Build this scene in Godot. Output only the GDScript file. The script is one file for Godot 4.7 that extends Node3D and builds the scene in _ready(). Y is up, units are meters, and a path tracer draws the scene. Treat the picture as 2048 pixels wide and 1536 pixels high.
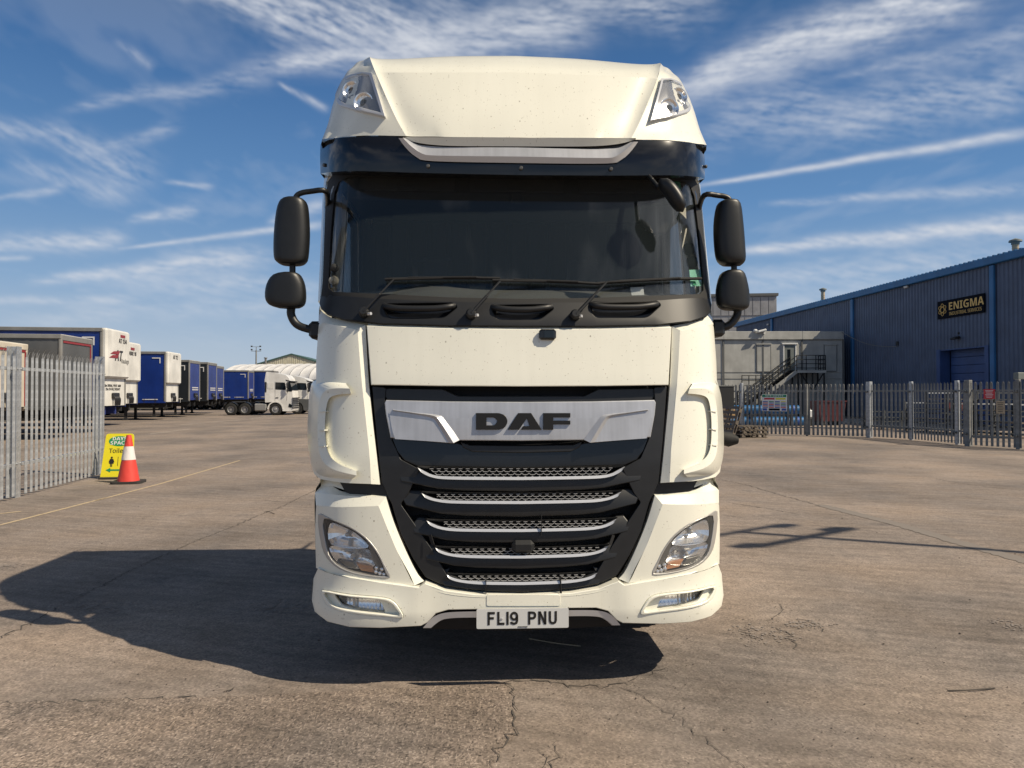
extends Node3D
# Lens and place of the photograph: focal length in pixels of the 2048-wide frame, horizon row, eye height.
const FOC := 1420.0
const HOR := 787.0
const EYE := 1.68
const SUN_DIR := Vector3(-0.87, -1.0, -0.36)
const SKY_W := 3600

var M := {}
var taken := {}
var pitch := atan((HOR - 768.0) / FOC)
var truck_origin := Vector3(0.0605, 0, -4.0)
var truck_yaw := deg_to_rad(2.5)

# ---------------------------------------------------------------- mesh collector
class MB:
	var v := PackedVector3Array()
	var n := PackedVector3Array()
	var uv := PackedVector2Array()
	func tri(a, b, c, na, nb, nc, ua = Vector2.ZERO, ub = Vector2.ZERO, uc = Vector2.ZERO):
		var g: Vector3 = (b - a).cross(c - a)
		if g.length_squared() < 1e-16:
			return
		if g.dot(na + nb + nc) > 0.0:
			v.append(a); v.append(c); v.append(b)
			n.append(na); n.append(nc); n.append(nb)
			uv.append(ua); uv.append(uc); uv.append(ub)
		else:
			v.append(a); v.append(b); v.append(c)
			n.append(na); n.append(nb); n.append(nc)
			uv.append(ua); uv.append(ub); uv.append(uc)
	func flat(a, b, c, out):
		var g: Vector3 = (b - a).cross(c - a)
		if g.length_squared() < 1e-16:
			return
		g = g.normalized()
		if g.dot(out) < 0.0:
			g = -g
		tri(a, b, c, g, g, g)
	func quad(a, b, c, d, out):
		flat(a, b, c, out)
		flat(a, c, d, out)
	# rows of points; smooth normals; hint tells which side is out
	func grid(p: Array, hint: Vector3, around := false, from_centre := false):
		var R := p.size()
		var C: int = p[0].size()
		var nn := []
		var mid := Vector3.ZERO
		if from_centre:
			for r in p:
				for q in r:
					mid += q
			mid /= R * C
		var s := 0.0
		for i in R:
			var row := []
			for j in C:
				var a: Vector3 = p[mini(i + 1, R - 1)][j] - p[maxi(i - 1, 0)][j]
				var jl := j - 1
				var jr := j + 1
				if around:
					jl = (j - 1 + C - 1) % (C - 1)
					jr = (j + 1) % (C - 1)
				else:
					jl = maxi(jl, 0)
					jr = mini(jr, C - 1)
				var b: Vector3 = p[i][jr] - p[i][jl]
				var g := a.cross(b)
				if g.length_squared() < 1e-18:
					var ii := clampi(i, 1, R - 2) if R > 2 else 0
					a = p[mini(ii + 1, R - 1)][j] - p[maxi(ii - 1, 0)][j]
					b = p[ii][jr] - p[ii][jl]
					g = a.cross(b)
				g = g.normalized()
				row.append(g)
				s += g.dot((p[i][j] - mid) if from_centre else hint)
			nn.append(row)
		if s < 0.0:
			for row in nn:
				for j in row.size():
					row[j] = -row[j]
		for i in R - 1:
			for j in C - 1:
				tri(p[i][j], p[i + 1][j], p[i + 1][j + 1], nn[i][j], nn[i + 1][j], nn[i + 1][j + 1], Vector2(float(j) / (C - 1), float(i) / (R - 1)), Vector2(float(j) / (C - 1), float(i + 1) / (R - 1)), Vector2(float(j + 1) / (C - 1), float(i + 1) / (R - 1)))
				tri(p[i][j], p[i + 1][j + 1], p[i][j + 1], nn[i][j], nn[i + 1][j + 1], nn[i][j + 1], Vector2(float(j) / (C - 1), float(i) / (R - 1)), Vector2(float(j + 1) / (C - 1), float(i + 1) / (R - 1)), Vector2(float(j + 1) / (C - 1), float(i) / (R - 1)))
	func box(c: Vector3, size: Vector3, bev := 0.0, bs := Basis.IDENTITY):
		var h := size * 0.5
		var b: float = minf(bev, minf(h.x, minf(h.y, h.z)) * 0.9)
		var q := func(sx, sy, sz, k):
			var e := Vector3(sx * (h.x - b), sy * (h.y - b), sz * (h.z - b))
			e[k] = [sx, sy, sz][k] * h[k]
			return c + bs * e
		for k in 3:
			var i := (k + 1) % 3
			var j := (k + 2) % 3
			for s in [-1, 1]:
				var cs := []
				for t in [[-1, -1], [1, -1], [1, 1], [-1, 1]]:
					var sg := [0, 0, 0]
					sg[k] = s
					sg[i] = t[0]
					sg[j] = t[1]
					cs.append(q.call(sg[0], sg[1], sg[2], k))
				var o := Vector3.ZERO
				o[k] = s
				quad(cs[0], cs[1], cs[2], cs[3], bs * o)
			if b > 0.0:
				for si in [-1, 1]:
					for sj in [-1, 1]:
						var e4 := []
						for sk in [-1, 1]:
							var sg := [0, 0, 0]
							sg[k] = sk
							sg[i] = si
							sg[j] = sj
							e4.append(q.call(sg[0], sg[1], sg[2], i))
							e4.append(q.call(sg[0], sg[1], sg[2], j))
						var o := Vector3.ZERO
						o[i] = si
						o[j] = sj
						quad(e4[0], e4[1], e4[3], e4[2], bs * o)
		if b > 0.0:
			for sx in [-1, 1]:
				for sy in [-1, 1]:
					for sz in [-1, 1]:
						flat(q.call(sx, sy, sz, 0), q.call(sx, sy, sz, 1), q.call(sx, sy, sz, 2), bs * Vector3(sx, sy, sz))
	func beam(a: Vector3, b: Vector3, w: float, h: float, bev := 0.0, up := Vector3.UP):
		var d := (b - a)
		var z := d.normalized()
		var x := up.cross(z)
		if x.length() < 0.01:
			x = Vector3.RIGHT.cross(z)
		x = x.normalized()
		box((a + b) * 0.5, Vector3(w, h, d.length()), bev, Basis(x, z.cross(x), z))
	func tube(path: Array, rad, seg := 10, caps := true):
		var rows := []
		var N := path.size()
		var ref := Vector3.UP
		for i in N:
			var t: Vector3 = (path[mini(i + 1, N - 1)] - path[maxi(i - 1, 0)]).normalized()
			var x := ref.cross(t)
			if x.length() < 0.05:
				x = Vector3.RIGHT.cross(t)
				if x.length() < 0.05:
					x = Vector3.FORWARD.cross(t)
			x = x.normalized()
			var y := t.cross(x).normalized()
			ref = y
			var r: float = rad[i] if rad is Array else rad
			var row := []
			for k in seg + 1:
				var an := TAU * k / seg
				row.append(path[i] + (x * cos(an) + y * sin(an)) * r)
			rows.append(row)
		var start := v.size()
		grid_tube(rows, path)
		if caps:
			for e in [0, N - 1]:
				var o: Vector3 = (path[0] - path[1]) if e == 0 else (path[N - 1] - path[N - 2])
				for k in seg:
					flat(path[e], rows[e][k], rows[e][k + 1], o)
	func grid_tube(rows: Array, path: Array):
		for i in rows.size() - 1:
			for k in rows[0].size() - 1:
				var a = rows[i][k]; var b = rows[i][k + 1]; var c = rows[i + 1][k + 1]; var d = rows[i + 1][k]
				var na = (a - path[i]).normalized(); var nb = (b - path[i]).normalized()
				var nc = (c - path[i + 1]).normalized(); var nd = (d - path[i + 1]).normalized()
				tri(a, b, c, na, nb, nc)
				tri(a, c, d, na, nc, nd)
	# profile: [distance along axis, radius]; sharp where two rows share a place
	func lathe(prof: Array, at: Vector3, axis: Vector3, seg := 24):
		var z := axis.normalized()
		var x := (Vector3.UP if absf(z.y) < 0.9 else Vector3.RIGHT).cross(z).normalized()
		var y := z.cross(x)
		for i in prof.size() - 1:
			var d := Vector2(prof[i + 1][0] - prof[i][0], prof[i + 1][1] - prof[i][1])
			if d.length() < 1e-6:
				continue
			var sl := Vector2(-d.y, d.x).normalized() # along axis, radial
			for k in seg:
				var a0 := TAU * k / seg
				var a1 := TAU * (k + 1) / seg
				var e0 := x * cos(a0) + y * sin(a0)
				var e1 := x * cos(a1) + y * sin(a1)
				var p0: Vector3 = at + z * prof[i][0] + e0 * prof[i][1]
				var p1: Vector3 = at + z * prof[i][0] + e1 * prof[i][1]
				var q0: Vector3 = at + z * prof[i + 1][0] + e0 * prof[i + 1][1]
				var q1: Vector3 = at + z * prof[i + 1][0] + e1 * prof[i + 1][1]
				var n0 := z * sl.x + e0 * sl.y
				var n1 := z * sl.x + e1 * sl.y
				tri(p0, p1, q1, n0, n1, n1)
				tri(p0, q1, q0, n0, n1, n0)
	# polygon in the plane (ex, ey) at o, thickness d along ez = ex x ey
	func prism(poly, o: Vector3, ex: Vector3, ey: Vector3, d: float, both := true):
		var ez := ex.cross(ey).normalized()
		var pts := PackedVector2Array(poly)
		var ix := Geometry2D.triangulate_polygon(pts)
		var P := func(q, h): return o + ex * q.x + ey * q.y + ez * h
		for i in range(0, ix.size(), 3):
			flat(P.call(pts[ix[i]], d), P.call(pts[ix[i + 1]], d), P.call(pts[ix[i + 2]], d), ez)
			if both:
				flat(P.call(pts[ix[i]], 0.0), P.call(pts[ix[i + 1]], 0.0), P.call(pts[ix[i + 2]], 0.0), -ez)
		var sg := 0.0
		for i in pts.size():
			var a := pts[i]
			var b := pts[(i + 1) % pts.size()]
			sg += a.x * b.y - b.x * a.y
		for i in pts.size():
			var a := pts[i]
			var b := pts[(i + 1) % pts.size()]
			var o2 := Vector2(b.y - a.y, a.x - b.x) * signf(sg)
			quad(P.call(a, 0.0), P.call(b, 0.0), P.call(b, d), P.call(a, d), ex * o2.x + ey * o2.y)
	func mesh() -> ArrayMesh:
		var m := ArrayMesh.new()
		if v.is_empty():
			return m
		var arr := []
		arr.resize(Mesh.ARRAY_MAX)
		arr[Mesh.ARRAY_VERTEX] = v
		arr[Mesh.ARRAY_NORMAL] = n
		arr[Mesh.ARRAY_TEX_UV] = uv
		m.add_surface_from_arrays(Mesh.PRIMITIVE_TRIANGLES, arr)
		return m

# ---------------------------------------------------------------- naming
func numbered(called: String) -> String:
	if not taken.has(called):
		taken[called] = 0
		return called
	taken[called] += 1
	return "%s_%03d" % [called, taken[called]]

func tag(o, label := "", category := "", group := "", kind := ""):
	if label: o.set_meta("label", label)
	if category: o.set_meta("category", category)
	if group: o.set_meta("group", group)
	if kind: o.set_meta("kind", kind)
	return o

func thing(called: String, where: Vector3, turn: float, label: String, category: String, group := "") -> Node3D:
	var o := Node3D.new()
	o.name = numbered(called)
	add_child(o)
	o.position = where
	o.rotation.y = turn
	tag(o, label, category, group)
	return o

func part(called: String, m: MB, material: Material, parent: Node, label := "", kind := "") -> MeshInstance3D:
	return part_mesh(called, m.mesh(), material, parent, label, kind)

func part_mesh(called: String, me: Mesh, material: Material, parent: Node, label := "", kind := "") -> MeshInstance3D:
	var o := MeshInstance3D.new()
	o.mesh = me
	o.material_override = material
	if parent == self:
		o.name = numbered(called)
		add_child(o)
	else:
		o.name = called
		parent.add_child(o, true)
	tag(o, label, "", "", kind)
	return o

func ground_piece(called: String, m: MB, material: Material) -> MeshInstance3D:
	return part(called, m, material, self, "", "structure")

# ---------------------------------------------------------------- places
func ray(px: float, py: float) -> Vector3:
	return Vector3((px - 1024.0) / FOC, -(py - 768.0) / FOC, -1.0).rotated(Vector3.RIGHT, pitch)

func gp(px: float, py: float, y := 0.0) -> Vector3:
	var r := ray(px, py)
	return Vector3(0, EYE, 0) + r * ((y - EYE) / r.y)

func at(px: float, py: float, depth: float) -> Vector3:
	var r := ray(px, py)
	return Vector3(0, EYE, 0) + r * (depth / -r.z)

# ---------------------------------------------------------------- curves
func lerp_table(t: Array, x: float) -> float:
	if x <= t[0][0]:
		return t[0][1]
	for i in t.size() - 1:
		if x <= t[i + 1][0]:
			var k: float = (x - t[i][0]) / (t[i + 1][0] - t[i][0])
			return lerpf(t[i][1], t[i + 1][1], k)
	return t[-1][1]

func resample(p: Array, n: int) -> Array:
	var L := [0.0]
	for i in p.size() - 1:
		L.append(L[-1] + (p[i + 1] - p[i]).length())
	var out := []
	var k := 0
	for i in n:
		var d: float = L[-1] * i / (n - 1)
		while k < p.size() - 2 and L[k + 1] < d:
			k += 1
		var w: float = 0.0 if L[k + 1] == L[k] else (d - L[k]) / (L[k + 1] - L[k])
		out.append(p[k].lerp(p[k + 1], clampf(w, 0.0, 1.0)))
	return out

func smooth(p: Array, sub := 4, closed := false) -> Array:
	var out := []
	var N := p.size()
	var last := N if closed else N - 1
	for i in last:
		var p0 = p[(i - 1 + N) % N] if closed or i > 0 else p[0]
		var p1 = p[i]
		var p2 = p[(i + 1) % N]
		var p3 = p[(i + 2) % N] if closed or i + 2 < N else p[N - 1]
		for k in sub:
			out.append(p1.cubic_interpolate(p2, p0, p3, float(k) / sub))
	if not closed:
		out.append(p[N - 1])
	return out

# corners rounded to the radius r
func rounded(p: Array, r, sub := 4) -> Array:
	var out := []
	var N := p.size()
	for i in N:
		var c: Vector2 = p[i]
		var a: Vector2 = p[(i - 1 + N) % N]
		var b: Vector2 = p[(i + 1) % N]
		var rr: float = r[i] if r is Array else r
		var d: float = minf(rr, 0.45 * minf((a - c).length(), (b - c).length()))
		if d < 1e-5:
			out.append(c)
			continue
		var s := c + (a - c).normalized() * d
		var e := c + (b - c).normalized() * d
		for k in sub + 1:
			var t := float(k) / sub
			out.append(s.lerp(c, t).lerp(c.lerp(e, t), t))
	return out

func round_rect(w: float, h: float, r: float, sub := 4) -> Array:
	return rounded([Vector2(-w / 2, -h / 2), Vector2(w / 2, -h / 2), Vector2(w / 2, h / 2), Vector2(-w / 2, h / 2)], r, sub)

func ellipse(w: float, h: float, k := 28) -> Array:
	var out := []
	for i in k:
		out.append(Vector2(cos(TAU * i / k) * w / 2, sin(TAU * i / k) * h / 2))
	return out

func area2(p: Array) -> float:
	var s := 0.0
	for i in p.size():
		s += p[i].cross(p[(i + 1) % p.size()])
	return s * 0.5

func inset(p: Array, d: float) -> Array:
	var out := []
	var N := p.size()
	for i in N:
		var a: Vector2 = (p[i] - p[(i - 1 + N) % N]).normalized()
		var b: Vector2 = (p[(i + 1) % N] - p[i]).normalized()
		var na := Vector2(-a.y, a.x)
		var nb := Vector2(-b.y, b.x)
		var m := na + nb
		if m.length() < 0.2:
			m = na
		m = m.normalized()
		out.append(p[i] + m * (d / maxf(0.45, m.dot(na))))
	return out

func cleaned(p: Array) -> Array:
	var out := []
	for q in p:
		if out.is_empty() or out[-1].distance_to(q) > 0.0008:
			out.append(q)
	while out.size() > 1 and out[0].distance_to(out[-1]) < 0.0008:
		out.pop_back()
	if area2(out) < 0.0:
		out.reverse()
	return out

# a sheet of some thickness that lies on the surface z = s(x, y), with rounded edges and openings
func panel(m: MB, outline: Array, s: Callable, thick := 0.03, bev := 0.006, holes := [], cell := 0.07):
	var o := cleaned(outline)
	var hs := []
	for h in holes:
		hs.append(cleaned(h))
	var zn := func(q: Vector2) -> Vector3:
		var e := 0.004
		var gx: float = (s.call(q.x + e, q.y) - s.call(q.x - e, q.y)) / (2 * e)
		var gy: float = (s.call(q.x, q.y + e) - s.call(q.x, q.y - e)) / (2 * e)
		return Vector3(-gx, -gy, 1.0).normalized()
	var inn := inset(o, bev) if bev > 0 else o
	var hin := []
	for h in hs:
		var hh = inset(h, -bev) if bev > 0 else h
		hin.append(PackedVector2Array(hh))
	var lo: Vector2 = inn[0]
	var hi: Vector2 = inn[0]
	for q in inn:
		lo = lo.min(q)
		hi = hi.max(q)
	var pin := PackedVector2Array(inn)
	var nx := maxi(1, ceili((hi.x - lo.x) / cell))
	var ny := maxi(1, ceili((hi.y - lo.y) / cell))
	for i in nx:
		for j in ny:
			var a := lo + Vector2((hi.x - lo.x) * i / nx, (hi.y - lo.y) * j / ny)
			var b := lo + Vector2((hi.x - lo.x) * (i + 1) / nx, (hi.y - lo.y) * (j + 1) / ny)
			var got := Geometry2D.intersect_polygons(PackedVector2Array([a, Vector2(b.x, a.y), b, Vector2(a.x, b.y)]), pin)
			for h in hin:
				var next: Array[PackedVector2Array] = []
				for g in got:
					for r in Geometry2D.clip_polygons(g, h):
						next.append(r)
				got = next
			for g in got:
				var ix := Geometry2D.triangulate_polygon(g)
				for k in range(0, ix.size(), 3):
					var t := []
					for w in 3:
						var q: Vector2 = g[ix[k + w]]
						t.append(Vector3(q.x, q.y, s.call(q.x, q.y)))
					m.tri(t[0], t[1], t[2], zn.call(g[ix[k]]), zn.call(g[ix[k + 1]]), zn.call(g[ix[k + 2]]), Vector2(t[0].x, t[0].y), Vector2(t[1].x, t[1].y), Vector2(t[2].x, t[2].y))
	var loops := [[o, inn, 1.0]]
	for k in hs.size():
		loops.append([hs[k], Array(hin[k]), -1.0])
	for L in loops:
		var oo: Array = L[0]
		var ii: Array = L[1]
		var N := oo.size()
		for k in N:
			var k2 := (k + 1) % N
			var e: Vector2 = (oo[k2] - oo[k])
			if e.length() < 1e-6:
				continue
			var od: Vector3 = Vector3(e.y, -e.x, 0).normalized() * L[2]
			var ta := zn.call(ii[k])
			var tb := zn.call(ii[k2])
			var pa := Vector3(ii[k].x, ii[k].y, s.call(ii[k].x, ii[k].y))
			var pb := Vector3(ii[k2].x, ii[k2].y, s.call(ii[k2].x, ii[k2].y))
			var za: float = s.call(oo[k].x, oo[k].y)
			var zb: float = s.call(oo[k2].x, oo[k2].y)
			var qa := Vector3(oo[k].x, oo[k].y, za - bev)
			var qb := Vector3(oo[k2].x, oo[k2].y, zb - bev)
			if bev > 0.0:
				var ea: Vector3 = (ta * 0.35 + od).normalized()
				var eb: Vector3 = (tb * 0.35 + od).normalized()
				m.tri(pa, pb, qb, ta, tb, eb)
				m.tri(pa, qb, qa, ta, eb, ea)
			m.quad(qa, qb, Vector3(oo[k2].x, oo[k2].y, zb - thick), Vector3(oo[k].x, oo[k].y, za - thick), od)

# ---------------------------------------------------------------- materials
func lin(r: float, g: float, b: float, a := 1.0) -> Color:
	var c := Color(r, g, b).linear_to_srgb()
	c.a = a
	return c

func mat(called: String, c: Color, rough := 0.6, metal := 0.0, more := {}) -> StandardMaterial3D:
	var m := StandardMaterial3D.new()
	m.resource_name = called
	m.albedo_color = c
	m.roughness = rough
	m.metallic = metal
	for k in more:
		m.set(k, more[k])
	M[called] = m
	return m

func glass(called: String, c: Color, alpha: float, rough := 0.02) -> StandardMaterial3D:
	var m := mat(called, Color(c.r, c.g, c.b, alpha), rough)
	m.transparency = BaseMaterial3D.TRANSPARENCY_ALPHA
	return m

func noise(seed_: int, freq: float, oct := 4, kind := FastNoiseLite.TYPE_SIMPLEX_SMOOTH) -> FastNoiseLite:
	var f := FastNoiseLite.new()
	f.seed = seed_
	f.noise_type = kind
	f.frequency = freq
	f.fractal_octaves = oct
	return f

func seamless(f: FastNoiseLite, size: int) -> PackedByteArray:
	return f.get_seamless_image(size, size, false, false, 0.12, true).get_data()

func tex(size: int, w: Callable) -> ImageTexture:
	var d := PackedByteArray()
	d.resize(size * size * 3)
	var k := 0
	for y in size:
		for x in size:
			var c: Vector3 = w.call(x, y)
			d[k] = int(clampf(c.x, 0, 1) * 255.0)
			d[k + 1] = int(clampf(c.y, 0, 1) * 255.0)
			d[k + 2] = int(clampf(c.z, 0, 1) * 255.0)
			k += 3
	return ImageTexture.create_from_image(Image.create_from_data(size, size, false, Image.FORMAT_RGB8, d))

func srgb3(c: Vector3) -> Vector3:
	var k := Color(c.x, c.y, c.z).linear_to_srgb()
	return Vector3(k.r, k.g, k.b)

func text_mesh(t: String, height: float, depth := 0.004, bold := true, serif := false) -> TextMesh:
	var f := SystemFont.new()
	f.font_names = PackedStringArray(["Droid Serif" if serif else "Droid Sans"])
	f.font_weight = 700 if bold else 400
	var tm := TextMesh.new()
	tm.text = t
	tm.font = f
	tm.font_size = 64
	tm.pixel_size = height / 46.0
	tm.depth = depth
	tm.curve_step = 2.0
	return tm

func lettering(called: String, t: String, height: float, where: Vector3, material: Material, parent: Node, wide := 1.0, bs := Basis.IDENTITY, bold := true) -> MeshInstance3D:
	var o := part_mesh(called, text_mesh(t, height, 0.004, bold), material, parent)
	o.transform = Transform3D(bs * Basis.from_scale(Vector3(wide, 1, 1)), where)
	return o

# ---------------------------------------------------------------- main
func _ready():
	var cam := Camera3D.new()
	cam.name = "camera"
	cam.fov = rad_to_deg(2.0 * atan(768.0 / FOC))
	cam.near = 0.05
	cam.far = 1500.0
	cam.position = Vector3(0, EYE, 0)
	cam.rotation.x = pitch
	add_child(cam)
	cam.current = true
	var env := Environment.new()
	env.background_mode = Environment.BG_SKY
	env.background_energy_multiplier = 0.8
	env.tonemap_mode = Environment.TONE_MAPPER_LINEAR
	env.tonemap_exposure = 1.14
	env.sdfgi_enabled = true
	env.ssao_enabled = true
	env.ssil_enabled = true
	var sky := Sky.new()
	var sm := PanoramaSkyMaterial.new()
	sm.panorama = ImageTexture.create_from_image(sky_image(SKY_W))
	sky.sky_material = sm
	env.sky = sky
	var we := WorldEnvironment.new()
	we.name = "daylight"
	we.environment = env
	add_child(we)
	var sun := DirectionalLight3D.new()
	sun.name = "sun"
	sun.light_color = Color(1.0, 0.94, 0.84)
	sun.light_energy = 1.6
	sun.light_angular_distance = 0.5
	sun.shadow_enabled = true
	add_child(sun)
	sun.look_at_from_position(Vector3.ZERO, SUN_DIR, Vector3.UP)
	make_materials()
	build_ground()
	build_right_side()
	build_left_side()
	build_truck()

# ---------------------------------------------------------------- sky: clear gradient, cirrus and contrails, by direction
func sky_image(W: int) -> Image:
	var Hh := W / 2
	# cirrus veils and streaks in the sky ahead, on the tangent plane of the forward horizon: (x, y) = (right, up) / forward
	var GX := 1300
	var GY := 520
	var X0 := -0.95
	var X1 := 0.95
	var Y1 := 0.76
	var map := PackedFloat32Array()
	map.resize(GX * GY)
	var fb := noise(11, 1.0, 5)
	var fine := noise(12, 1.0, 4)
	# from, to (photograph points), half width at each end, strength, softness of the fibres
	var streaks := [
		[1350, 175, 1960, -40, 26, 70, 1.0, 0.55], [1300, 215, 1700, 80, 30, 40, 0.35, 0.8],
		[1420, 366, 2060, 262, 4, 11, 1.0, 0.3], [1440, 262, 2080, 170, 50, 60, 0.42, 0.9],
		[1480, 505, 2100, 436, 8, 24, 0.95, 0.55], [1500, 560, 2100, 520, 26, 36, 0.4, 0.8],
		[1560, 405, 2080, 372, 6, 14, 0.45, 0.7], [1700, 150, 2080, 60, 8, 30, 0.35, 0.9],
		[380, -30, 900, 70, 30, 90, 0.8, 0.8], [520, 130, 1150, 40, 20, 50, 0.75, 0.8],
		[860, 90, 1420, -30, 40, 60, 0.5, 0.9], [560, 165, 650, 215, 4, 8, 0.6, 0.6],
		[230, 80, 300, 130, 6, 10, 0.4, 0.8], [150, 210, 520, 150, 10, 22, 0.35, 0.9],
		[-30, 240, 300, 330, 16, 40, 0.42, 0.9], [30, 320, 250, 400, 20, 20, 0.3, 0.9],
		[330, 362, 420, 372, 4, 6, 0.5, 0.7], [-20, 400, 120, 378, 5, 10, 0.45, 0.8],
		[260, 440, 390, 420, 8, 14, 0.55, 0.8], [258, 494, 640, 448, 3, 8, 0.9, 0.4], [540, 440, 650, 410, 8, 14, 0.7, 0.6],
		[-40, 486, 240, 476, 18, 20, 0.7, 0.7], [90, 560, 520, 510, 8, 26, 0.75, 0.7],
		[-40, 600, 260, 598, 8, 10, 0.45, 0.7], [250, 560, 640, 570, 16, 20, 0.4, 0.8], [60, 640, 640, 600, 16, 22, 0.3, 0.8],
		[-20, 520, 60, 516, 4, 6, 0.5, 0.7], [1420, 610, 2100, 600, 26, 36, 0.35, 0.8], [160, 300, 350, 255, 8, 16, 0.3, 0.9]]
	for s in streaks:
		var a := Vector2((s[0] - 1024.0) / FOC, (HOR - s[1]) / FOC)
		var b := Vector2((s[2] - 1024.0) / FOC, (HOR - s[3]) / FOC)
		var L := (b - a).length()
		var d := (b - a) / L
		var w0: float = s[4] / FOC
		var w1: float = s[5] / FOC
		var m: float = maxf(w0, w1) * 3.0
		var lo := a.min(b) - Vector2(m, m)
		var hi := a.max(b) + Vector2(m, m)
		for j in range(maxi(0, int(lo.y / Y1 * GY)), mini(GY, int(hi.y / Y1 * GY) + 1)):
			for i in range(maxi(0, int((lo.x - X0) / (X1 - X0) * GX)), mini(GX, int((hi.x - X0) / (X1 - X0) * GX) + 1)):
				var q := Vector2(X0 + (X1 - X0) * (i + 0.5) / GX, Y1 * (j + 0.5) / GY) - a
				var u := q.dot(d)
				var t := u / L
				if t < -0.15 or t > 1.15:
					continue
				var wob := fb.get_noise_2d(u * 6.0 + s[0], q.y * 2.0) * 0.6
				var w := lerpf(w0, w1, clampf(t, 0, 1))
				var v: float = d.cross(q) / w + wob * (2.0 * s[7])
				var k := exp(-v * v)
				if k < 0.01:
					continue
				k *= smoothstep(-0.15, 0.12, t) * smoothstep(1.15, 0.85, t)
				var fib := fine.get_noise_2d(u * 9.0 + s[1], d.cross(q) * 60.0 + u * 14.0)
				var fib2 := fb.get_noise_2d(u * 40.0 + s[1], d.cross(q) * 150.0 + u * 30.0)
				k *= clampf(1.0 + s[7] * (fib * 1.25 + fib2 * 0.75 - 0.1), 0.0, 1.6)
				var at_ := j * GX + i
				map[at_] = 1.0 - (1.0 - map[at_]) * (1.0 - clampf(k * s[6] * 0.7, 0, 0.92))
	var im := PackedFloat32Array()
	im.resize(W * Hh * 3)
	var to_sun := -SUN_DIR.normalized()
	var n1 := noise(21, 0.55, 5)
	var n2 := noise(22, 1.6, 4)
	var table := [[0.0, 0.54, 0.62, 0.70], [0.06, 0.45, 0.56, 0.69], [0.14, 0.27, 0.43, 0.65], [0.25, 0.135, 0.29, 0.55], [0.4, 0.065, 0.175, 0.40], [0.6, 0.036, 0.088, 0.19], [1.0, 0.03, 0.06, 0.11]]
	var cs := PackedFloat32Array()
	var sn := PackedFloat32Array()
	for x in W:
		var az := (float(x) + 0.5) / W * TAU
		cs.append(cos(az))
		sn.append(sin(az))
	for y in Hh:
		var el := PI * 0.5 - PI * (y + 0.5) / Hh
		var sy := sin(el)
		var cy := cos(el)
		var c := Vector3(0.20, 0.165, 0.13)
		if sy > -0.02:
			var k := maxf(sy, 0.0)
			for i in table.size() - 1:
				if k <= table[i + 1][0]:
					var w: float = (k - table[i][0]) / (table[i + 1][0] - table[i][0])
					c = Vector3(table[i][1], table[i][2], table[i][3]).lerp(Vector3(table[i + 1][1], table[i + 1][2], table[i + 1][3]), w)
					break
		var p := y * W * 3
		if sy < 0.005:
			for x in W:
				im[p] = c.x
				im[p + 1] = c.y
				im[p + 2] = c.z
				p += 3
			continue
		var fade := smoothstep(0.02, 0.12, sy)
		var h := cy / (sy + 0.06)
		for x in W:
			var fx := sn[x]
			var fz := cs[x] # forward
			var ahead := smoothstep(0.55, 0.80, fz)
			var cl := 0.0
			var u := fx * h
			var vv := fz * h
			var g := n1.get_noise_2d(u * 1.9 + vv * 0.5, vv * 1.0 - u * 0.2)
			var g2 := n2.get_noise_2d(u * 1.0 - vv * 1.4, vv * 0.8 + u * 3.0)
			cl = clampf((g + g2 * 0.5 + 0.02) * 1.5, 0.0, 0.75) * fade
			if ahead > 0.0:
				cl *= 1.0 - ahead * 0.84
				var X := fx / fz
				var Y := sy / (cy * fz)
				var gx := (X - X0) / (X1 - X0) * GX - 0.5
				var gy := Y / Y1 * GY - 0.5
				if gx > 0 and gy > 0 and gx < GX - 2 and gy < GY - 2:
					var ix := int(gx)
					var iy := int(gy)
					var tx := gx - ix
					var ty := gy - iy
					var o := iy * GX + ix
					var f := lerpf(lerpf(map[o], map[o + 1], tx), lerpf(map[o + GX], map[o + GX + 1], tx), ty)
					cl = 1.0 - (1.0 - cl) * (1.0 - f * ahead)
			# the white glow of thin cirrus round the sun, high behind the camera
			var near_sun := maxf(0.0, fx * cy * to_sun.x + sy * to_sun.y - fz * cy * to_sun.z)
			var glow := 0.6 * pow(near_sun, 16.0) + 0.03 * pow(near_sun, 3.0)
			im[p] = lerpf(c.x, 0.74, cl) + glow
			im[p + 1] = lerpf(c.y, 0.77, cl) + glow * 0.96
			im[p + 2] = lerpf(c.z, 0.83, cl) + glow * 0.88
			p += 3
	return Image.create_from_data(W, Hh, false, Image.FORMAT_RGBF, im.to_byte_array())

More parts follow.
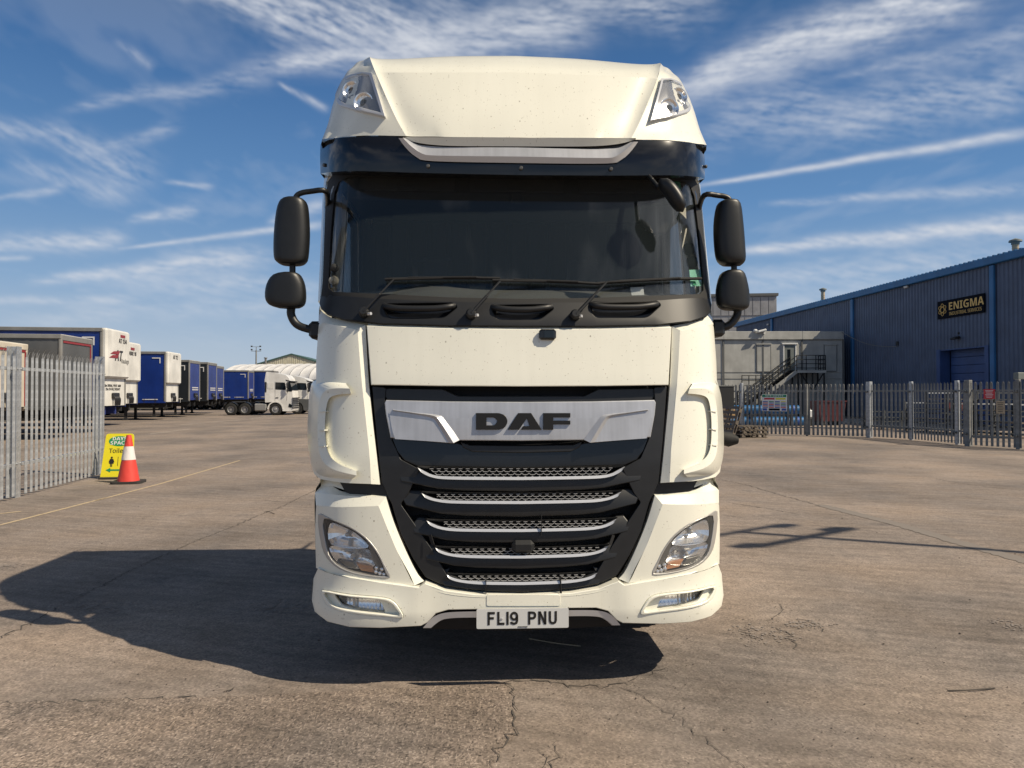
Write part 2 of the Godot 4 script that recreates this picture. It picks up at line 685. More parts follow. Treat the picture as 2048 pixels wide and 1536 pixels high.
# ---------------------------------------------------------------- materials shared by many things
func make_materials():
	var rng := RandomNumberGenerator.new()
	rng.seed = 5
	# cream truck paint with dead flies, specks and road film, 2.6 m a tile
	var S := 2048
	var film := seamless(noise(31, 0.004, 5), 512)
	var streak := seamless(noise(32, 0.012, 4), 512)
	var d := PackedByteArray()
	d.resize(S * S * 3)
	var k := 0
	for y in S:
		for x in S:
			var f: int = film[(y / 4) * 512 + x / 4] + streak[((y / 16) % 512) * 512 + (x % 512)] / 2 - 190
			f = clampi(f / 24, -5, 5)
			d[k] = 230 + f; d[k + 1] = 229 + f; d[k + 2] = 216 + f
			k += 3
	for i in 5600:
		var cx := rng.randi() % S
		var cy := rng.randi() % S
		var big := rng.randf()
		var r := 0.8 + 1.1 * big * big
		if big > 0.985: r = 3.2
		var dark := rng.randf_range(0.2, 0.9) if big > 0.7 else rng.randf_range(0.08, 0.35)
		var col := [92, 84, 66] if rng.randf() > 0.06 else [120, 70, 50]
		for yy in range(-4, 6):
			for xx in range(-4, 5):
				var q := Vector2(xx, yy * rng.randf_range(0.6, 1.0)).length()
				if q > r + 0.6: continue
				var a := dark * clampf(r + 0.6 - q, 0, 1) * rng.randf_range(0.5, 1.0)
				var o := (((cy + yy + S) % S) * S + (cx + xx + S) % S) * 3
				for c in 3:
					d[o + c] = int(lerpf(d[o + c], col[c], a))
	var paint_tex := ImageTexture.create_from_image(Image.create_from_data(S, S, false, Image.FORMAT_RGB8, d))
	var tri3 := {"uv1_triplanar": true, "uv1_scale": Vector3.ONE / 2.6, "uv1_offset": Vector3(0.5, 0.13, 0.3)}
	var p := mat("cream_paint", Color.WHITE, 0.3, 0.0, tri3)
	p.albedo_texture = paint_tex
	p.clearcoat_enabled = true
	p.clearcoat = 0.5
	p.clearcoat_roughness = 0.12
	# dark plastic with dust and specks
	var dust := noise(41, 0.02, 5)
	var dust_d := seamless(dust, 512)
	var sp := RandomNumberGenerator.new()
	sp.seed = 8
	var black_tex := tex(512, func(x, y):
		var f := dust_d[y * 512 + x] / 255.0
		var g := 0.80 + 0.16 * f
		if sp.randf() < 0.0012: g = 1.0
		return Vector3(g, g, g))
	var blk := {"uv1_triplanar": true, "uv1_scale": Vector3.ONE * 1.1, "albedo_texture": black_tex}
	mat("black_plastic", lin(0.011, 0.012, 0.014), 0.5, 0.0, blk)
	mat("grille_plastic", lin(0.015, 0.016, 0.018), 0.42, 0.0, blk)
	mat("gloss_black", lin(0.010, 0.011, 0.014), 0.16, 0.0, blk)
	mat("visor_black", lin(0.012, 0.013, 0.017), 0.12, 0.0, {"uv1_triplanar": true, "uv1_scale": Vector3.ONE * 1.1, "albedo_texture": black_tex})
	mat("mirror_black", lin(0.009, 0.010, 0.011), 0.45, 0.0, blk)
	mat("deep_black", lin(0.006, 0.006, 0.007), 0.8)
	mat("rubber", lin(0.012, 0.012, 0.012), 0.75)
	mat("tyre", lin(0.016, 0.016, 0.016), 0.85)
	# brushed silver with rain streaks
	var br := seamless(noise(51, 0.05, 3), 512)
	var br2 := seamless(noise(52, 0.006, 4), 512)
	var silver_tex := tex(512, func(x, y):
		var f := 0.84 + 0.07 * (br[((y / 24) % 512) * 512 + x] / 255.0) + 0.08 * (br2[y * 512 + x] / 255.0)
		return Vector3(f, f, f * 1.01))
	mat("silver_paint", lin(0.56, 0.575, 0.60), 0.36, 0.4, {"uv1_triplanar": true, "uv1_scale": Vector3.ONE * 1.3, "albedo_texture": silver_tex})
	mat("silver_trim", lin(0.62, 0.63, 0.65), 0.3, 0.4)
	mat("bezel_silver", lin(0.44, 0.43, 0.41), 0.35, 0.4)
	mat("chrome", lin(0.86, 0.86, 0.86), 0.2, 0.85)
	mat("lamp_dark", lin(0.30, 0.30, 0.31), 0.25, 0.6)
	mat("grey_bronze", lin(0.13, 0.125, 0.115), 0.3, 0.4)
	mat("mesh_silver", lin(0.34, 0.34, 0.34), 0.4, 0.3)
	glass("lamp_glass", Color(0.9, 0.93, 0.95), 0.04)
	glass("windscreen_glass", Color(0.22, 0.25, 0.26), 0.15, 0.012)
	glass("side_glass", Color(0.14, 0.22, 0.22), 0.45)
	mat("dark_glass", lin(0.010, 0.014, 0.018), 0.05)
	mat("amber", lin(0.42, 0.20, 0.10), 0.2)
	mat("led_white", lin(0.9, 0.9, 0.9), 0.15)
	mat("interior_grey", lin(0.085, 0.09, 0.08), 0.8)
	mat("interior_beige", lin(0.30, 0.29, 0.24), 0.7)
	mat("locker_front", lin(0.03, 0.031, 0.031), 0.85)
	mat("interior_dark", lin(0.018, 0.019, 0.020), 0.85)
	mat("seat_cloth", lin(0.02, 0.022, 0.028), 0.95)
	mat("plate_white", lin(0.62, 0.63, 0.62), 0.35)
	mat("plate_black", lin(0.012, 0.012, 0.012), 0.4)
	mat("badge_dark", lin(0.030, 0.026, 0.021), 0.3, 0.6)
	mat("sticker_teal", lin(0.30, 0.72, 0.55), 0.5)
	mat("sticker_white", lin(0.55, 0.6, 0.58), 0.5)
	mat("sticker_green", lin(0.02, 0.2, 0.1), 0.5)
	mat("chassis", lin(0.02, 0.02, 0.022), 0.7)
	# galvanised steel with spangle
	var ga := seamless(noise(61, 0.05, 2, FastNoiseLite.TYPE_CELLULAR), 256)
	var gb := seamless(noise(62, 0.015, 4), 256)
	var galv_tex := tex(256, func(x, y):
		var f := 0.74 + 0.16 * (ga[y * 256 + x] / 255.0) + 0.14 * (gb[y * 256 + x] / 255.0)
		return Vector3(f, f, f))
	mat("galvanised", lin(0.55, 0.57, 0.59), 0.38, 0.5, {"uv1_triplanar": true, "uv1_scale": Vector3.ONE * 2.0, "albedo_texture": galv_tex})
	mat("galvanised_old", lin(0.26, 0.265, 0.26), 0.6, 0.2, {"uv1_triplanar": true, "uv1_scale": Vector3.ONE * 0.8, "albedo_texture": galv_tex})
	# weathered sheet: used with tints
	var wa := seamless(noise(71, 0.01, 5), 256)
	var wb := seamless(noise(72, 0.05, 3), 256)
	var worn := tex(256, func(x, y):
		var f := 0.82 + 0.13 * (wa[y * 256 + x] / 255.0) + 0.05 * (wb[((y / 8) % 256) * 256 + x] / 255.0)
		return Vector3(f, f, f))
	var wt := {"uv1_triplanar": true, "uv1_scale": Vector3.ONE * 0.25, "albedo_texture": worn}
	mat("curtain_blue", lin(0.006, 0.030, 0.20), 0.42, 0.0, wt)
	mat("panel_blue", lin(0.025, 0.045, 0.22), 0.5, 0.0, wt)
	mat("curtain_dark", lin(0.012, 0.016, 0.022), 0.5, 0.0, wt)
	mat("curtain_grey", lin(0.10, 0.105, 0.11), 0.6, 0.0, wt)
	mat("trailer_white", lin(0.78, 0.77, 0.73), 0.45, 0.0, wt)
	mat("trailer_cream", lin(0.66, 0.60, 0.50), 0.5, 0.0, wt)
	mat("trailer_grey", lin(0.26, 0.255, 0.24), 0.5, 0.2, wt)
	mat("mark_red", lin(0.24, 0.025, 0.03), 0.5)
	mat("mark_white", lin(0.6, 0.6, 0.6), 0.5)
	mat("mark_black", lin(0.015, 0.015, 0.018), 0.5)
	mat("yellow_paint", lin(0.55, 0.33, 0.03), 0.5)
	mat("white_van", lin(0.84, 0.83, 0.80), 0.35, 0.0, wt)
	mat("alloy", lin(0.45, 0.45, 0.45), 0.4, 0.6)
	mat("tank_alloy", lin(0.42, 0.42, 0.41), 0.42, 0.5, wt)
	mat("canvas_white", lin(0.78, 0.77, 0.76), 0.6, 0.0, wt)
	mat("beige_sheet", lin(0.70, 0.66, 0.50), 0.6, 0.0, wt)
	mat("green_trim", lin(0.05, 0.10, 0.09), 0.6)
	mat("cone_red", lin(0.62, 0.055, 0.04), 0.5)
	mat("cone_white", lin(0.68, 0.64, 0.62), 0.45)
	mat("cone_base", lin(0.03, 0.028, 0.027), 0.85)
	mat("board_yellow", lin(0.78, 0.68, 0.02), 0.4)
	mat("board_green", lin(0.01, 0.26, 0.10), 0.45)
	# right side
	mat("shed_blue", lin(0.10, 0.135, 0.215), 0.55, 0.0, wt)
	mat("shed_trim", lin(0.03, 0.17, 0.40), 0.45, 0.0, wt)
	mat("door_blue", lin(0.05, 0.10, 0.26), 0.5, 0.0, wt)
	mat("cabin_grey", lin(0.50, 0.50, 0.47), 0.65, 0.0, wt)
	mat("cabin_dark", lin(0.20, 0.225, 0.215), 0.6, 0.0, wt)
	mat("cabin_joint", lin(0.12, 0.125, 0.125), 0.7)
	mat("block_grey", lin(0.36, 0.365, 0.38), 0.8, 0.0, wt)
	mat("block_pale", lin(0.45, 0.44, 0.41), 0.8, 0.0, wt)
	mat("steel_black", lin(0.012, 0.013, 0.014), 0.6)
	mat("sign_black", lin(0.010, 0.012, 0.018), 0.8, 0.0, {"metallic_specular": 0.15})
	mat("sign_gold", lin(0.75, 0.50, 0.16), 0.6)
	mat("pipe_blue", lin(0.02, 0.14, 0.34), 0.4, 0.0, wt)
	mat("skip_red", lin(0.10, 0.012, 0.016), 0.6, 0.0, wt)
	mat("wood_old", lin(0.17, 0.14, 0.11), 0.85, 0.0, {"uv1_triplanar": true, "uv1_scale": Vector3(1.5, 1.5, 1.5), "albedo_texture": worn})
	mat("wood_new", lin(0.48, 0.30, 0.13), 0.8, 0.0, wt)
	mat("sign_red", lin(0.50, 0.03, 0.04), 0.5)
	mat("sign_tan", lin(0.42, 0.33, 0.22), 0.6)
	mat("sign_white", lin(0.72, 0.73, 0.72), 0.5)
	mat("sign_green", lin(0.02, 0.22, 0.12), 0.5)
	mat("sign_blue", lin(0.03, 0.08, 0.35), 0.5)
	mat("sign_yellow", lin(0.70, 0.62, 0.05), 0.5)
	mat("stillage", lin(0.05, 0.055, 0.06), 0.7, 0.2)
	mat("cover_blue", lin(0.02, 0.16, 0.45), 0.5)

# ---------------------------------------------------------------- ground
func build_ground():
	var fine_a := seamless(noise(101, 0.085, 3), 1024)
	var fine_b := seamless(noise(102, 0.02, 4), 1024)
	var cells := noise(103, 0.22, 1, FastNoiseLite.TYPE_CELLULAR)
	cells.cellular_return_type = FastNoiseLite.RETURN_CELL_VALUE
	var fine_c := seamless(cells, 1024)
	var rg := RandomNumberGenerator.new()
	rg.seed = 77
	# pits, dark grit and pale stones showing in the cement: 128 is plain
	var spots := func(count: int, share_pale: float, rmax: float) -> PackedByteArray:
		var b := PackedByteArray()
		b.resize(1024 * 1024)
		b.fill(128)
		for i in count:
			var cx := rg.randi() % 1024
			var cy := rg.randi() % 1024
			var r := rg.randf_range(0.8, rmax)
			var st := rg.randf_range(0.5, 2.0)
			var tone := 128 + rg.randi_range(30, 120) if rg.randf() < share_pale else 128 - rg.randi_range(30, 110)
			for yy in range(-5, 6):
				for xx in range(-5, 6):
					if Vector2(xx * st, yy / st).length() <= r:
						b[((cy + yy + 1024) % 1024) * 1024 + (cx + xx + 1024) % 1024] = tone
		return b
	var sp1: PackedByteArray = spots.call(5200, 0.4, 2.2)
	var sp2: PackedByteArray = spots.call(26000, 0.62, 3.4)
	var fine := tex(1024, func(x, y):
		var o: int = y * 1024 + x
		var f: float = 0.79 + 0.15 * (fine_a[o] / 255.0 - 0.5) + 0.12 * (fine_b[o] / 255.0 - 0.5) + 0.16 * (fine_c[o] / 255.0 - 0.5)
		f += (sp1[o] - 128) / 128.0 * 0.28
		return Vector3(f, f * 0.995, f * 0.985))
	var coarse := tex(1024, func(x, y):
		var o: int = y * 1024 + x
		var f: float = 0.755 + 0.14 * (fine_a[o] / 255.0 - 0.5) + 0.14 * (fine_b[o] / 255.0 - 0.5) + 0.22 * (fine_c[o] / 255.0 - 0.5)
		f += (sp2[o] - 128) / 128.0 * 0.26
		return Vector3(f, f * 0.985, f * 0.965))
	var ma := seamless(noise(111, 0.006, 5), 1024)
	var mb := seamless(noise(112, 0.02, 5), 1024)
	var mc := seamless(noise(113, 0.09, 3), 1024)
	var md := seamless(noise(114, 0.03, 4), 1024)
	# patches of oil, tyre scrub along the traffic (x), pale worn cement
	var macro := tex(1024, func(x, y):
		var o: int = y * 1024 + x
		var a := ma[o] / 255.0
		var b := mb[o] / 255.0
		var e := md[((y * 5) % 1024) * 1024 + (x / 2 + 200) % 1024] / 255.0
		var g := mc[((y * 2) % 1024) * 1024 + x] / 255.0
		var f := 0.71 + 0.52 * (a - 0.5) + 0.18 * (b - 0.5) + 0.34 * (e - 0.5) + 0.10 * (g - 0.5)
		var oil := smoothstep(0.70, 0.84, b) * 0.14
		f = clampf(f - oil, 0.2, 1.0)
		var warm := 0.03 * (a - b)
		return srgb3(Vector3(f * (0.475 + warm), f * 0.393, f * (0.337 - warm))))
	var cm := StandardMaterial3D.new()
	cm.resource_name = "yard_concrete"
	cm.roughness = 0.9
	cm.albedo_texture = fine
	cm.detail_enabled = true
	cm.detail_blend_mode = BaseMaterial3D.BLEND_MODE_MUL
	cm.detail_albedo = macro
	cm.detail_uv_layer = BaseMaterial3D.DETAIL_UV_2
	cm.heightmap_enabled = true
	cm.heightmap_texture = fine
	cm.heightmap_scale = 0.35
	M.concrete = cm
	var cc: StandardMaterial3D = cm.duplicate()
	cc.resource_name = "exposed_aggregate"
	cc.albedo_texture = coarse
	cc.heightmap_texture = coarse
	cc.heightmap_scale = 0.6
	M.aggregate = cc
	mat("crack", lin(0.075, 0.065, 0.056), 0.95)
	mat("crack_fill", lin(0.19, 0.165, 0.145), 0.95)
	mat("faded_yellow", lin(0.44, 0.345, 0.22), 0.85)
	mat("faded_white", lin(0.44, 0.41, 0.37), 0.85)
	mat("oil", lin(0.22, 0.19, 0.17), 0.85)
	ground_sheet("ground", [Vector2(-700, 60), Vector2(700, 60), Vector2(700, -900), Vector2(-700, -900)], 0.0, cm)
	# coarse exposed-aggregate bay nearest the camera
	var edge := []
	for q in [[-400, 1412], [0, 1406], [220, 1400], [400, 1396], [560, 1388], [700, 1382], [860, 1373], [1000, 1366], [1013, 1366], [1022, 1392], [1029, 1420], [1028, 1450], [1024, 1478], [1006, 1492], [996, 1508], [985, 1536], [970, 1600]]:
		var g := gp(q[0], q[1])
		edge.append(Vector2(g.x + 0.012 * sin(q[0] * 0.7), g.z + 0.012 * cos(q[0] * 1.3)))
	edge.append(Vector2(-0.1, -0.5))
	edge.append(Vector2(-6.0, -0.5))
	ground_sheet("concrete_bay", edge, 0.004, cc)
	var near2 := []
	for q in [[1100, 1368], [1250, 1372], [1292, 1392], [1340, 1428], [1480, 1536], [1530, 1580]]:
		var g := gp(q[0], q[1])
		near2.append(Vector2(g.x, g.z))
	# cracks and joints, ragged, in the concrete
	var cr := [[[1017, 1364], [1024, 1392], [1030, 1425], [1028, 1470], [1004, 1494], [992, 1515], [984, 1545]],
		[[640, 976], [560, 1015], [520, 1030], [455, 1058], [400, 1078], [340, 1106], [300, 1122], [225, 1160], [150, 1198], [70, 1242], [-20, 1288]],
		[[1438, 958], [1500, 972], [1560, 990], [1640, 1012]], [[1250, 1376], [1300, 1402], [1345, 1432], [1410, 1480], [1490, 1545]],
		[[1000, 1366], [1060, 1360], [1098, 1362], [1130, 1372], [1200, 1374], [1262, 1366]], [[1262, 1366], [1290, 1350], [1330, 1336]],
		[[-20, 1407], [120, 1404], [260, 1399], [400, 1396]], [[1110, 1480], [1114, 1510], [1108, 1545]], [[1082, 1498], [1090, 1515], [1084, 1545]],
		[[1563, 1208], [1566, 1222], [1550, 1236], [1538, 1246]], [[1488, 1250], [1492, 1268], [1510, 1280]], [[1550, 1254], [1580, 1270], [1596, 1300]],
		[[1590, 1236], [1630, 1250], [1650, 1264]], [[1870, 958], [1960, 972], [2060, 984]], [[1450, 1004], [1560, 1022], [1600, 1030]], [[520, 1000], [560, 1004], [550, 1004]],
		[[1445, 1030], [1490, 1036]], [[1660, 1056], [1706, 1055]]]
	var wide := [0.018, 0.022, 0.03, 0.010, 0.018, 0.012, 0.016, 0.008, 0.008, 0.014, 0.016, 0.02, 0.016, 0.03, 0.025, 0.02, 0.03, 0.02]
	var host := get_node("ground")
	for i in cr.size():
		var pts := []
		for q in cr[i]:
			pts.append(gp(q[0], q[1]))
		part("crack", ragged(pts, wide[i] * 0.42, 0.0045 if i != 0 else 0.0085, 300 + i), M.crack, host)
	# the patched trench across the yard on the right
	var tr := []
	for q in [[1640, 1010], [1720, 1030], [1800, 1050], [1900, 1080], [2070, 1128]]:
		tr.append(gp(q[0], q[1]))
	part("trench_patch", ragged(tr, 0.20, 0.004, 340), M.crack_fill, host)
	# faded yellow bay lines
	for L in [[[-60, 1066], [185, 1003], [215, 995]], [[190, 1002], [320, 968], [480, 921]], [[-40, 1032], [44, 1023]], [[360, 850], [500, 838], [560, 828]], [[300, 868], [380, 858]]]:
		var pts := []
		for q in L:
			pts.append(gp(q[0], q[1]))
		part("painted_line", ragged(pts, 0.055, 0.004, 360 + int(L[0][1])), M.faded_yellow if L[0][1] > 900 else M.faded_white, host)
	# oil and rubber stains: scatters of small dark blots
	for h in [[1812, 936, 0.28, 0.10], [2024, 1250, 0.10, 0.10], [20, 1133, 0.10, 0.08], [1530, 1268, 0.22, 0.20], [1612, 1250, 0.16, 0.08], [560, 1215, 0.3, 0.2], [200, 1215, 0.4, 0.15]]:
		var c := gp(h[0], h[1])
		var m := MB.new()
		rg.seed = int(h[0])
		for k in int(60 + 300 * h[2]):
			var an := rg.randf() * TAU
			var q := sqrt(-0.7 * log(rg.randf_range(0.02, 1.0))) 
			var e := c + Vector3(cos(an) * h[2] * q, 0.0045 + k * 0.00001, sin(an) * h[3] * q)
			var r := rg.randf_range(0.003, 0.012)
			for i in 6:
				m.tri(e, e + Vector3(cos(TAU * i / 6), 0, sin(TAU * i / 6)) * r, e + Vector3(cos(TAU * (i + 1) / 6), 0, sin(TAU * (i + 1) / 6)) * r, Vector3.UP, Vector3.UP, Vector3.UP)
		part("stain", m, M.oil, host, "", "stuff")
	# litter on the ground: twigs and pale strip
	for t in [[[1895, 1381], [1940, 1380], [1990, 1376], "twig", "thin dark twig lying on bare concrete at the right", M.crack], [[1058, 1277], [1110, 1286], [1161, 1292], "wood_splinter", "pale wood splinter lying in the truck's shadow below the number plate", M.sign_tan], [[528, 1024], [538, 1023], [549, 1028], "wood_chip", "dark wood chip on the concrete beside the long joint", M.crack], [[452, 1382], [460, 1380], [467, 1376], "nail", "tiny dark nail on the concrete at lower left", M.crack]]:
		var m := MB.new()
		var a := gp(t[0][0], t[0][1], 0.006)
		var b := gp(t[1][0], t[1][1], 0.012)
		var c := gp(t[2][0], t[2][1], 0.007)
		var pth := smooth([Vector3.ZERO, b - a, c - a], 5)
		m.tube(pth, 0.004 if t[3] != "nail" else 0.003, 6)
		var o := part(t[3], m, t[5], self)
		o.position = a
		tag(o, t[4], t[3].replace("_", " "))
	# loose grit
	var grit := MB.new()
	grit.lathe([[0.0, 0.0], [0.0, 0.5], [0.35, 0.42], [0.5, 0.0]], Vector3.ZERO, Vector3.UP, 5)
	var mm := MultiMesh.new()
	mm.transform_format = MultiMesh.TRANSFORM_3D
	mm.mesh = grit.mesh()
	mm.instance_count = 1500
	rg.seed = 9
	for i in 1500:
		var z := -2.6 - pow(rg.randf(), 1.6) * 14.0
		var x := rg.randf_range(-0.85, 0.85) * (-z)
		var s := rg.randf_range(0.004, 0.011) * (1.0 if rg.randf() < 0.93 else 1.9)
		mm.set_instance_transform(i, Transform3D(Basis(Vector3.UP, rg.randf() * TAU).scaled(Vector3(s, s * 0.7, s * rg.randf_range(0.6, 1.2))), Vector3(x, 0.004, z)))
	var gi := MultiMeshInstance3D.new()
	gi.multimesh = mm
	gi.name = "grit"
	gi.material_override = mat("grit", lin(0.11, 0.09, 0.075), 0.9)
	add_child(gi)
	tag(gi, "loose dark grit scattered over the concrete yard", "grit", "", "stuff")

func ground_sheet(called: String, poly: Array, y: float, material: Material) -> MeshInstance3D:
	var st := SurfaceTool.new()
	st.begin(Mesh.PRIMITIVE_TRIANGLES)
	var pts := PackedVector2Array(poly)
	var ix := Geometry2D.triangulate_polygon(pts)
	for k in range(0, ix.size(), 3):
		var t := [pts[ix[k]], pts[ix[k + 1]], pts[ix[k + 2]]]
		if (t[1] - t[0]).cross(t[2] - t[0]) < 0.0:
			t = [t[0], t[2], t[1]]
		for q in t:
			st.set_normal(Vector3.UP)
			st.set_uv(Vector2(q.x, q.y) / 2.4)
			st.set_uv2(Vector2(q.x * 0.96 + q.y * 0.28, q.y * 0.96 - q.x * 0.28) / 21.0)
			st.add_vertex(Vector3(q.x, y, q.y))
	return part_mesh(called, st.commit(), material, self, "", "structure")

func ragged(pts: Array, w: float, y: float, seed_: int) -> MB:
	var m := MB.new()
	var n := noise(seed_, 3.0, 3)
	var len_ := 0.0
	for i in pts.size() - 1:
		len_ += pts[i].distance_to(pts[i + 1])
	var p := resample(pts, clampi(int(len_ / 0.035), 6, 320))
	for i in p.size():
		p[i] += Vector3(n.get_noise_2d(i * 0.19, 3.0), 0, n.get_noise_2d(i * 0.19, 9.0)) * (0.055 if w < 0.05 else 0.01)
	var up := Vector3.UP
	var a0; var b0
	for i in p.size():
		var d: Vector3 = (p[mini(i + 1, p.size() - 1)] - p[maxi(i - 1, 0)]).normalized()
		var s := Vector3(d.z, 0, -d.x)
		var ww := w * (0.45 + 1.1 * n.get_noise_2d(i * 0.31, 20.0)) if w < 0.05 else w * (0.5 + 0.2 * n.get_noise_2d(i * 0.5, 20.0))
		var wb := w * (0.45 + 1.1 * n.get_noise_2d(i * 0.31, 40.0)) if w < 0.05 else w * (0.5 + 0.2 * n.get_noise_2d(i * 0.5, 40.0))
		if i == 0 or i == p.size() - 1:
			ww *= 0.2
			wb *= 0.2
		var a1: Vector3 = p[i] + s * maxf(ww, 0.001)
		var b1: Vector3 = p[i] - s * maxf(wb, 0.001)
		a1.y = y
		b1.y = y
		if i > 0:
			m.tri(a0, b0, b1, up, up, up)
			m.tri(a0, b1, a1, up, up, up)
		a0 = a1
		b0 = b1
	return m

# ---------------------------------------------------------------- the truck: its own axes have x to the right, y up, z towards the camera, origin on the ground under the number plate
const NOSE := [[0.28, -0.07], [0.36, -0.03], [0.45, -0.02], [0.62, -0.03], [1.1, -0.05], [1.3, -0.06], [1.74, -0.11], [2.10, -0.17], [2.30, -0.25], [3.05, -0.50], [3.30, -0.55]]

func zf(x: float, y: float) -> float:
	var t := absf(x) / 1.25
	return lerp_table(NOSE, y) - 0.09 * t * t - 0.2 * pow(t, 10.0)

func on(off: float) -> Callable:
	return func(x, y): return zf(x, y) + off

func tz(px: float, py: float, z: float) -> Vector3:
	var inv := Basis(Vector3.UP, truck_yaw).inverse()
	var o := inv * (Vector3(0, EYE, 0) - truck_origin)
	var d := inv * ray(px, py)
	return o + d * ((z - o.z) / d.z)

func tp(px: float, py: float, off := 0.0) -> Vector3:
	var z := -0.1
	var p := Vector3.ZERO
	for i in 9:
		p = tz(px, py, z)
		z = lerpf(z, zf(p.x, p.y) + off, 0.85)
	return p

func flat2(pts: Array, off := 0.0) -> Array:
	var out := []
	for q in pts:
		var p := tp(q[0], q[1], off)
		out.append(Vector2(p.x, p.y))
	return out

func flipped(p: Array) -> Array:
	var out := []
	for q in p:
		if q is Vector2: out.append(Vector2(-q.x, q.y))
		else: out.append(Vector3(-q.x, q.y, q.z))
	return out

# a closed symmetric outline from its left half; the first and last points lie on the centre line
func sym(half: Array) -> Array:
	var out := half.duplicate()
	out[0] = Vector2(0, out[0].y)
	out[-1] = Vector2(0, out[-1].y)
	for i in range(half.size() - 2, 0, -1):
		out.append(Vector2(-half[i].x, half[i].y))
	return out

func side_of(p: Array, s: int) -> Array:
	return p if s < 0 else flipped(p)

# a band between two or more lines over the nose, each at its own height above it; s = 1 builds the mirrored one
func ribbon(m: MB, lines: Array, s := -1, n := 24, hint := Vector3(0, 0, 1), creased := true):
	var rows := []
	for L in lines:
		var p := []
		for q in L[0]:
			p.append(Vector2(q[0], q[1]))
		p = resample(smooth(p, 5), n)
		var row := []
		for q in p:
			if L[1] < -0.2: # straight back from the edge
				row.append(tp(q.x, q.y, -0.03) + Vector3(0, 0, L[1]))
			else:
				row.append(tp(q.x, q.y, L[1]))
		rows.append(row if s < 0 else flipped(row))
	var h := hint if s < 0 else Vector3(-hint.x, hint.y, hint.z)
	if creased:
		for i in rows.size() - 1:
			m.grid([rows[i], rows[i + 1]], h)
	else:
		m.grid(rows, h)

# the same right across the truck: lines given for the left half, ending on the centre line
func ribbon_across(m: MB, lines: Array, n := 20, hint := Vector3(0, 0, 1), creased := true):
	var rows := []
	for L in lines:
		var p := []
		for q in L[0]:
			p.append(Vector2(q[0], q[1]))
		p = resample(smooth(p, 5), n)
		var row := []
		for q in p:
			row.append(tp(q.x, q.y, L[1]))
		row[-1].x = 0.0
		var f := flipped(row)
		f.reverse()
		row.append_array(f.slice(1))
		rows.append(row)
	if creased:
		for i in rows.size() - 1:
			m.grid([rows[i], rows[i + 1]], hint)
	else:
		m.grid(rows, hint)

func sections(m: MB, secs: Array, z: float, hz: float, e := 2.6):
	# rounded housing from [row, left, right] in the photograph at distance z
	var rows := []
	var ss := []
	for s in secs:
		ss.append(Vector3(s[0], s[1], s[2]))
	ss = smooth(ss, 3)
	var N := ss.size()
	for i in N:
		var a := tz(ss[i].y, ss[i].x, z)
		var b := tz(ss[i].z, ss[i].x, z)
		var c := (a + b) * 0.5
		var hw := (b.x - a.x) * 0.5
		var t := float(i) / (N - 1) * 2.0 - 1.0
		var dz := hz * pow(maxf(0.0, 1.0 - pow(absf(t), 4.0)), 0.35) + 0.004
		var row := []
		for k in 25:
			var an := TAU * k / 24
			var cx := signf(cos(an)) * pow(absf(cos(an)), 2.0 / e)
			var sx := signf(sin(an)) * pow(absf(sin(an)), 2.0 / e)
			row.append(c + Vector3(cx * hw, 0, sx * dz))
		rows.append(row)
	var top := []
	var bot := []
	for k in 25:
		var c0 := Vector3.ZERO
		var c1 := Vector3.ZERO
		for j in 24:
			c0 += rows[0][j] / 24.0
			c1 += rows[-1][j] / 24.0
		top.append(c0 + Vector3(0, 0.004, 0))
		bot.append(c1 - Vector3(0, 0.004, 0))
	rows.push_front(top)
	rows.push_back(bot)
	m.grid(rows, Vector3.ZERO, true, true)

func build_truck():
	var T := thing("tractor_unit", truck_origin, truck_yaw, "large cream tractor unit with black grille facing the camera in the yard", "truck")
	cab_shell(T)
	roof_front(T)
	windscreen_zone(T)
	nose_panels(T)
	grille(T)
	lower_front(T)
	mirrors(T)
	cab_inside(T)
	running_gear(T)

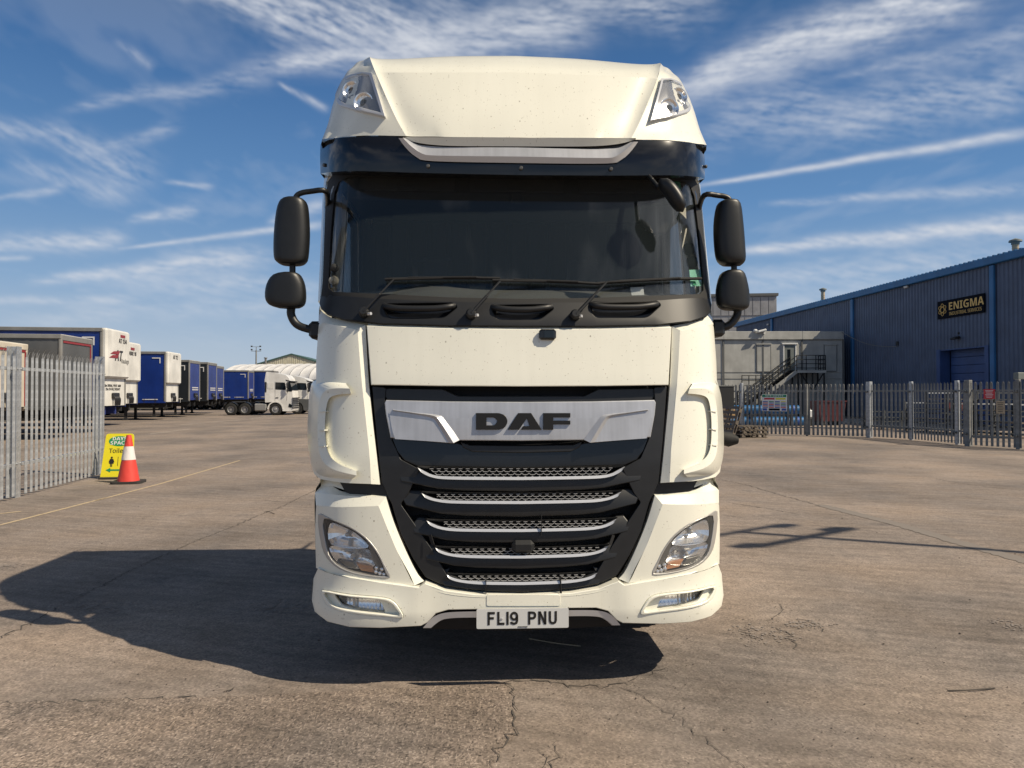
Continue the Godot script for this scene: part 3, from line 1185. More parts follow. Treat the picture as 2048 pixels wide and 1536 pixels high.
func cab_shell(T: Node3D):
	# side walls with a door window each, back wall, roof and floor
	for s in [-1, 1]:
		var m := MB.new()
		var wall := [Vector2(-2.25, 0.95), Vector2(-1.95, 0.95), Vector2(-1.9, 1.2), Vector2(-1.0, 1.2), Vector2(-0.95, 0.6), Vector2(-0.70, 0.6), Vector2(-0.70, 1.4), Vector2(-0.74, 2.2), Vector2(-0.98, 3.05), Vector2(-1.05, 3.36), Vector2(-1.10, 3.6), Vector2(-1.15, 3.78), Vector2(-2.25, 3.86)]
		var win := rounded([Vector2(-0.84, 2.34), Vector2(-1.00, 2.97), Vector2(-1.42, 2.97), Vector2(-1.44, 2.20), Vector2(-1.1, 2.18)], 0.06, 4)
		# wall runs in (z, y); x leans in towards the roof
		var lean := func(z, y): return 1.215 - maxf(0.0, y - 3.1) * 0.22 - maxf(0.0, 1.9 - y) * -0.01
		var tmp := MB.new()
		panel(tmp, wall, lean, 0.05, 0.0, [win], 0.3)
		for i in range(0, tmp.v.size(), 3):
			var q := []
			var w := []
			for k in 3:
				var a := tmp.v[i + k]
				var b := tmp.n[i + k]
				q.append(Vector3(a.z * s, a.y, a.x))
				w.append(Vector3(b.z * s, b.y, b.x))
			m.tri(q[0], q[1], q[2], w[0], w[1], w[2])
		part("cab_side", m, M.cream_paint, T)
		var g := MB.new()
		g.prism(win, Vector3(s * 1.19, 0, 0), Vector3(0, 0, 1), Vector3.UP, 0.006 * -s)
		part("door_window", g, M.side_glass, T)
		var f := MB.new()
		for i in win.size():
			var a: Vector2 = win[i]
			var b: Vector2 = win[(i + 1) % win.size()]
			f.beam(Vector3(s * 1.195, a.y, a.x), Vector3(s * 1.195, b.y, b.x), 0.05, 0.045)
		part("window_seal", f, M.rubber, T)
		# door mirror lamp blister behind the front pillar
		var c := MB.new()
		var base := tz(627, 634, -0.75) if s < 0 else tz(1440, 634, -0.75)
		c.box(Vector3(s * 1.24, base.y, -0.72), Vector3(0.08, 0.075, 0.16), 0.025)
		part("side_marker_cap", c, M.cream_paint, T)
		var c2 := MB.new()
		c2.box(Vector3(s * 1.235, base.y - 0.055, -0.72), Vector3(0.07, 0.04, 0.15), 0.01)
		part("side_marker_base", c2, M.black_plastic, T)
	var r := MB.new()
	r.box(Vector3(0, 2.3, -2.24), Vector3(2.40, 2.9, 0.05))
	r.box(Vector3(0, 3.70, -1.75), Vector3(2.06, 0.05, 1.0))
	part("cab_back", r, M.cream_paint, T)
	var fl := MB.new()
	fl.box(Vector3(0, 1.32, -1.3), Vector3(2.36, 0.06, 1.9))
	part("cab_floor", fl, M.interior_dark, T)

var cheek := []

# depth of the roof cheek at a place given by its distance from the centre line and its height
func cheek_z(ax: float, y: float) -> float:
	var ys := []
	for r in cheek:
		var a: Vector3 = r[0]
		var b: Vector3 = r[1]
		for k in 3:
			a = r[k]
			b = r[k + 1]
			if ax <= -b.x:
				break
		var t := clampf((ax + a.x) / (a.x - b.x), -0.3, 1.3)
		var q := a.lerp(b, t)
		ys.append([q.y, q.z])
	for k in ys.size() - 1:
		if y <= ys[k + 1][0] or k == ys.size() - 2:
			var t: float = clampf((y - ys[k][0]) / (ys[k + 1][0] - ys[k][0]), -0.3, 1.3)
			return lerpf(ys[k][1], ys[k + 1][1], t)
	return ys[-1][1]

func roof_front(T: Node3D):
	# rows from the bottom edge to the roof: centre panel, then the cheeks outside the creases
	var P := func(px, py, z): return tz(px, py, z)
	var rows_c := []
	var rows_s := []
	var spec := [
		# row, z centre, z before the crease, crease px, z crease, cheek px and z ..., silhouette px, row, z
		[275, 274, 273, -0.33, -0.385, 812, 272, -0.385, 730, 271, -0.47, 668, 276, -0.60, 642, 288, -0.78],
		[240, 239, 239, -0.37, -0.43, 794, 240, -0.42, 725, 240, -0.50, 676, 244, -0.66, 654, 256, -0.86],
		[195, 194, 194, -0.43, -0.485, 773, 195, -0.47, 722, 193, -0.57, 686, 195, -0.74, 666, 210, -0.94],
		[145, 145, 145, -0.50, -0.555, 752, 147, -0.54, 725, 143, -0.66, 705, 146, -0.82, 688, 158, -1.00],
		[126, 126, 127, -0.63, -0.67, 744, 127, -0.62, 733, 127, -0.74, 718, 132, -0.90, 702, 143, -1.05],
		[112, 113, 119, -0.86, -0.86, 740, 116, -0.78, 737, 117, -0.86, 728, 122, -0.98, 715, 133, -1.10]]
	for q in spec:
		var c: Vector3 = P.call(1038, q[0], q[3])
		c.x = 0
		var cr: Vector3 = P.call(q[5], q[6], q[7])
		var near: Vector3 = P.call(q[5] + 16, q[2], q[4])
		var mid: Vector3 = P.call(905, q[1], q[3] - 0.010)
		var near2: Vector3 = P.call(q[5] + 58, q[2], q[3] - 0.030)
		var half := smooth([c, mid, near2, near, cr], 4)
		var f := flipped(half)
		f.reverse()
		rows_c.append(f.slice(0, f.size() - 1) + half)
		cheek.append([cr, P.call(q[8], q[9], q[10]), P.call(q[11], q[12], q[13]), P.call(q[14], q[15], q[16])])
		rows_s.append([cr, P.call(q[8], q[9], q[10]), P.call(q[11], q[12], q[13]), P.call(q[14], q[15], q[16])])
	# on over the roof
	var last_c: Array = rows_c[-1]
	for b in [[-1.15, 0.02], [-1.6, 0.03], [-2.22, -0.01]]:
		var row := []
		for p in last_c:
			row.append(Vector3(p.x, p.y + b[1] * (1.0 - absf(p.x)), b[0]))
		rows_c.append(row)
	var ls: Array = rows_s[-1]
	for b in [-1.2, -1.6, -2.22]:
		rows_s.append([Vector3(ls[0].x, ls[0].y, b), Vector3(ls[1].x - 0.03, ls[1].y - 0.02, b - 0.001), Vector3(ls[2].x - 0.05, ls[2].y - 0.05, b - 0.002), Vector3(ls[3].x - 0.05, ls[3].y - 0.08, b - 0.003)])
	# side skirts back to the rear of the cab
	for r in rows_s:
		var e: Vector3 = r[-1]
		r.append(Vector3(minf(e.x - 0.03, -1.10 - 0.1 * (3.95 - e.y)), e.y - 0.03, minf(e.z - 0.5, -1.5)))
		r.append(Vector3(minf(e.x - 0.04, -1.12 - 0.1 * (3.95 - e.y)), e.y - 0.03, -2.24))
	var smooth_rows := func(rr: Array) -> Array:
		var cols := []
		for j in rr[0].size():
			var col := []
			for i in rr.size():
				col.append(rr[i][j])
			cols.append(smooth(col, 4))
		var out := []
		for i in cols[0].size():
			var row := []
			for j in cols.size():
				row.append(cols[j][i])
			out.append(row)
		return out
	var m := MB.new()
	m.grid(smooth_rows.call(rows_c.slice(0, 4)), Vector3(0, 0.4, 1))
	m.grid(smooth_rows.call(rows_c.slice(3)), Vector3(0, 1, 0.4))
	part("roof_panel", m, M.cream_paint, T)
	for s in [-1, 1]:
		var rr := []
		for r in smooth_rows.call(rows_s):
			var row := smooth(r, 3)
			rr.append(row if s < 0 else flipped(row))
		var m2 := MB.new()
		m2.grid(rr, Vector3(s, 0.4, 1))
		part("roof_cheek", m2, M.cream_paint, T)
		roof_lamp(T, s)
	# underside lip between the panel and the visor trim
	var lip := MB.new()
	var a := []
	var b := []
	var c2 := []
	for i in 41:
		var t := i / 40.0
		var px := lerpf(806, 1272, t)
		var bow := pow(absf(t * 2 - 1), 6.0)
		a.append(tz(px, 274 + 2 * t, -0.332 - 0.055 * bow))
		b.append(tz(px, lerpf(292, 277, bow) + 1.5 * t, -0.352 - 0.045 * bow))
		c2.append(tz(px, lerpf(293, 279, bow), -0.55))
	lip.grid([a, b], Vector3(0, -1, 1))
	lip.grid([b, c2], Vector3(0, -1, 0.3))
	part("roof_lip", lip, M.cream_paint, T)
	# black sun visor wrapped round the brow
	var vis := MB.new()
	var vz := func(x: float) -> float:
		var t := absf(x) / 1.25
		return -0.355 - 0.09 * t * t - 0.26 * pow(t, 9.0)
	var top := []
	var mid := []
	var low := []
	var under := []
	var up_back := []
	var tops := [[641, 289], [660, 279], [700, 274], [800, 272], [1038, 276]]
	var lows := [[641, 347], [664, 344], [720, 342], [850, 346], [1038, 350]]
	var line := func(src, dz):
		var p := []
		for q in src:
			p.append(Vector2(q[0], q[1]))
		p = resample(smooth(p, 5), 26)
		var row := []
		for q in p:
			var z := -0.4
			var w := Vector3.ZERO
			for i in 9:
				w = tz(q.x, q.y, z)
				z = lerpf(z, vz.call(w.x) + dz, 0.8)
			row.append(w)
		row[-1].x = 0
		var f := flipped(row)
		f.reverse()
		return row + f.slice(1)
	top = line.call(tops, -0.015)
	low = line.call(lows, -0.0)
	for i in top.size():
		mid.append(top[i].lerp(low[i], 0.45) + Vector3(0, 0, 0.025))
		under.append(low[i] + Vector3(0, 0.02, -0.16))
		up_back.append(top[i] + Vector3(0, 0.01, -0.12))
	var rows := []
	for k in 9:
		var t := k / 8.0
		var row := []
		for i in top.size():
			row.append(top[i].lerp(mid[i], t).lerp(mid[i].lerp(low[i], t), t))
		rows.append(row)
	vis.grid(rows, Vector3(0, 0, 1))
	vis.grid([low, under], Vector3(0, -1, 0))
	vis.grid([top, up_back], Vector3(0, 1, 0))
	# turned ends
	for e in [0, top.size() - 1]:
		var back := Vector3(0, 0, -0.35)
		vis.quad(top[e], low[e], low[e] + back, top[e] + back, Vector3(-1 if e == 0 else 1, 0, 0))
	part("sun_visor", vis, M.visor_black, T)
	# silver visor trim: a shallow dish with a bright lower rim
	var outer := [[797, 276], [812, 296], [830, 312], [862, 322], [1038, 326]]
	var inner := [[806, 276], [822, 292], [842, 306], [870, 311], [1038, 313]]
	var top_in := [[812, 277], [835, 289], [860, 292], [900, 294], [1038, 295]]
	var tr := MB.new()
	var R1: Array = line.call(outer, 0.02)
	var R2: Array = line.call(inner, 0.036)
	var R3: Array = line.call(top_in, 0.004)
	tr.grid([R1, R2], Vector3(0, -0.3, 1))
	part("visor_trim_rim", tr, M.silver_trim, T)
	var tr2 := MB.new()
	tr2.grid([R2, R3], Vector3(0, 1, 1))
	part("visor_trim", tr2, M.silver_paint, T)
	for q in [[856, 332], [1042, 336], [1222, 338], [648, 330], [1412, 333]]:
		var b2 := MB.new()
		var z := -0.33
		var w := Vector3.ZERO
		for i in 8:
			w = tz(q[0], q[1], z)
			z = vz.call(w.x) + 0.014
		b2.lathe([[-0.01, 0.012], [0.004, 0.012], [0.008, 0.008], [0.008, 0.0]], w, Vector3(signf(w.x) * (1.0 if absf(w.x) > 1.1 else 0.0), 0, 1), 12)
		part("visor_bolt", b2, M.grey_bronze, T)

# a lamp of glass over bowls, set into a bezel; outline in photograph points of the left lamp
func roof_lamp(T: Node3D, s: int):
	var zl := func(x: float, y: float) -> float: # plane of the cheek
		return cheek_z(absf(x), y) + 0.022
	var to2 := func(pts):
		var out := []
		for q in pts:
			var z := -0.6
			var w := Vector3.ZERO
			for i in 10:
				w = tz(q[0], q[1], z)
				z = lerpf(z, zl.call(w.x, w.y), 0.7)
			out.append(Vector2(w.x * -s * 1.0, w.y))
		return out
	var o: Array = rounded(to2.call([[744, 146], [771, 234], [716, 223], [679, 212], [668, 195], [684, 156], [700, 150]]), [0.0, 0.0, 0.1, 0.05, 0.05, 0.06, 0.05])
	var i1: Array = rounded(to2.call([[739, 151], [762, 226], [718, 216], [684, 206], [674, 193], [689, 160], [703, 154]]), [0.0, 0.0, 0.1, 0.05, 0.05, 0.06, 0.05])
	var lamp := Node3D.new()
	lamp.name = "roof_lamp"
	T.add_child(lamp, true)
	var bz := MB.new()
	panel(bz, o, func(x, y): return zl.call(x, y) + 0.012, 0.08, 0.004, [i1], 0.04)
	part("bezel", bz, M.silver_trim, lamp)
	var back := MB.new()
	panel(back, i1, func(x, y): return zl.call(x, y) - 0.012, 0.01, 0.0, [], 0.04)
	part("housing", back, M.lamp_dark, lamp)
	for q in [[703, 180, 0.062], [727, 204, 0.066]]:
		var c: Vector2 = to2.call([[q[0], q[1]]])[0]
		var n := Vector3(0.95 * signf(c.x), 0.28, 1.0).normalized()
		n = Vector3(n.x * 0.35, 0.05, 1).normalized()
		var p := Vector3(c.x, c.y, zl.call(c.x, c.y) - 0.02)
		var bw := MB.new()
		bw.lathe([[0.0, 0.0], [0.004, q[2] * 0.4], [0.010, q[2] * 0.72], [0.022, q[2] * 0.9], [0.024, q[2]], [0.0, q[2]]], p - n * 0.008, n, 24)
		part("reflector", bw, M.chrome, lamp)
		var bl := MB.new()
		bl.lathe([[0.0, 0.026], [0.012, 0.024], [0.018, 0.014], [0.020, 0.0]], p - n * 0.004, n, 16)
		part("projector_lens", bl, M.dark_glass, lamp)
	var gl := MB.new()
	panel(gl, i1, func(x, y): return zl.call(x, y) + 0.008, 0.003, 0.0, [], 0.04)
	part("lens", gl, M.lamp_glass, lamp)

func windscreen_zone(T: Node3D):
	# glass
	var half := flat2([[1038, 346], [850, 343], [720, 345], [690, 350], [672, 360], [662, 380], [656, 460], [652, 560], [653, 578], [662, 586], [760, 590], [900, 597], [1038, 600]], -0.012)
	var screen := sym(half)
	var g := MB.new()
	panel(g, screen, on(-0.012), 0.006, 0.0, [], 0.1)
	panel(g, screen, on(-0.019), 0.0, 0.0, [], 0.1) # inner face of the laminated pane
	part("windscreen", g, M.windscreen_glass, T)
	# black seal round it
	var outer := sym(flat2([[1038, 338], [850, 336], [700, 338], [668, 345], [655, 362], [650, 400], [645, 560], [641, 596], [700, 600], [900, 606], [1038, 608]], 0.0))
	var sl := MB.new()
	panel(sl, outer, on(-0.004), 0.05, 0.004, [sym(flat2([[1038, 352], [850, 349], [720, 350], [692, 355], [678, 364], [669, 384], [662, 460], [657, 560], [658, 576], [666, 583], [760, 587], [900, 594], [1038, 597]], 0.0))], 0.1)
	part("windscreen_seal", sl, M.rubber, T)
	# white pillars outside the seal
	for s in [-1, 1]:
		var pl := MB.new()
		ribbon(pl, [[[[664, 340], [653, 360], [648, 400], [644, 520], [640, 600]], -0.01], [[[660, 336], [650, 350], [645, 400], [640, 520], [636, 604]], -0.02], [[[656, 336], [647, 352], [642, 400], [637, 520], [633, 606]], -0.30]], s, 20, Vector3(-0.7, 0, 1))
		part("pillar", pl, M.cream_paint, T)
	# cowl below the glass, dished, with three hand holds
	var cw := MB.new()
	var cowl := sym(flat2([[1038, 604], [900, 602], [760, 596], [660, 590], [641, 592], [638, 606], [642, 618], [655, 630], [690, 640], [760, 648], [900, 652], [1038, 653]]))
	var holes := []
	for h in [[764, 606, 915, 636], [981, 609, 1108, 639], [1177, 602, 1322, 635]]:
		holes.append(rounded(flat2([[h[0], h[1] + 2], [h[2] - 8, h[1]], [h[2], h[1] + 8], [h[2] - 28, h[3]], [h[0] + 12, h[3]]]), 0.03))
	panel(cw, cowl, on(0.0), 0.05, 0.006, holes, 0.09)
	part("cowl", cw, M.black_plastic, T)
	var ck := MB.new()
	panel(ck, sym(flat2([[1038, 604], [760, 598], [690, 600], [690, 640], [760, 646], [1038, 650]])), on(-0.045), 0.02, 0.0, [], 0.2)
	part("cowl_well", ck, M.gloss_black, T)
	for h in [[764, 606, 912], [981, 608, 1106], [1177, 603, 1318]]:
		var gb := MB.new()
		var p := []
		for q in [[h[0] + 2, h[1] + 5, -0.03], [h[0] + 12, h[1] + 8, 0.012], [h[0] + 40, h[1] + 11, 0.022], [h[2] - 45, h[1] + 11, 0.022], [h[2] - 12, h[1] + 7, 0.012], [h[2] - 3, h[1] + 5, -0.03]]:
			p.append(tp(q[0], q[1], q[2]))
		gb.tube(smooth(p, 4), 0.019, 10)
		part("hand_hold", gb, M.black_plastic, T)
	# wipers
	for w in [[728, 625, 788, 560, 770, 559, 1000, 557], [942, 628, 1000, 563, 985, 561, 1200, 568], [1150, 630, 1212, 565, 1195, 567, 1402, 557]]:
		var wi := Node3D.new()
		wi.name = "wiper"
		T.add_child(wi, true)
		var a := tp(w[0], w[1], 0.02)
		var b := tp(w[2], w[3], 0.035)
		var am := MB.new()
		am.lathe([[-0.02, 0.032], [0.02, 0.03], [0.035, 0.02], [0.035, 0.0]], a, Vector3(0, 0.2, 1), 16)
		am.beam(a + Vector3(0, 0, 0.025), a.lerp(b, 0.55) + Vector3(0, 0, 0.03), 0.026, 0.014, 0.003)
		am.beam(a.lerp(b, 0.5) + Vector3(0, 0, 0.032), b + Vector3(0, 0, 0.02), 0.014, 0.010, 0.002)
		part("arm", am, M.black_plastic, wi)
		var nz := MB.new()
		nz.tube([tp(w[0] + 8, w[1] + 3, 0.03), tp(w[0] + 14, w[1] + 2, 0.045)], 0.009, 8)
		part("washer_jet", nz, M.silver_trim, wi)
		var bl := MB.new()
		var pts := []
		for k in 9:
			var t := k / 8.0
			pts.append(tp(lerpf(w[4], w[6], t), lerpf(w[5], w[7], t) - 2.0 * sin(PI * t), 0.012))
		bl.tube(pts, 0.010, 6)
		var c := tp((w[4] + w[6]) * 0.5, (w[5] + w[7]) * 0.5 - 2, 0.024)
		bl.beam(b + Vector3(0, 0, 0.02), c, 0.012, 0.010, 0.002)
		bl.beam(tp(lerpf(w[4], w[6], 0.2), lerpf(w[5], w[7], 0.2) - 3, 0.024), tp(lerpf(w[4], w[6], 0.8), lerpf(w[5], w[7], 0.8) - 3, 0.024), 0.014, 0.012, 0.003)
		part("blade", bl, M.deep_black, wi)
	# papers and stickers behind the glass
	for k in [[1378, 540, 1407, 572, "sticker_teal", "teal paper permit in the corner of the windscreen"], [1260, 575, 1286, 590, "sticker_white", "small pale label at the foot of the windscreen"], [1341, 364, 1360, 396, "sticker_green", "green round sticker at the top of the windscreen"]]:
		var st := MB.new()
		panel(st, flat2([[k[0], k[1]], [k[2], k[1] - 1], [k[2] + 2, k[3]], [k[0] + 3, k[3] + 1]], -0.03), on(-0.024), 0.001, 0.0, [], 0.2)
		part("sticker", st, M[k[4]], T, k[5])
	var mk := MB.new()
	for q in [[1383, 562, 1391, 566], [1386, 567, 1392, 570], [1398, 551, 1404, 553]]:
		panel(mk, flat2([[q[0], q[1]], [q[2], q[1]], [q[2], q[3]], [q[0], q[3]]], -0.02), on(-0.021), 0.001, 0.0, [], 0.2)
	part("sticker_print", mk, M.board_green, T)

func nose_panels(T: Node3D):
	var m := MB.new()
	var bon := sym(flat2([[1038, 658], [880, 656], [733, 651], [742, 770], [880, 772], [1038, 773]]))
	panel(m, bon, on(0.0), 0.04, 0.005, [], 0.1)
	ribbon_across(m, [[[[737, 645], [880, 650], [1038, 652]], -0.045], [[[735, 653], [880, 658], [1038, 660]], -0.002]], 20, Vector3(0, 1, 1))
	part("bonnet", m, M.cream_paint, T)
	# little camera on the bonnet
	var cb := Node3D.new()
	cb.name = "bonnet_camera"
	T.add_child(cb)
	var c := tp(1095, 669, 0.014)
	var b := MB.new()
	b.box(c, Vector3(0.100, 0.062, 0.034), 0.012)
	part("housing", b, M.gloss_black, cb)
	var l := MB.new()
	l.box(c + Vector3(0.008, 0.0, 0.018), Vector3(0.058, 0.044, 0.006), 0.003)
	part("lens", l, M.dark_glass, cb)
	for s in [-1, 1]:
		var f := 1.0
		# corner panel: face, inner bevel and the upper bevel under the windscreen
		var p := MB.new()
		var face := side_of(flat2([[715, 660], [719, 714], [724, 770], [731, 835], [738, 900], [742, 968], [690, 966], [640, 958], [628, 948], [618, 900], [616, 800], [632, 768], [632, 720], [637, 650], [640, 644], [660, 648]]), s)
		panel(p, face, on(-0.004), 0.06, 0.0, [], 0.06)
		ribbon(p, [[[[715, 658], [724, 770], [738, 900], [742, 968]], -0.004], [[[731, 650], [738, 770], [752, 900], [760, 969]], -0.03], [[[733, 650], [740, 770], [755, 900], [763, 969]], -0.10]], s, 16, Vector3(0.6, 0, 1))
		ribbon(p, [[[[637, 646], [660, 650], [715, 660]], -0.006], [[[638, 616], [662, 635], [733, 650]], -0.05]], s, 16, Vector3(0, 1, 1))
		var edge := [[639, 612], [636, 680], [632, 768], [620, 800], [617, 850], [622, 920], [634, 955]]
		ribbon(p, [[edge, -0.03], [edge, -0.42]], s, 20, Vector3(-1, 0, 0))
		part("corner_panel", p, M.cream_paint, T)
		# wing that guides the air round the corner
		var wg := MB.new()
		var A := [[702, 787], [669, 791], [655, 804], [650, 850], [655, 902], [675, 926], [713, 942]]
		var B := [[699, 777], [660, 778], [641, 795], [635, 850], [640, 910], [663, 937], [713, 951]]
		var C := [[692, 768], [648, 767], [624, 785], [615, 850], [620, 915], [642, 948], [706, 957]]
		var D := [[694, 764], [646, 760], [622, 770], [616, 850], [621, 925], [640, 956], [700, 962]]
		ribbon(wg, [[A, -0.06], [A, 0.030]], s, 40, Vector3(1, 0, 0.2))
		ribbon(wg, [[A, 0.030], [B, 0.036]], s, 40, Vector3(0, 0, 1))
		ribbon(wg, [[B, 0.036], [C, 0.018], [D, -0.05]], s, 40, Vector3(-0.5, 0, 1), false)
		part("air_wing", wg, M.cream_paint, T)
		var sl := MB.new()
		ribbon(sl, [[[[664, 789], [652, 802], [647, 850], [652, 903], [672, 927]], -0.0], [[[657, 790], [649, 800], [643, 850], [648, 905], [664, 930]], -0.055]], s, 20, Vector3(1, 0, 1))
		part("air_slot", sl, M.interior_beige, T)
		for y in [824, 861, 893]:
			var fn := MB.new()
			var a := tp(644, y, 0.01)
			var e := tp(655, y - 1, 0.004)
			if s > 0:
				a.x = -a.x
				e.x = -e.x
			fn.beam(a, e, 0.05, 0.006)
			part("air_fin", fn, M.cream_paint, T)
		# dark wedge between corner panel and headlamp panel
		var wd := MB.new()
		panel(wd, side_of(flat2([[672, 950], [775, 955], [785, 1000], [720, 996], [690, 984]], -0.05), s), on(-0.055), 0.03, 0.0, [], 0.1)
		part("step_gap", wd, M.black_plastic, T)

func grille(T: Node3D):
	var bk := MB.new()
	panel(bk, sym(flat2([[1038, 766], [880, 766], [736, 764], [742, 850], [758, 960], [770, 1000], [790, 1060], [830, 1150], [870, 1175], [950, 1190], [1038, 1192]])), on(-0.13), 0.02, 0.0, [], 0.15)
	part("grille_back", bk, M.deep_black, T)
	# frame: wide plastic cheeks right and left of the badge and slats
	for s in [-1, 1]:
		var f := MB.new()
		panel(f, side_of(rounded(flat2([[742, 772], [770, 775], [768, 800], [782, 880], [800, 920], [838, 940], [815, 990], [800, 1010], [862, 1100], [900, 1165], [940, 1184], [880, 1172], [850, 1158], [824, 1118], [800, 1070], [782, 1010], [762, 968], [752, 880]]), 0.01, 2), s), on(-0.034), 0.05, 0.004, [], 0.07)
		part("grille_cheek", f, M.grille_plastic, T)
	# strip above the badge, band below it
	var st := MB.new()
	panel(st, sym(flat2([[1038, 792], [915, 792], [885, 778], [756, 776], [772, 800], [880, 804], [1038, 806]])), on(-0.045), 0.05, 0.006, [], 0.1)
	part("grille_strip", st, M.grille_plastic, T)
	var bn := MB.new()
	panel(bn, sym(flat2([[1038, 893], [935, 893], [915, 885], [778, 874], [790, 905], [806, 925], [832, 936], [1038, 940]])), on(-0.042), 0.05, 0.012, [], 0.1)
	part("grille_band", bn, M.gloss_black, T)
	var bn2 := MB.new()
	panel(bn2, sym(flat2([[1038, 892], [940, 891], [920, 884], [926, 896], [945, 905], [1038, 907]])), on(-0.030), 0.05, 0.006, [], 0.1)
	part("grille_band_lip", bn2, M.grille_plastic, T)
	# badge bar
	var bd := MB.new()
	var bar := sym(flat2([[1038, 804], [900, 803], [772, 800], [769, 806], [772, 830], [781, 876], [850, 882], [905, 887], [918, 881], [1038, 882]]))
	panel(bd, bar, func(x, y): return zf(x, y) - 0.004 + 0.010 * cos((y - 1.53) * 9.0), 0.05, 0.006, [], 0.06)
	part("badge_bar", bd, M.silver_paint, T)
	for s in [-1, 1]:
		var sw := MB.new()
		ribbon(sw, [[[[785, 819], [830, 825], [873, 829], [888, 836], [919, 880]], 0.004], [[[786, 820], [830, 826], [868, 832], [880, 843], [907, 886]], 0.022], [[[787, 822], [830, 829], [864, 836], [874, 846], [897, 885]], 0.010]], s, 30, Vector3(0.4, 0.4, 1))
		ribbon(sw, [[[[787, 822], [830, 829], [864, 836], [874, 846], [897, 885]], 0.010], [[[778, 824], [780, 835], [782, 848], [785, 862], [790, 878]], 0.009]], s, 30, Vector3(0, 0, 1))
		part("badge_swoosh", sw, M.silver_paint, T)
	letters(T)
	# five mesh strips with bright rims over convex slats
	var rows := [[835, 935, 957, 793, 985, 1.0], [843, 986, 1005, 803, 1036, 1.0], [853, 1041, 1061, 820, 1089, 1.0], [870, 1095, 1114, 845, 1141, 1.0], [893, 1149, 1167, 880, 1188, 1.0]]
	for i in 5:
		var q: Array = rows[i]
		var x0: float = q[0]
		var y0: float = q[1]
		var yt: float = q[2]
		var xb: float = q[3]
		var yb: float = q[4]
		# slat body: leans out towards its foot
		var half := flat2([[1038, yt], [x0 + 60, yt - 1], [x0 + 30, yt - 5], [x0 + 10, yt - 13], [x0 - 2, y0 - 3], [xb + 14, y0 - 4], [xb, y0 + 14], [xb + 8, yt + 8], [x0 + 40, yb - 6], [x0 + 90, yb - 2], [1038, yb]])
		var y_mid := tp(1038, yt, 0).y
		var sl := MB.new()
		panel(sl, sym(half), func(x, y): return zf(x, y) - 0.032 - 0.22 * (y - y_mid) - 2.2 * (y - y_mid) * (y - y_mid), 0.10, 0.008, [], 0.05)
		part("grille_slat", sl, M.grille_plastic, T)
		# bright rim
		var rim := MB.new()
		var up := [[x0, y0], [x0 + 12, y0 + 6], [x0 + 32, yt - 7], [x0 + 70, yt - 4], [1038, yt - 3]]
		var dn := [[x0 + 2, y0 + 3], [x0 + 8, y0 + 10], [x0 + 30, yt - 2], [x0 + 70, yt + 2], [1038, yt + 3]]
		ribbon_across(rim, [[up, -0.06], [up, -0.012], [dn, -0.006], [dn, -0.03]], 24, Vector3(0, 0.5, 1))
		part("grille_rim", rim, M.silver_trim, T)
		# ledge over the mesh
		var ld := MB.new()
		ribbon_across(ld, [[[[x0 - 4, y0 - 5], [x0 + 60, y0 - 4], [1038, y0 - 3]], -0.10], [[[x0 - 4, y0 - 4], [x0 + 60, y0 - 2], [1038, y0 - 1]], -0.04], [[[x0, y0 + 1], [x0 + 60, y0 + 3], [1038, y0 + 4]], -0.055]], 20, Vector3(0, 0.5, 1))
		part("grille_ledge", ld, M.grille_plastic, T)
		honeycomb(T, x0, y0, yt)
		# lower two pieces of the service flap: seams
	var rad := MB.new()
	rad.box(tp(1046, 1093, -0.02), Vector3(0.13, 0.075, 0.05), 0.022)
	part("radar_cover", rad, M.black_plastic, T)
	for q in [[1083, 1030, 1083, 1072], [860, 1070, 866, 1090], [1227, 1070, 1220, 1090], [972, 1152, 972, 1188], [1120, 1152, 1122, 1188]]:
		var sm := MB.new()
		sm.beam(tp(q[0], q[1], -0.012), tp(q[2], q[3], -0.004), 0.004, 0.02)
		part("seam", sm, M.deep_black, T)

func honeycomb(T: Node3D, x0: float, y0: float, yt: float):
	var m := MB.new()
	var a := tp(x0 + 22, y0 + 4, -0.05)
	var hy := tp(1038, y0 + 2, -0.05).y
	var ly := tp(1038, yt - 2, -0.05).y
	var half := absf(a.x)
	var pitch_x := 0.0415
	var rows := 3
	var ph := (hy - ly) / rows
	var cols := int(half / pitch_x) + 1
	for r in rows + 1:
		for c in range(-cols, cols + 1):
			var cx := (c + (0.5 if r % 2 else 0.0)) * pitch_x
			var y := ly + ph * (r + 0.5) - ph * 0.5
			# flat-sided stretched hexagon: short uprights and shallow chevrons
			var L := Vector2(cx - pitch_x * 0.5, y)
			var e := pitch_x * 0.26
			for seg in [[Vector2(cx - e, y), Vector2(cx + e, y)], [Vector2(cx + e, y), Vector2(cx + pitch_x * 0.5, y + ph * 0.5)], [Vector2(cx - e, y), Vector2(cx - pitch_x * 0.5, y + ph * 0.5)], [Vector2(cx + pitch_x * 0.5, y + ph * 0.5), Vector2(cx + pitch_x * 0.5, y + ph * 0.62)]]:
				var p: Vector2 = seg[0]
				var q: Vector2 = seg[1]
				if absf(p.x) > half - (1.0 - (p.y - ly) / (hy - ly)) * 0.07 or p.y > hy or q.y > hy + 0.002:
					continue
				m.beam(Vector3(p.x, p.y, zf(p.x, p.y) - 0.045), Vector3(q.x, q.y, zf(q.x, q.y) - 0.045), 0.0032, 0.010, 0.0, Vector3(0, 0, 1))
	part("grille_mesh", m, M.mesh_silver, T, "", "stuff")

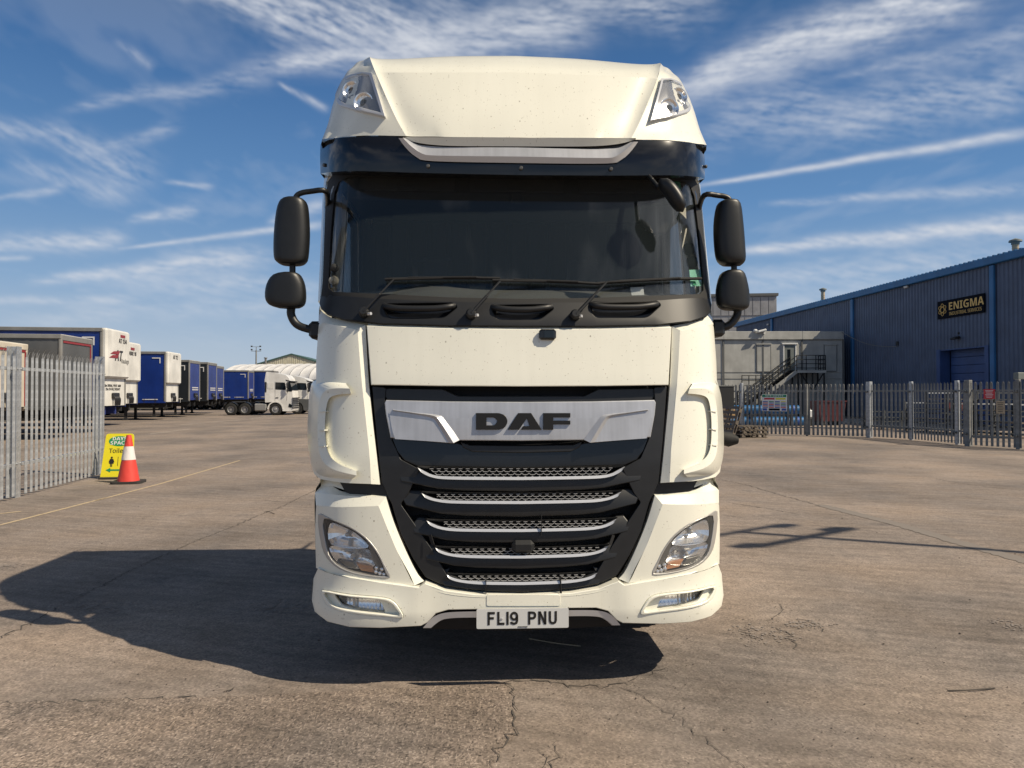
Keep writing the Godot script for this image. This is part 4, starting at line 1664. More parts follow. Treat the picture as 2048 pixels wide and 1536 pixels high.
# wide block letters on the badge bar
func letters(T: Node3D):
	var put := func(pts, holes):
		var m := MB.new()
		panel(m, pts, func(x, y): return zf(x, y) + 0.020, 0.02, 0.002, holes, 0.08)
		part("letter", m, M.badge_dark, T)
	var h := 33.0
	var y := 826.0
	var d := flat2([[952, y], [998, y], [1010, y + 4], [1016, y + 16], [1010, y + 29], [998, y + h], [952, y + h]])
	put.call(rounded(d, [0, 0.008, 0.02, 0.02, 0.02, 0.008, 0]), [rounded(flat2([[973, y + 8.5], [989, y + 8.5], [995, y + 16], [989, y + 24.5], [973, y + 24.5]]), [0, 0.01, 0.01, 0.01, 0])])
	put.call(flat2([[1046, y], [1062, y], [1083, y + h], [1042, y + h], [1046, y + 26], [1059, y + 26], [1053.5, y + 10], [1038, y + h], [1015, y + h], [1036, y]]), [])
	put.call(flat2([[1086, y], [1140, y], [1140, y + 8.5], [1106, y + 8.5], [1106, y + 15], [1140, y + 15], [1140, y + 22.5], [1106, y + 22.5], [1106, y + h], [1086, y + h]]), [])

func lower_front(T: Node3D):
	var fogs := []
	for s in [-1, 1]:
		var lens_px := [[648, 1038], [690, 1052], [722, 1071], [744, 1093], [760, 1119], [772, 1148], [773, 1153], [738, 1151], [693, 1140], [664, 1120], [652, 1088]]
		var hole_px := [[636, 1029], [664, 1038], [700, 1052], [732, 1074], [754, 1100], [768, 1126], [780, 1156], [740, 1154], [692, 1144], [660, 1124], [643, 1092]]
		var hole := side_of(smooth(flat2(hole_px), 3, true), s)
		var lens := side_of(smooth(flat2(lens_px), 3, true), s)
		# headlamp panel: face, bevel above, bevel towards the grille
		var p := MB.new()
		panel(p, side_of(flat2([[632, 1010], [690, 1014], [757, 1012], [772, 1050], [792, 1098], [822, 1160], [829, 1171], [760, 1165], [700, 1156], [650, 1143], [632, 1136], [630, 1060]]), s), on(-0.002), 0.06, 0.0, [hole], 0.06)
		ribbon(p, [[[[632, 1011], [690, 1015], [757, 1013]], -0.002], [[[630, 985], [660, 988], [700, 992], [772, 994]], -0.03], [[[642, 972], [664, 972], [690, 984], [774, 990]], -0.07]], s, 18, Vector3(0, 1, 1))
		ribbon(p, [[[[757, 1013], [772, 1050], [792, 1098], [818, 1146], [829, 1171]], -0.002], [[[772, 994], [788, 1045], [812, 1102], [834, 1146], [848, 1162]], -0.03], [[[775, 994], [791, 1045], [815, 1101], [837, 1145], [851, 1160]], -0.11]], s, 22, Vector3(0.7, 0.2, 1))
		part("headlamp_panel", p, M.cream_paint, T)
		# the flank behind, up to the corner panel
		var fk := MB.new()
		ribbon(fk, [[[[632, 1136], [630, 1060], [630, 985], [642, 960], [640, 940]], -0.03], [[[632, 1136], [630, 1060], [630, 985], [642, 960], [640, 940]], -0.5]], s, 16, Vector3(-1, 0, 0))
		ribbon(fk, [[[[642, 972], [664, 972], [700, 984]], -0.07], [[[640, 950], [664, 950], [700, 955]], -0.10]], s, 10, Vector3(0, 0, 1))
		part("front_flank", fk, M.cream_paint, T)
		headlamp(T, s, hole, lens)
		# bumper corner and its fog lamp recess
		var fog_px := [[645, 1180], [700, 1189], [760, 1194], [784, 1200], [798, 1214], [806, 1234], [770, 1232], [710, 1226], [668, 1216], [650, 1202]]
		var fog := side_of(smooth(flat2(fog_px, 0.02), 3, true), s)
		fogs.append(fog)
		var bf := MB.new()
		ribbon(bf, [[[[634, 1142], [626, 1160], [624, 1200], [630, 1222], [655, 1242], [700, 1253]], -0.06], [[[640, 1142], [632, 1160], [630, 1200], [636, 1222], [655, 1240], [700, 1250]], -0.6]], s, 16, Vector3(-1, -0.3, 0))
		part("bumper_return", bf, M.cream_paint, T)
		# raised frame round the recess and the dished floor of it
		var fr := MB.new()
		var fin := side_of(smooth(flat2([[652, 1184], [704, 1193], [758, 1198], [780, 1204], [792, 1216], [798, 1229], [768, 1227], [712, 1221], [672, 1212], [658, 1201]], 0.02), 3, true), s)
		panel(fr, fog, on(0.038), 0.10, 0.005, [fin], 0.08)
		part("fog_frame", fr, M.cream_paint, T)
		var fl := MB.new()
		var lampo := side_of(rounded(flat2([[668, 1188], [750, 1196], [764, 1206], [772, 1225], [720, 1220], [684, 1211]]), 0.015), s)
		panel(fl, fin, on(0.004), 0.02, 0.0, [lampo], 0.08)
		part("fog_surround", fl, M.cream_paint, T)
		var fg := Node3D.new()
		fg.name = "fog_lamp"
		T.add_child(fg, true)
		var hb := MB.new()
		panel(hb, lampo, on(-0.075), 0.02, 0.0, [], 0.1)
		part("housing", hb, M.bezel_silver, fg)
		# fluted reflector trough across the lamp
		var lo2: Vector2 = lampo[0]
		var hi2: Vector2 = lampo[0]
		for q in lampo:
			lo2 = lo2.min(q)
			hi2 = hi2.max(q)
		var bw := MB.new()
		panel(bw, lampo, func(x, y): return zf(x, y) - 0.058 + 0.5 * pow((y - (lo2.y + hi2.y) * 0.5) / 0.05, 2.0) * 0.04 + 0.006 * absf(sin((x - lo2.x) * 130.0)), 0.01, 0.0, [], 0.012)
		part("reflector", bw, M.chrome, fg)
		var dv := MB.new()
		var dc: float = lerpf(lo2.x, hi2.x, 0.38 if s < 0 else 0.62)
		dv.box(Vector3(dc, (lo2.y + hi2.y) * 0.5 + 0.006, zf(dc, lo2.y) - 0.045), Vector3(0.012, (hi2.y - lo2.y) * 0.7, 0.05))
		part("divider", dv, M.bezel_silver, fg)
		var gl := MB.new()
		panel(gl, lampo, on(-0.018), 0.004, 0.0, [], 0.1)
		part("lens", gl, M.lamp_glass, fg)
	# bumper middle and flap
	var b := MB.new()
	var whole := sym(flat2([[1038, 1192], [950, 1190], [890, 1182], [850, 1167], [838, 1175], [830, 1174], [760, 1165], [700, 1155], [636, 1136], [626, 1158], [624, 1200], [630, 1222], [655, 1242], [700, 1253], [760, 1255], [842, 1252], [854, 1246], [872, 1228], [896, 1221], [950, 1220], [1038, 1220]], 0.02))
	panel(b, whole, func(x, y): return zf(x, y) + 0.012 + 0.012 * smoothstep(0.45, 0.62, absf(x)) + 0.010 * cos((y - 0.40) * 14.0) * smoothstep(0.5, 0.8, absf(x)), 0.09, 0.005, fogs, 0.05)
	part("bumper", b, M.cream_paint, T)
	var up := MB.new()
	ribbon_across(up, [[[[850, 1163], [890, 1179], [950, 1187], [1038, 1190]], -0.03], [[[842, 1172], [890, 1187], [950, 1194], [1038, 1196]], 0.014]], 24, Vector3(0, 1, 0.6))
	part("bumper_rail", up, M.cream_paint, T)
	var fp := MB.new()
	panel(fp, rounded(flat2([[973, 1190], [1121, 1190], [1121, 1213], [973, 1213]], 0.02), 0.012), on(0.0155), 0.02, 0.002, [], 0.1)
	part("tow_flap", fp, M.cream_paint, T)
	# lower trim and dark valance
	var lt := MB.new()
	ribbon_across(lt, [[[[846, 1256], [864, 1236], [888, 1226], [940, 1223], [1038, 1223]], -0.03], [[[846, 1256], [864, 1236], [888, 1226], [940, 1223], [1038, 1223]], 0.005], [[[862, 1256], [878, 1243], [896, 1237], [945, 1235], [1038, 1236]], 0.0], [[[862, 1256], [878, 1243], [896, 1237], [945, 1235], [1038, 1236]], -0.05]], 30, Vector3(0, 0.2, 1))
	part("bumper_trim", lt, M.silver_trim, T)
	var va := MB.new()
	panel(va, sym(flat2([[1038, 1216], [890, 1216], [850, 1240], [846, 1258], [1038, 1262]], -0.06)), on(-0.06), 0.3, 0.005, [], 0.1)
	va.box(Vector3(0, 0.5, -0.8), Vector3(2.1, 0.3, 0.8))
	part("valance", va, M.deep_black, T)
	number_plate(T)

func headlamp(T: Node3D, s: int, hole: Array, lens: Array):
	var H := Node3D.new()
	H.name = "headlamp"
	T.add_child(H, true)
	var bz := MB.new()
	panel(bz, hole, on(0.002), 0.07, 0.005, [lens], 0.06)
	part("bezel", bz, M.bezel_silver, H)
	var bk := MB.new()
	panel(bk, hole, on(-0.11), 0.01, 0.0, [], 0.08)
	part("housing", bk, M.lamp_dark, H)
	# dark swept inner cover along the grille side
	var ic := MB.new()
	panel(ic, side_of(flat2([[732, 1080], [746, 1094], [760, 1120], [768, 1140], [750, 1130], [744, 1116], [738, 1096]], -0.03), s), on(-0.028), 0.04, 0.004, [], 0.06)
	part("inner_cover", ic, M.grey_bronze, H)
	# two reflector cells: stepped bowls of chrome
	for q in [[[662, 1046], [690, 1053], [718, 1069], [736, 1094], [664, 1087]], [[664, 1090], [738, 1097], [750, 1130], [700, 1134], [672, 1118]]]:
		var o := flat2(q, -0.05)
		var c := Vector2.ZERO
		for w in o:
			c += w / o.size()
		var out := side_of(smooth(o, 4, true), s)
		var cc := Vector2(c.x * -s, c.y)
		var m := MB.new()
		var rings := []
		for k in 6:
			var t := k / 5.0
			var ring := []
			for i in out.size() + 1:
				var w: Vector2 = out[i % out.size()]
				var e := cc.lerp(w, 1.0 - t * 0.82)
				ring.append(Vector3(e.x, e.y, zf(e.x, e.y) - 0.028 - 0.07 * (1.0 - pow(1.0 - t, 2.0))))
			rings.append(ring)
		for k in 5: # flutes, flat facets
			for i in out.size():
				m.quad(rings[k][i], rings[k][i + 1], rings[k + 1][i + 1], rings[k + 1][i], Vector3(0, 0, 1))
		for i in out.size():
			m.flat(rings[5][i], rings[5][i + 1], Vector3(cc.x, cc.y, rings[5][0].z), Vector3(0, 0, 1))
		part("reflector", m, M.chrome, H)
		var bl := MB.new()
		bl.lathe([[-0.02, 0.013], [0.03, 0.013], [0.042, 0.008], [0.045, 0.0]], Vector3(cc.x, cc.y, zf(cc.x, cc.y) - 0.095), Vector3(0, 0, 1), 14)
		part("bulb", bl, M.bezel_silver, H)
	var am := MB.new()
	panel(am, side_of(flat2([[712, 1126], [745, 1132], [750, 1146], [722, 1141]], -0.03), s), on(-0.03), 0.03, 0.003, [], 0.1)
	part("indicator", am, M.amber, H)
	var am2 := MB.new()
	panel(am2, side_of(flat2([[676, 1118], [706, 1124], [716, 1140], [690, 1132]], -0.03), s), on(-0.03), 0.03, 0.003, [], 0.1)
	part("cornering_lamp", am2, M.grey_bronze, H)
	for q in [[753, 1136], [764, 1139], [752, 1144], [760, 1147], [768, 1149]]:
		var c := tp(q[0], q[1], -0.02)
		c.x *= -s
		var d := MB.new()
		d.lathe([[-0.02, 0.013], [0.0, 0.012], [0.006, 0.008], [0.008, 0.0]], c, Vector3(0, 0, 1), 12)
		part("daylight_lamp", d, M.chrome, H)
	var gl := MB.new()
	panel(gl, lens, on(-0.006), 0.004, 0.0, [], 0.06)
	part("lens", gl, M.lamp_glass, H)

# strokes of plate characters in a 50 x 79 cell
func stroke(m: MB, pts: Array, w: float, o: Vector3, sc: float):
	var p := PackedVector2Array()
	for q in pts:
		p.append(Vector2(q[0], q[1]) * sc)
	for poly in Geometry2D.offset_polyline(p, w * sc * 0.5, Geometry2D.JOIN_MITER, Geometry2D.END_BUTT):
		m.prism(poly, o, Vector3.RIGHT, Vector3.UP, 0.0015, false)

func number_plate(T: Node3D):
	var N := Node3D.new()
	N.name = "number_plate"
	T.add_child(N)
	var c := tz(1045.5, 1237, 0.02)
	var m := MB.new()
	m.prism(round_rect(0.515, 0.110, 0.010), c - Vector3(0, 0, 0.006), Vector3.RIGHT, Vector3.UP, 0.005)
	part("backing", m, M.plate_white, N)
	var z := c + Vector3(0, 0, -0.0005)
	var put := func(x: float, strokes: Array):
		var l := MB.new()
		for sk in strokes:
			stroke(l, sk, 13.5, z + Vector3(x, -0.034, 0), 0.00092)
		part("character", l, M.plate_black, N)
	var nine := []
	var nine_low := []
	for k in 14:
		var an := PI * k / 13.0
		nine.append([24 + 18 * cos(an), 52 + 20 * sin(an)])
		nine_low.append([24 - 18 * cos(an), 52 - 20 * sin(an)])
	var nine_tail := [[42, 52], [42, 24], [38, 12], [28, 7], [18, 7], [8, 12], [6, 18]]
	put.call(-0.196, [[[7, 0], [7, 79]], [[7, 72], [44, 72]], [[7, 41], [38, 41]]])
	put.call(-0.142, [[[7, 79], [7, 0]], [[7, 7], [44, 7]]])
	put.call(-0.091, [[[7, 0], [7, 79]]])
	put.call(-0.070, [nine, nine_low, nine_tail])
	put.call(0.030, [[[7, 0], [7, 79]], [[7, 72], [26, 72], [36, 70], [42, 63], [43, 55], [42, 47], [36, 40], [26, 38], [7, 38]]])
	put.call(0.087, [[[7, 0], [7, 79]], [[9, 76], [41, 3]], [[43, 0], [43, 79]]])
	put.call(0.146, [[[7, 79], [7, 24], [11, 12], [20, 7], [30, 7], [39, 12], [43, 24], [43, 79]]])
	for x in [-0.11, 0.0]:
		if x < 0:
			var sc := MB.new()
			sc.lathe([[0, 0.007], [0.003, 0.006], [0.004, 0.0]], z + Vector3(x - 0.006, 0.0, 0), Vector3(0, 0, 1), 12)
			part("screw", sc, M.silver_trim, N)
	lettering("supplier_print", "TRUCK & TRAILER", 0.004, z + Vector3(0, -0.046, 0.0), M.plate_black, N, 1.0)

func mirrors(T: Node3D):
	for s in [0, 1]:
		var A := Node3D.new()
		A.name = "door_mirror"
		T.add_child(A, true)
		var z := -0.50
		var m := MB.new()
		if s == 0:
			sections(m, [[396, 577, 600], [403, 562, 612], [424, 554, 617], [470, 549, 619], [514, 549, 616], [526, 556, 610], [531, 566, 600]], z, 0.075)
		else:
			sections(m, [[402, 1446, 1466], [410, 1435, 1478], [450, 1429, 1484], [500, 1431, 1488], [522, 1437, 1488], [532, 1450, 1480]], z, 0.085)
		part("main_housing", m, M.mirror_black, A)
		var m2 := MB.new()
		if s == 0:
			sections(m2, [[545, 572, 592], [551, 547, 602], [570, 534, 610], [595, 531, 612], [610, 539, 608], [617, 560, 596]], z, 0.065)
		else:
			sections(m2, [[540, 1456, 1476], [549, 1441, 1488], [580, 1433, 1496], [605, 1434, 1497], [616, 1440, 1494], [621, 1455, 1485]], z, 0.07)
		part("wide_housing", m2, M.mirror_black, A)
		var g := MB.new()
		var arms := [[[652, 383], [620, 383], [600, 387], [592, 394], [591, 402]], [[585, 528], [585, 550]], [[583, 614], [582, 628], [590, 645], [606, 655], [640, 663]]]
		var rad := [0.017, 0.019, 0.026]
		if s == 1:
			arms = [[[1408, 391], [1436, 391], [1452, 394], [1459, 400], [1459, 408]], [[1468, 528], [1468, 546]], [[1475, 618], [1474, 630], [1464, 645], [1450, 654], [1425, 659]]]
		for k in 3:
			var p := []
			for q in arms[k]:
				p.append(tz(q[0], q[1], z - (0.03 if k == 2 else 0.0)))
			if k == 0: # back to the door pillar
				p.push_front(Vector3(signf(p[0].x) * 1.285, p[0].y, -0.9))
			g.tube(smooth(p, 4), rad[k], 10)
		var e := tz(arms[2][-1][0], arms[2][-1][1], -0.62)
		g.box(e + Vector3(0.0, 0.0, 0.03), Vector3(0.09, 0.11, 0.2), 0.02)
		part("arm", g, M.mirror_black, A)
	# kerb mirror in front of the screen
	var K := Node3D.new()
	K.name = "kerb_mirror"
	T.add_child(K)
	var m := MB.new()
	var a := tz(1320, 357, -0.28)
	var b := tz(1366, 424, -0.24)
	var rows := []
	var ax := (b - a).normalized()
	var xx := Vector3(ax.y, -ax.x, 0).normalized()
	for i in 11:
		var t := i / 10.0
		var r := 0.043 * pow(maxf(0.0, 1.0 - pow(absf(t * 2 - 1), 3.2)), 0.55) + 0.002
		var row := []
		for k in 17:
			var an := TAU * k / 16
			row.append(a.lerp(b, t) - xx * 0.012 * sin(PI * t) + xx * cos(an) * r + Vector3(0, 0, 1) * sin(an) * r * 1.5)
		rows.append(row)
	m.grid(rows, Vector3.ZERO, true, true)
	part("housing", m, M.mirror_black, K)
	var ar := MB.new()
	ar.tube(smooth([tz(1296, 350, -0.42), tz(1306, 362, -0.36), tz(1318, 376, -0.30)], 4), 0.013, 8)
	part("arm", ar, M.mirror_black, K)

func cab_inside(T: Node3D):
	# dashboard with its rolled top
	var d := MB.new()
	var prof := [[2.10, -0.36], [2.24, -0.40], [2.325, -0.50], [2.36, -0.66], [2.355, -0.86], [2.28, -0.98], [2.0, -1.02], [1.5, -1.05]]
	var rows := []
	for q in prof:
		var row := []
		for k in 25:
			var x := -1.12 + 2.24 * k / 24.0
			var hump := 0.035 * exp(-pow((x + 0.55) / 0.22, 2.0)) * (1.0 if q[0] > 2.3 else 0.0)
			row.append(Vector3(x, q[0] + hump - 0.02 * x * x, q[1] - 0.14 * x * x * (1.0 if q[1] > -0.6 else 0.0)))
		rows.append(row)
	d.grid(rows, Vector3(0, 1, 0.3))
	part("dashboard", d, M.interior_grey, T)
	var sw := MB.new()
	var c := Vector3(-0.58, 2.30, -0.98)
	var ring := []
	var tilt := Basis(Vector3.RIGHT, -0.75)
	for k in 25:
		var an := TAU * k / 24
		ring.append(c + tilt * Vector3(cos(an) * 0.22, sin(an) * 0.22, 0))
	sw.tube(ring, 0.014, 8, false)
	sw.tube([c + tilt * Vector3(-0.2, 0, 0), c + tilt * Vector3(0.2, 0, 0)], 0.014, 8)
	sw.lathe([[0, 0.06], [0.03, 0.05], [0.03, 0.0]], c, tilt * Vector3(0, 0, 1), 16)
	part("steering_wheel", sw, M.interior_dark, T)
	for x in [-0.6, 0.6]:
		var st := MB.new()
		st.box(Vector3(x, 1.78, -1.40), Vector3(0.52, 0.16, 0.5), 0.05)
		st.box(Vector3(x, 2.18, -1.66), Vector3(0.50, 0.78, 0.14), 0.05, Basis(Vector3.RIGHT, -0.12))
		st.box(Vector3(x, 2.66, -1.72), Vector3(0.28, 0.22, 0.10), 0.04)
		part("seat", st, M.seat_cloth, T)
	var hc := MB.new()
	hc.box(Vector3(0, 3.09, -0.98), Vector3(2.30, 0.26, 0.62), 0.04)
	hc.box(Vector3(0, 3.24, -1.6), Vector3(2.34, 0.04, 1.2))
	hc.box(Vector3(0, 2.985, -0.70), Vector3(0.10, 0.09, 0.06), 0.02)
	part("overhead_locker", hc, M.interior_dark, T)
	var hl := MB.new()
	for x in [-0.72, 0.0, 0.72]:
		hl.box(Vector3(x, 3.06, -0.668), Vector3(0.62, 0.10, 0.012), 0.004)
		hl.box(Vector3(x, 3.02, -0.655), Vector3(0.12, 0.02, 0.02), 0.004)
	part("locker_door", hl, M.locker_front, T)
	var bk := MB.new()
	bk.box(Vector3(0, 2.3, -2.18), Vector3(2.34, 1.9, 0.04))
	for k in 14:
		bk.box(Vector3(-1.1 + k * 0.17, 2.4, -2.10 + 0.02 * (k % 2)), Vector3(0.15, 1.5, 0.04), 0.02)
	part("bunk_curtain", bk, M.seat_cloth, T)
	for s in [-1, 1]:
		# inner pillar trim, pale
		var pt := MB.new()
		var a := tz(676, 356, -0.84)
		var b := tz(670, 585, -0.66)
		a.x = absf(a.x) * s
		b.x = absf(b.x) * s
		pt.beam(a, b, 0.06, 0.05, 0.02, Vector3(0, 0, 1))
		part("pillar_trim", pt, M.interior_beige, T)
		var dt := MB.new()
		dt.box(Vector3(s * 1.15, 1.85, -1.1), Vector3(0.05, 0.72, 1.2), 0.02)
		part("door_trim", dt, M.interior_grey, T)
		var dl := MB.new()
		dl.box(Vector3(s * 1.155, 2.6, -1.86), Vector3(0.04, 0.9, 0.7), 0.01)
		part("rear_trim", dl, M.interior_dark, T)
	# phone cradle on the driver's side, air freshener shapes hanging by the other door
	var ph := MB.new()
	ph.lathe([[-0.02, 0.0], [-0.015, 0.022], [0.0, 0.028], [0.02, 0.022], [0.03, 0.0]], tz(669, 536, -0.50), Vector3(0.3, 0, 1), 14)
	ph.tube([tz(669, 540, -0.51), tz(670, 556, -0.51)], 0.008, 8)
	part("camera_ball", ph, M.interior_dark, T)
	var pb := MB.new()
	pb.lathe([[-0.03, 0.0], [-0.02, 0.025], [0.0, 0.034], [0.02, 0.025], [0.03, 0.0]], tz(667, 562, -0.50), Vector3(0.0, 0, 1), 16)
	part("cradle_base", pb, M.interior_beige, T)
	for q in [[1378, 498, 0.042], [1384, 524, 0.040]]:
		var hb := MB.new()
		hb.lathe([[-0.012, 0.0], [-0.01, q[2]], [0.01, q[2]], [0.012, 0.0]], tz(q[0], q[1], -0.62), Vector3(0.3, 0, 1), 18)
		part("air_freshener", hb, M.interior_grey, T)
	var km := MB.new()  # added dark shape that imitates the kerb mirror's reflection in the windscreen
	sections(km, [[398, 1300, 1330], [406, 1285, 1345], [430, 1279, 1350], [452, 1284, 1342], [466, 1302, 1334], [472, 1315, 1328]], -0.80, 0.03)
	part("kerb_mirror_reflection", km, M.interior_dark, T)

func wheel(parent: Node3D, c: Vector3, r: float, w: float, out: float, rim := "alloy", rim_in := 0.05, name_ := "wheel"):
	var W := Node3D.new()
	W.name = name_
	parent.add_child(W, true)
	var ax := Vector3(out, 0, 0)
	wheel_axis(W, c, r, w, ax, rim, rim_in)

func wheel_axis(W: Node3D, c: Vector3, r: float, w: float, ax: Vector3, rim: String, rim_in: float):
	var h := w * 0.5
	var t := MB.new()
	t.lathe([[-h, r * 0.56], [-h, r * 0.80], [-h * 0.9, r * 0.93], [-h * 0.75, r], [h * 0.75, r], [h * 0.9, r * 0.93], [h, r * 0.80], [h, r * 0.56], [h * 0.5, r * 0.55]], c, ax, 28)
	for k in 36:
		var an := TAU * k / 36
		var x := Vector3.UP.cross(ax).normalized()
		var d := (x * cos(an) + Vector3.UP * sin(an))
		t.box(c + d * r, Vector3(0.012, 0.03, h * 1.3) if absf(ax.z) > 0.5 else Vector3(h * 1.3, 0.03, 0.012), 0.0, Basis(ax.normalized(), d, ax.normalized().cross(d)) if absf(ax.x) > 0.5 else Basis(d.cross(ax.normalized()), d, ax.normalized()))
	part("tyre", t, M.tyre, W)
	var rm := MB.new()
	rm.lathe([[h * 0.96, r * 0.57], [h * 0.80, r * 0.54], [h - rim_in, r * 0.50], [h - rim_in, r * 0.30], [h - rim_in + 0.05, r * 0.24], [h - rim_in + 0.08, r * 0.2], [h - rim_in + 0.08, 0.0]], c, ax, 28)
	for k in 10:
		var an := TAU * k / 10
		var x := Vector3.UP.cross(ax).normalized()
		var d := (x * cos(an) + Vector3.UP * sin(an))
		rm.lathe([[0, 0.018], [0.03, 0.018], [0.03, 0.0]], c + ax.normalized() * (h - rim_in) + d * r * 0.37, ax, 8)
	part("rim", rm, M[rim], W)

func running_gear(T: Node3D):
	for s in [-1.0, 1.0]:
		wheel(T, Vector3(s * 1.02, 0.5, -1.42), 0.5, 0.31, s, "alloy", 0.02)
		wheel(T, Vector3(s * 0.92, 0.5, -5.15), 0.5, 0.56, s, "alloy", 0.2)
		var arch := MB.new()
		var rows := [[], [], []]
		for k in 19:
			var an := lerpf(-0.1, PI + 0.1, k / 18.0)
			var p := Vector3(0, 0.5 + sin(an) * 0.58, -1.42 + cos(an) * 0.60)
			rows[0].append(p + Vector3(s * 0.80, 0, 0))
			rows[1].append(p + Vector3(s * 1.22, 0, 0))
			rows[2].append(p + Vector3(s * 1.23, 0.03, 0))
		arch.grid(rows, Vector3(0, 1, 0))
		part("wheel_arch", arch, M.black_plastic, T)
		var mg := MB.new()
		var mr := [[], []]
		for k in 13:
			var an := lerpf(0.2, PI - 0.2, k / 12.0)
			var p := Vector3(0, 0.5 + sin(an) * 0.60, -5.15 + cos(an) * 0.64)
			mr[0].append(p + Vector3(s * 0.6, 0, 0))
			mr[1].append(p + Vector3(s * 1.24, 0, 0))
		mg.grid(mr, Vector3(0, 1, 0))
		part("mudguard", mg, M.black_plastic, T)
		var tk := MB.new()
		tk.box(Vector3(s * 0.93, 0.66, -3.2), Vector3(0.6, 0.62, 1.5), 0.1)
		part("fuel_tank", tk, M.tank_alloy, T)
		var stp := MB.new()
		stp.box(Vector3(s * 1.12, 0.46, -0.62), Vector3(0.2, 0.32, 0.5), 0.03)
		stp.box(Vector3(s * 1.08, 0.92, -0.62), Vector3(0.24, 0.5, 0.48), 0.02)
		part("cab_step", stp, M.black_plastic, T)
	# flexible marker bulb behind the right corner
	var mk := MB.new()
	var c := tz(1462, 879, -0.72)
	mk.tube([Vector3(1.2, c.y + 0.03, -0.74), c + Vector3(-0.06, 0.01, 0), c + Vector3(-0.01, 0, 0), c + Vector3(0.045, -0.005, 0)], [0.03, 0.045, 0.05, 0.025], 12)
	part("side_marker_lamp", mk, M.rubber, T)
	var ch := MB.new()
	for s in [-0.38, 0.38]:
		ch.box(Vector3(s, 0.86, -3.3), Vector3(0.09, 0.27, 5.9))
	ch.box(Vector3(0, 0.5, -1.42), Vector3(1.9, 0.14, 0.16))
	ch.box(Vector3(0, 0.5, -5.15), Vector3(1.5, 0.2, 0.24))
	ch.box(Vector3(0, 0.85, -1.2), Vector3(0.9, 0.7, 1.4), 0.05)
	ch.box(Vector3(0, 1.08, -4.6), Vector3(0.9, 0.12, 1.2), 0.03)
	ch.box(Vector3(0, 0.95, -5.9), Vector3(2.3, 0.14, 0.12), 0.02)
	part("chassis", ch, M.chassis, T)

# ---------------------------------------------------------------- palisade fences
# one pale of folded steel, three-pronged top, standing on x = 0 and facing +z
func pale_mesh(h: float, w: float, prongs: bool) -> ArrayMesh:
	var m := MB.new()
	var sec := [Vector2(-w * 0.5, -0.004), Vector2(-w * 0.27, 0.012), Vector2(-w * 0.10, 0.004), Vector2(w * 0.10, 0.004), Vector2(w * 0.27, 0.012), Vector2(w * 0.5, -0.004)]
	var top := h - (0.14 if prongs else 0.05)
	var th := 0.003
	for i in 5:
		var a: Vector2 = sec[i]
		var b: Vector2 = sec[i + 1]
		var nrm := Vector3(-(b.y - a.y), 0, b.x - a.x).normalized()
		m.quad(Vector3(a.x, 0.04, a.y), Vector3(b.x, 0.04, b.y), Vector3(b.x, top, b.y), Vector3(a.x, top, a.y), nrm)
		m.quad(Vector3(a.x, 0.04, a.y - th), Vector3(b.x, 0.04, b.y - th), Vector3(b.x, top, b.y - th), Vector3(a.x, top, a.y - th), -nrm)
	m.quad(Vector3(sec[0].x, 0.04, sec[0].y), Vector3(sec[0].x, 0.04, sec[0].y - th), Vector3(sec[0].x, top, sec[0].y - th), Vector3(sec[0].x, top, sec[0].y), Vector3.LEFT)
	m.quad(Vector3(sec[5].x, 0.04, sec[5].y), Vector3(sec[5].x, 0.04, sec[5].y - th), Vector3(sec[5].x, top, sec[5].y - th), Vector3(sec[5].x, top, sec[5].y), Vector3.RIGHT)
	if prongs:
		# middle prong leans out to the front, side prongs curl outwards
		for k in [[-0.5, -0.2, -0.95, 0.09, 0.02], [-0.13, 0.13, 0.0, 0.15, 0.05], [0.2, 0.5, 0.95, 0.09, 0.02]]:
			var l := Vector3(k[0] * w, top, 0.004)
			var r := Vector3(k[1] * w, top, 0.004)
			var mid_l := l + Vector3((k[2] * 0.3) * w, k[3] * 0.6, 0.008)
			var mid_r := r + Vector3((k[2] * 0.3) * w, k[3] * 0.6, 0.008)
			mid_l = mid_l.lerp((mid_l + mid_r) * 0.5, 0.3)
			mid_r = mid_r.lerp((mid_l + mid_r) * 0.5, 0.3)
			var tip := Vector3((k[0] + k[1]) * 0.5 * w + k[2] * 0.6 * w, top + k[3], k[4])
			for z in [0.0, -th]:
				var e := Vector3(0, 0, z)
				var o := Vector3(0, 0, 1 if z == 0.0 else -1)
				m.quad(l + e, r + e, mid_r + e, mid_l + e, o)
				m.flat(mid_l + e, mid_r + e, tip + e, o)
	else:
		var tip := Vector3(0, h, 0.004)
		for z in [0.0, -th]:
			for i in 5:
				m.flat(Vector3(sec[i].x, top, sec[i].y + z), Vector3(sec[i + 1].x, top, sec[i + 1].y + z), tip + Vector3(0, 0, z), Vector3(0, 0, 1 if z == 0.0 else -1))
	return m.mesh()

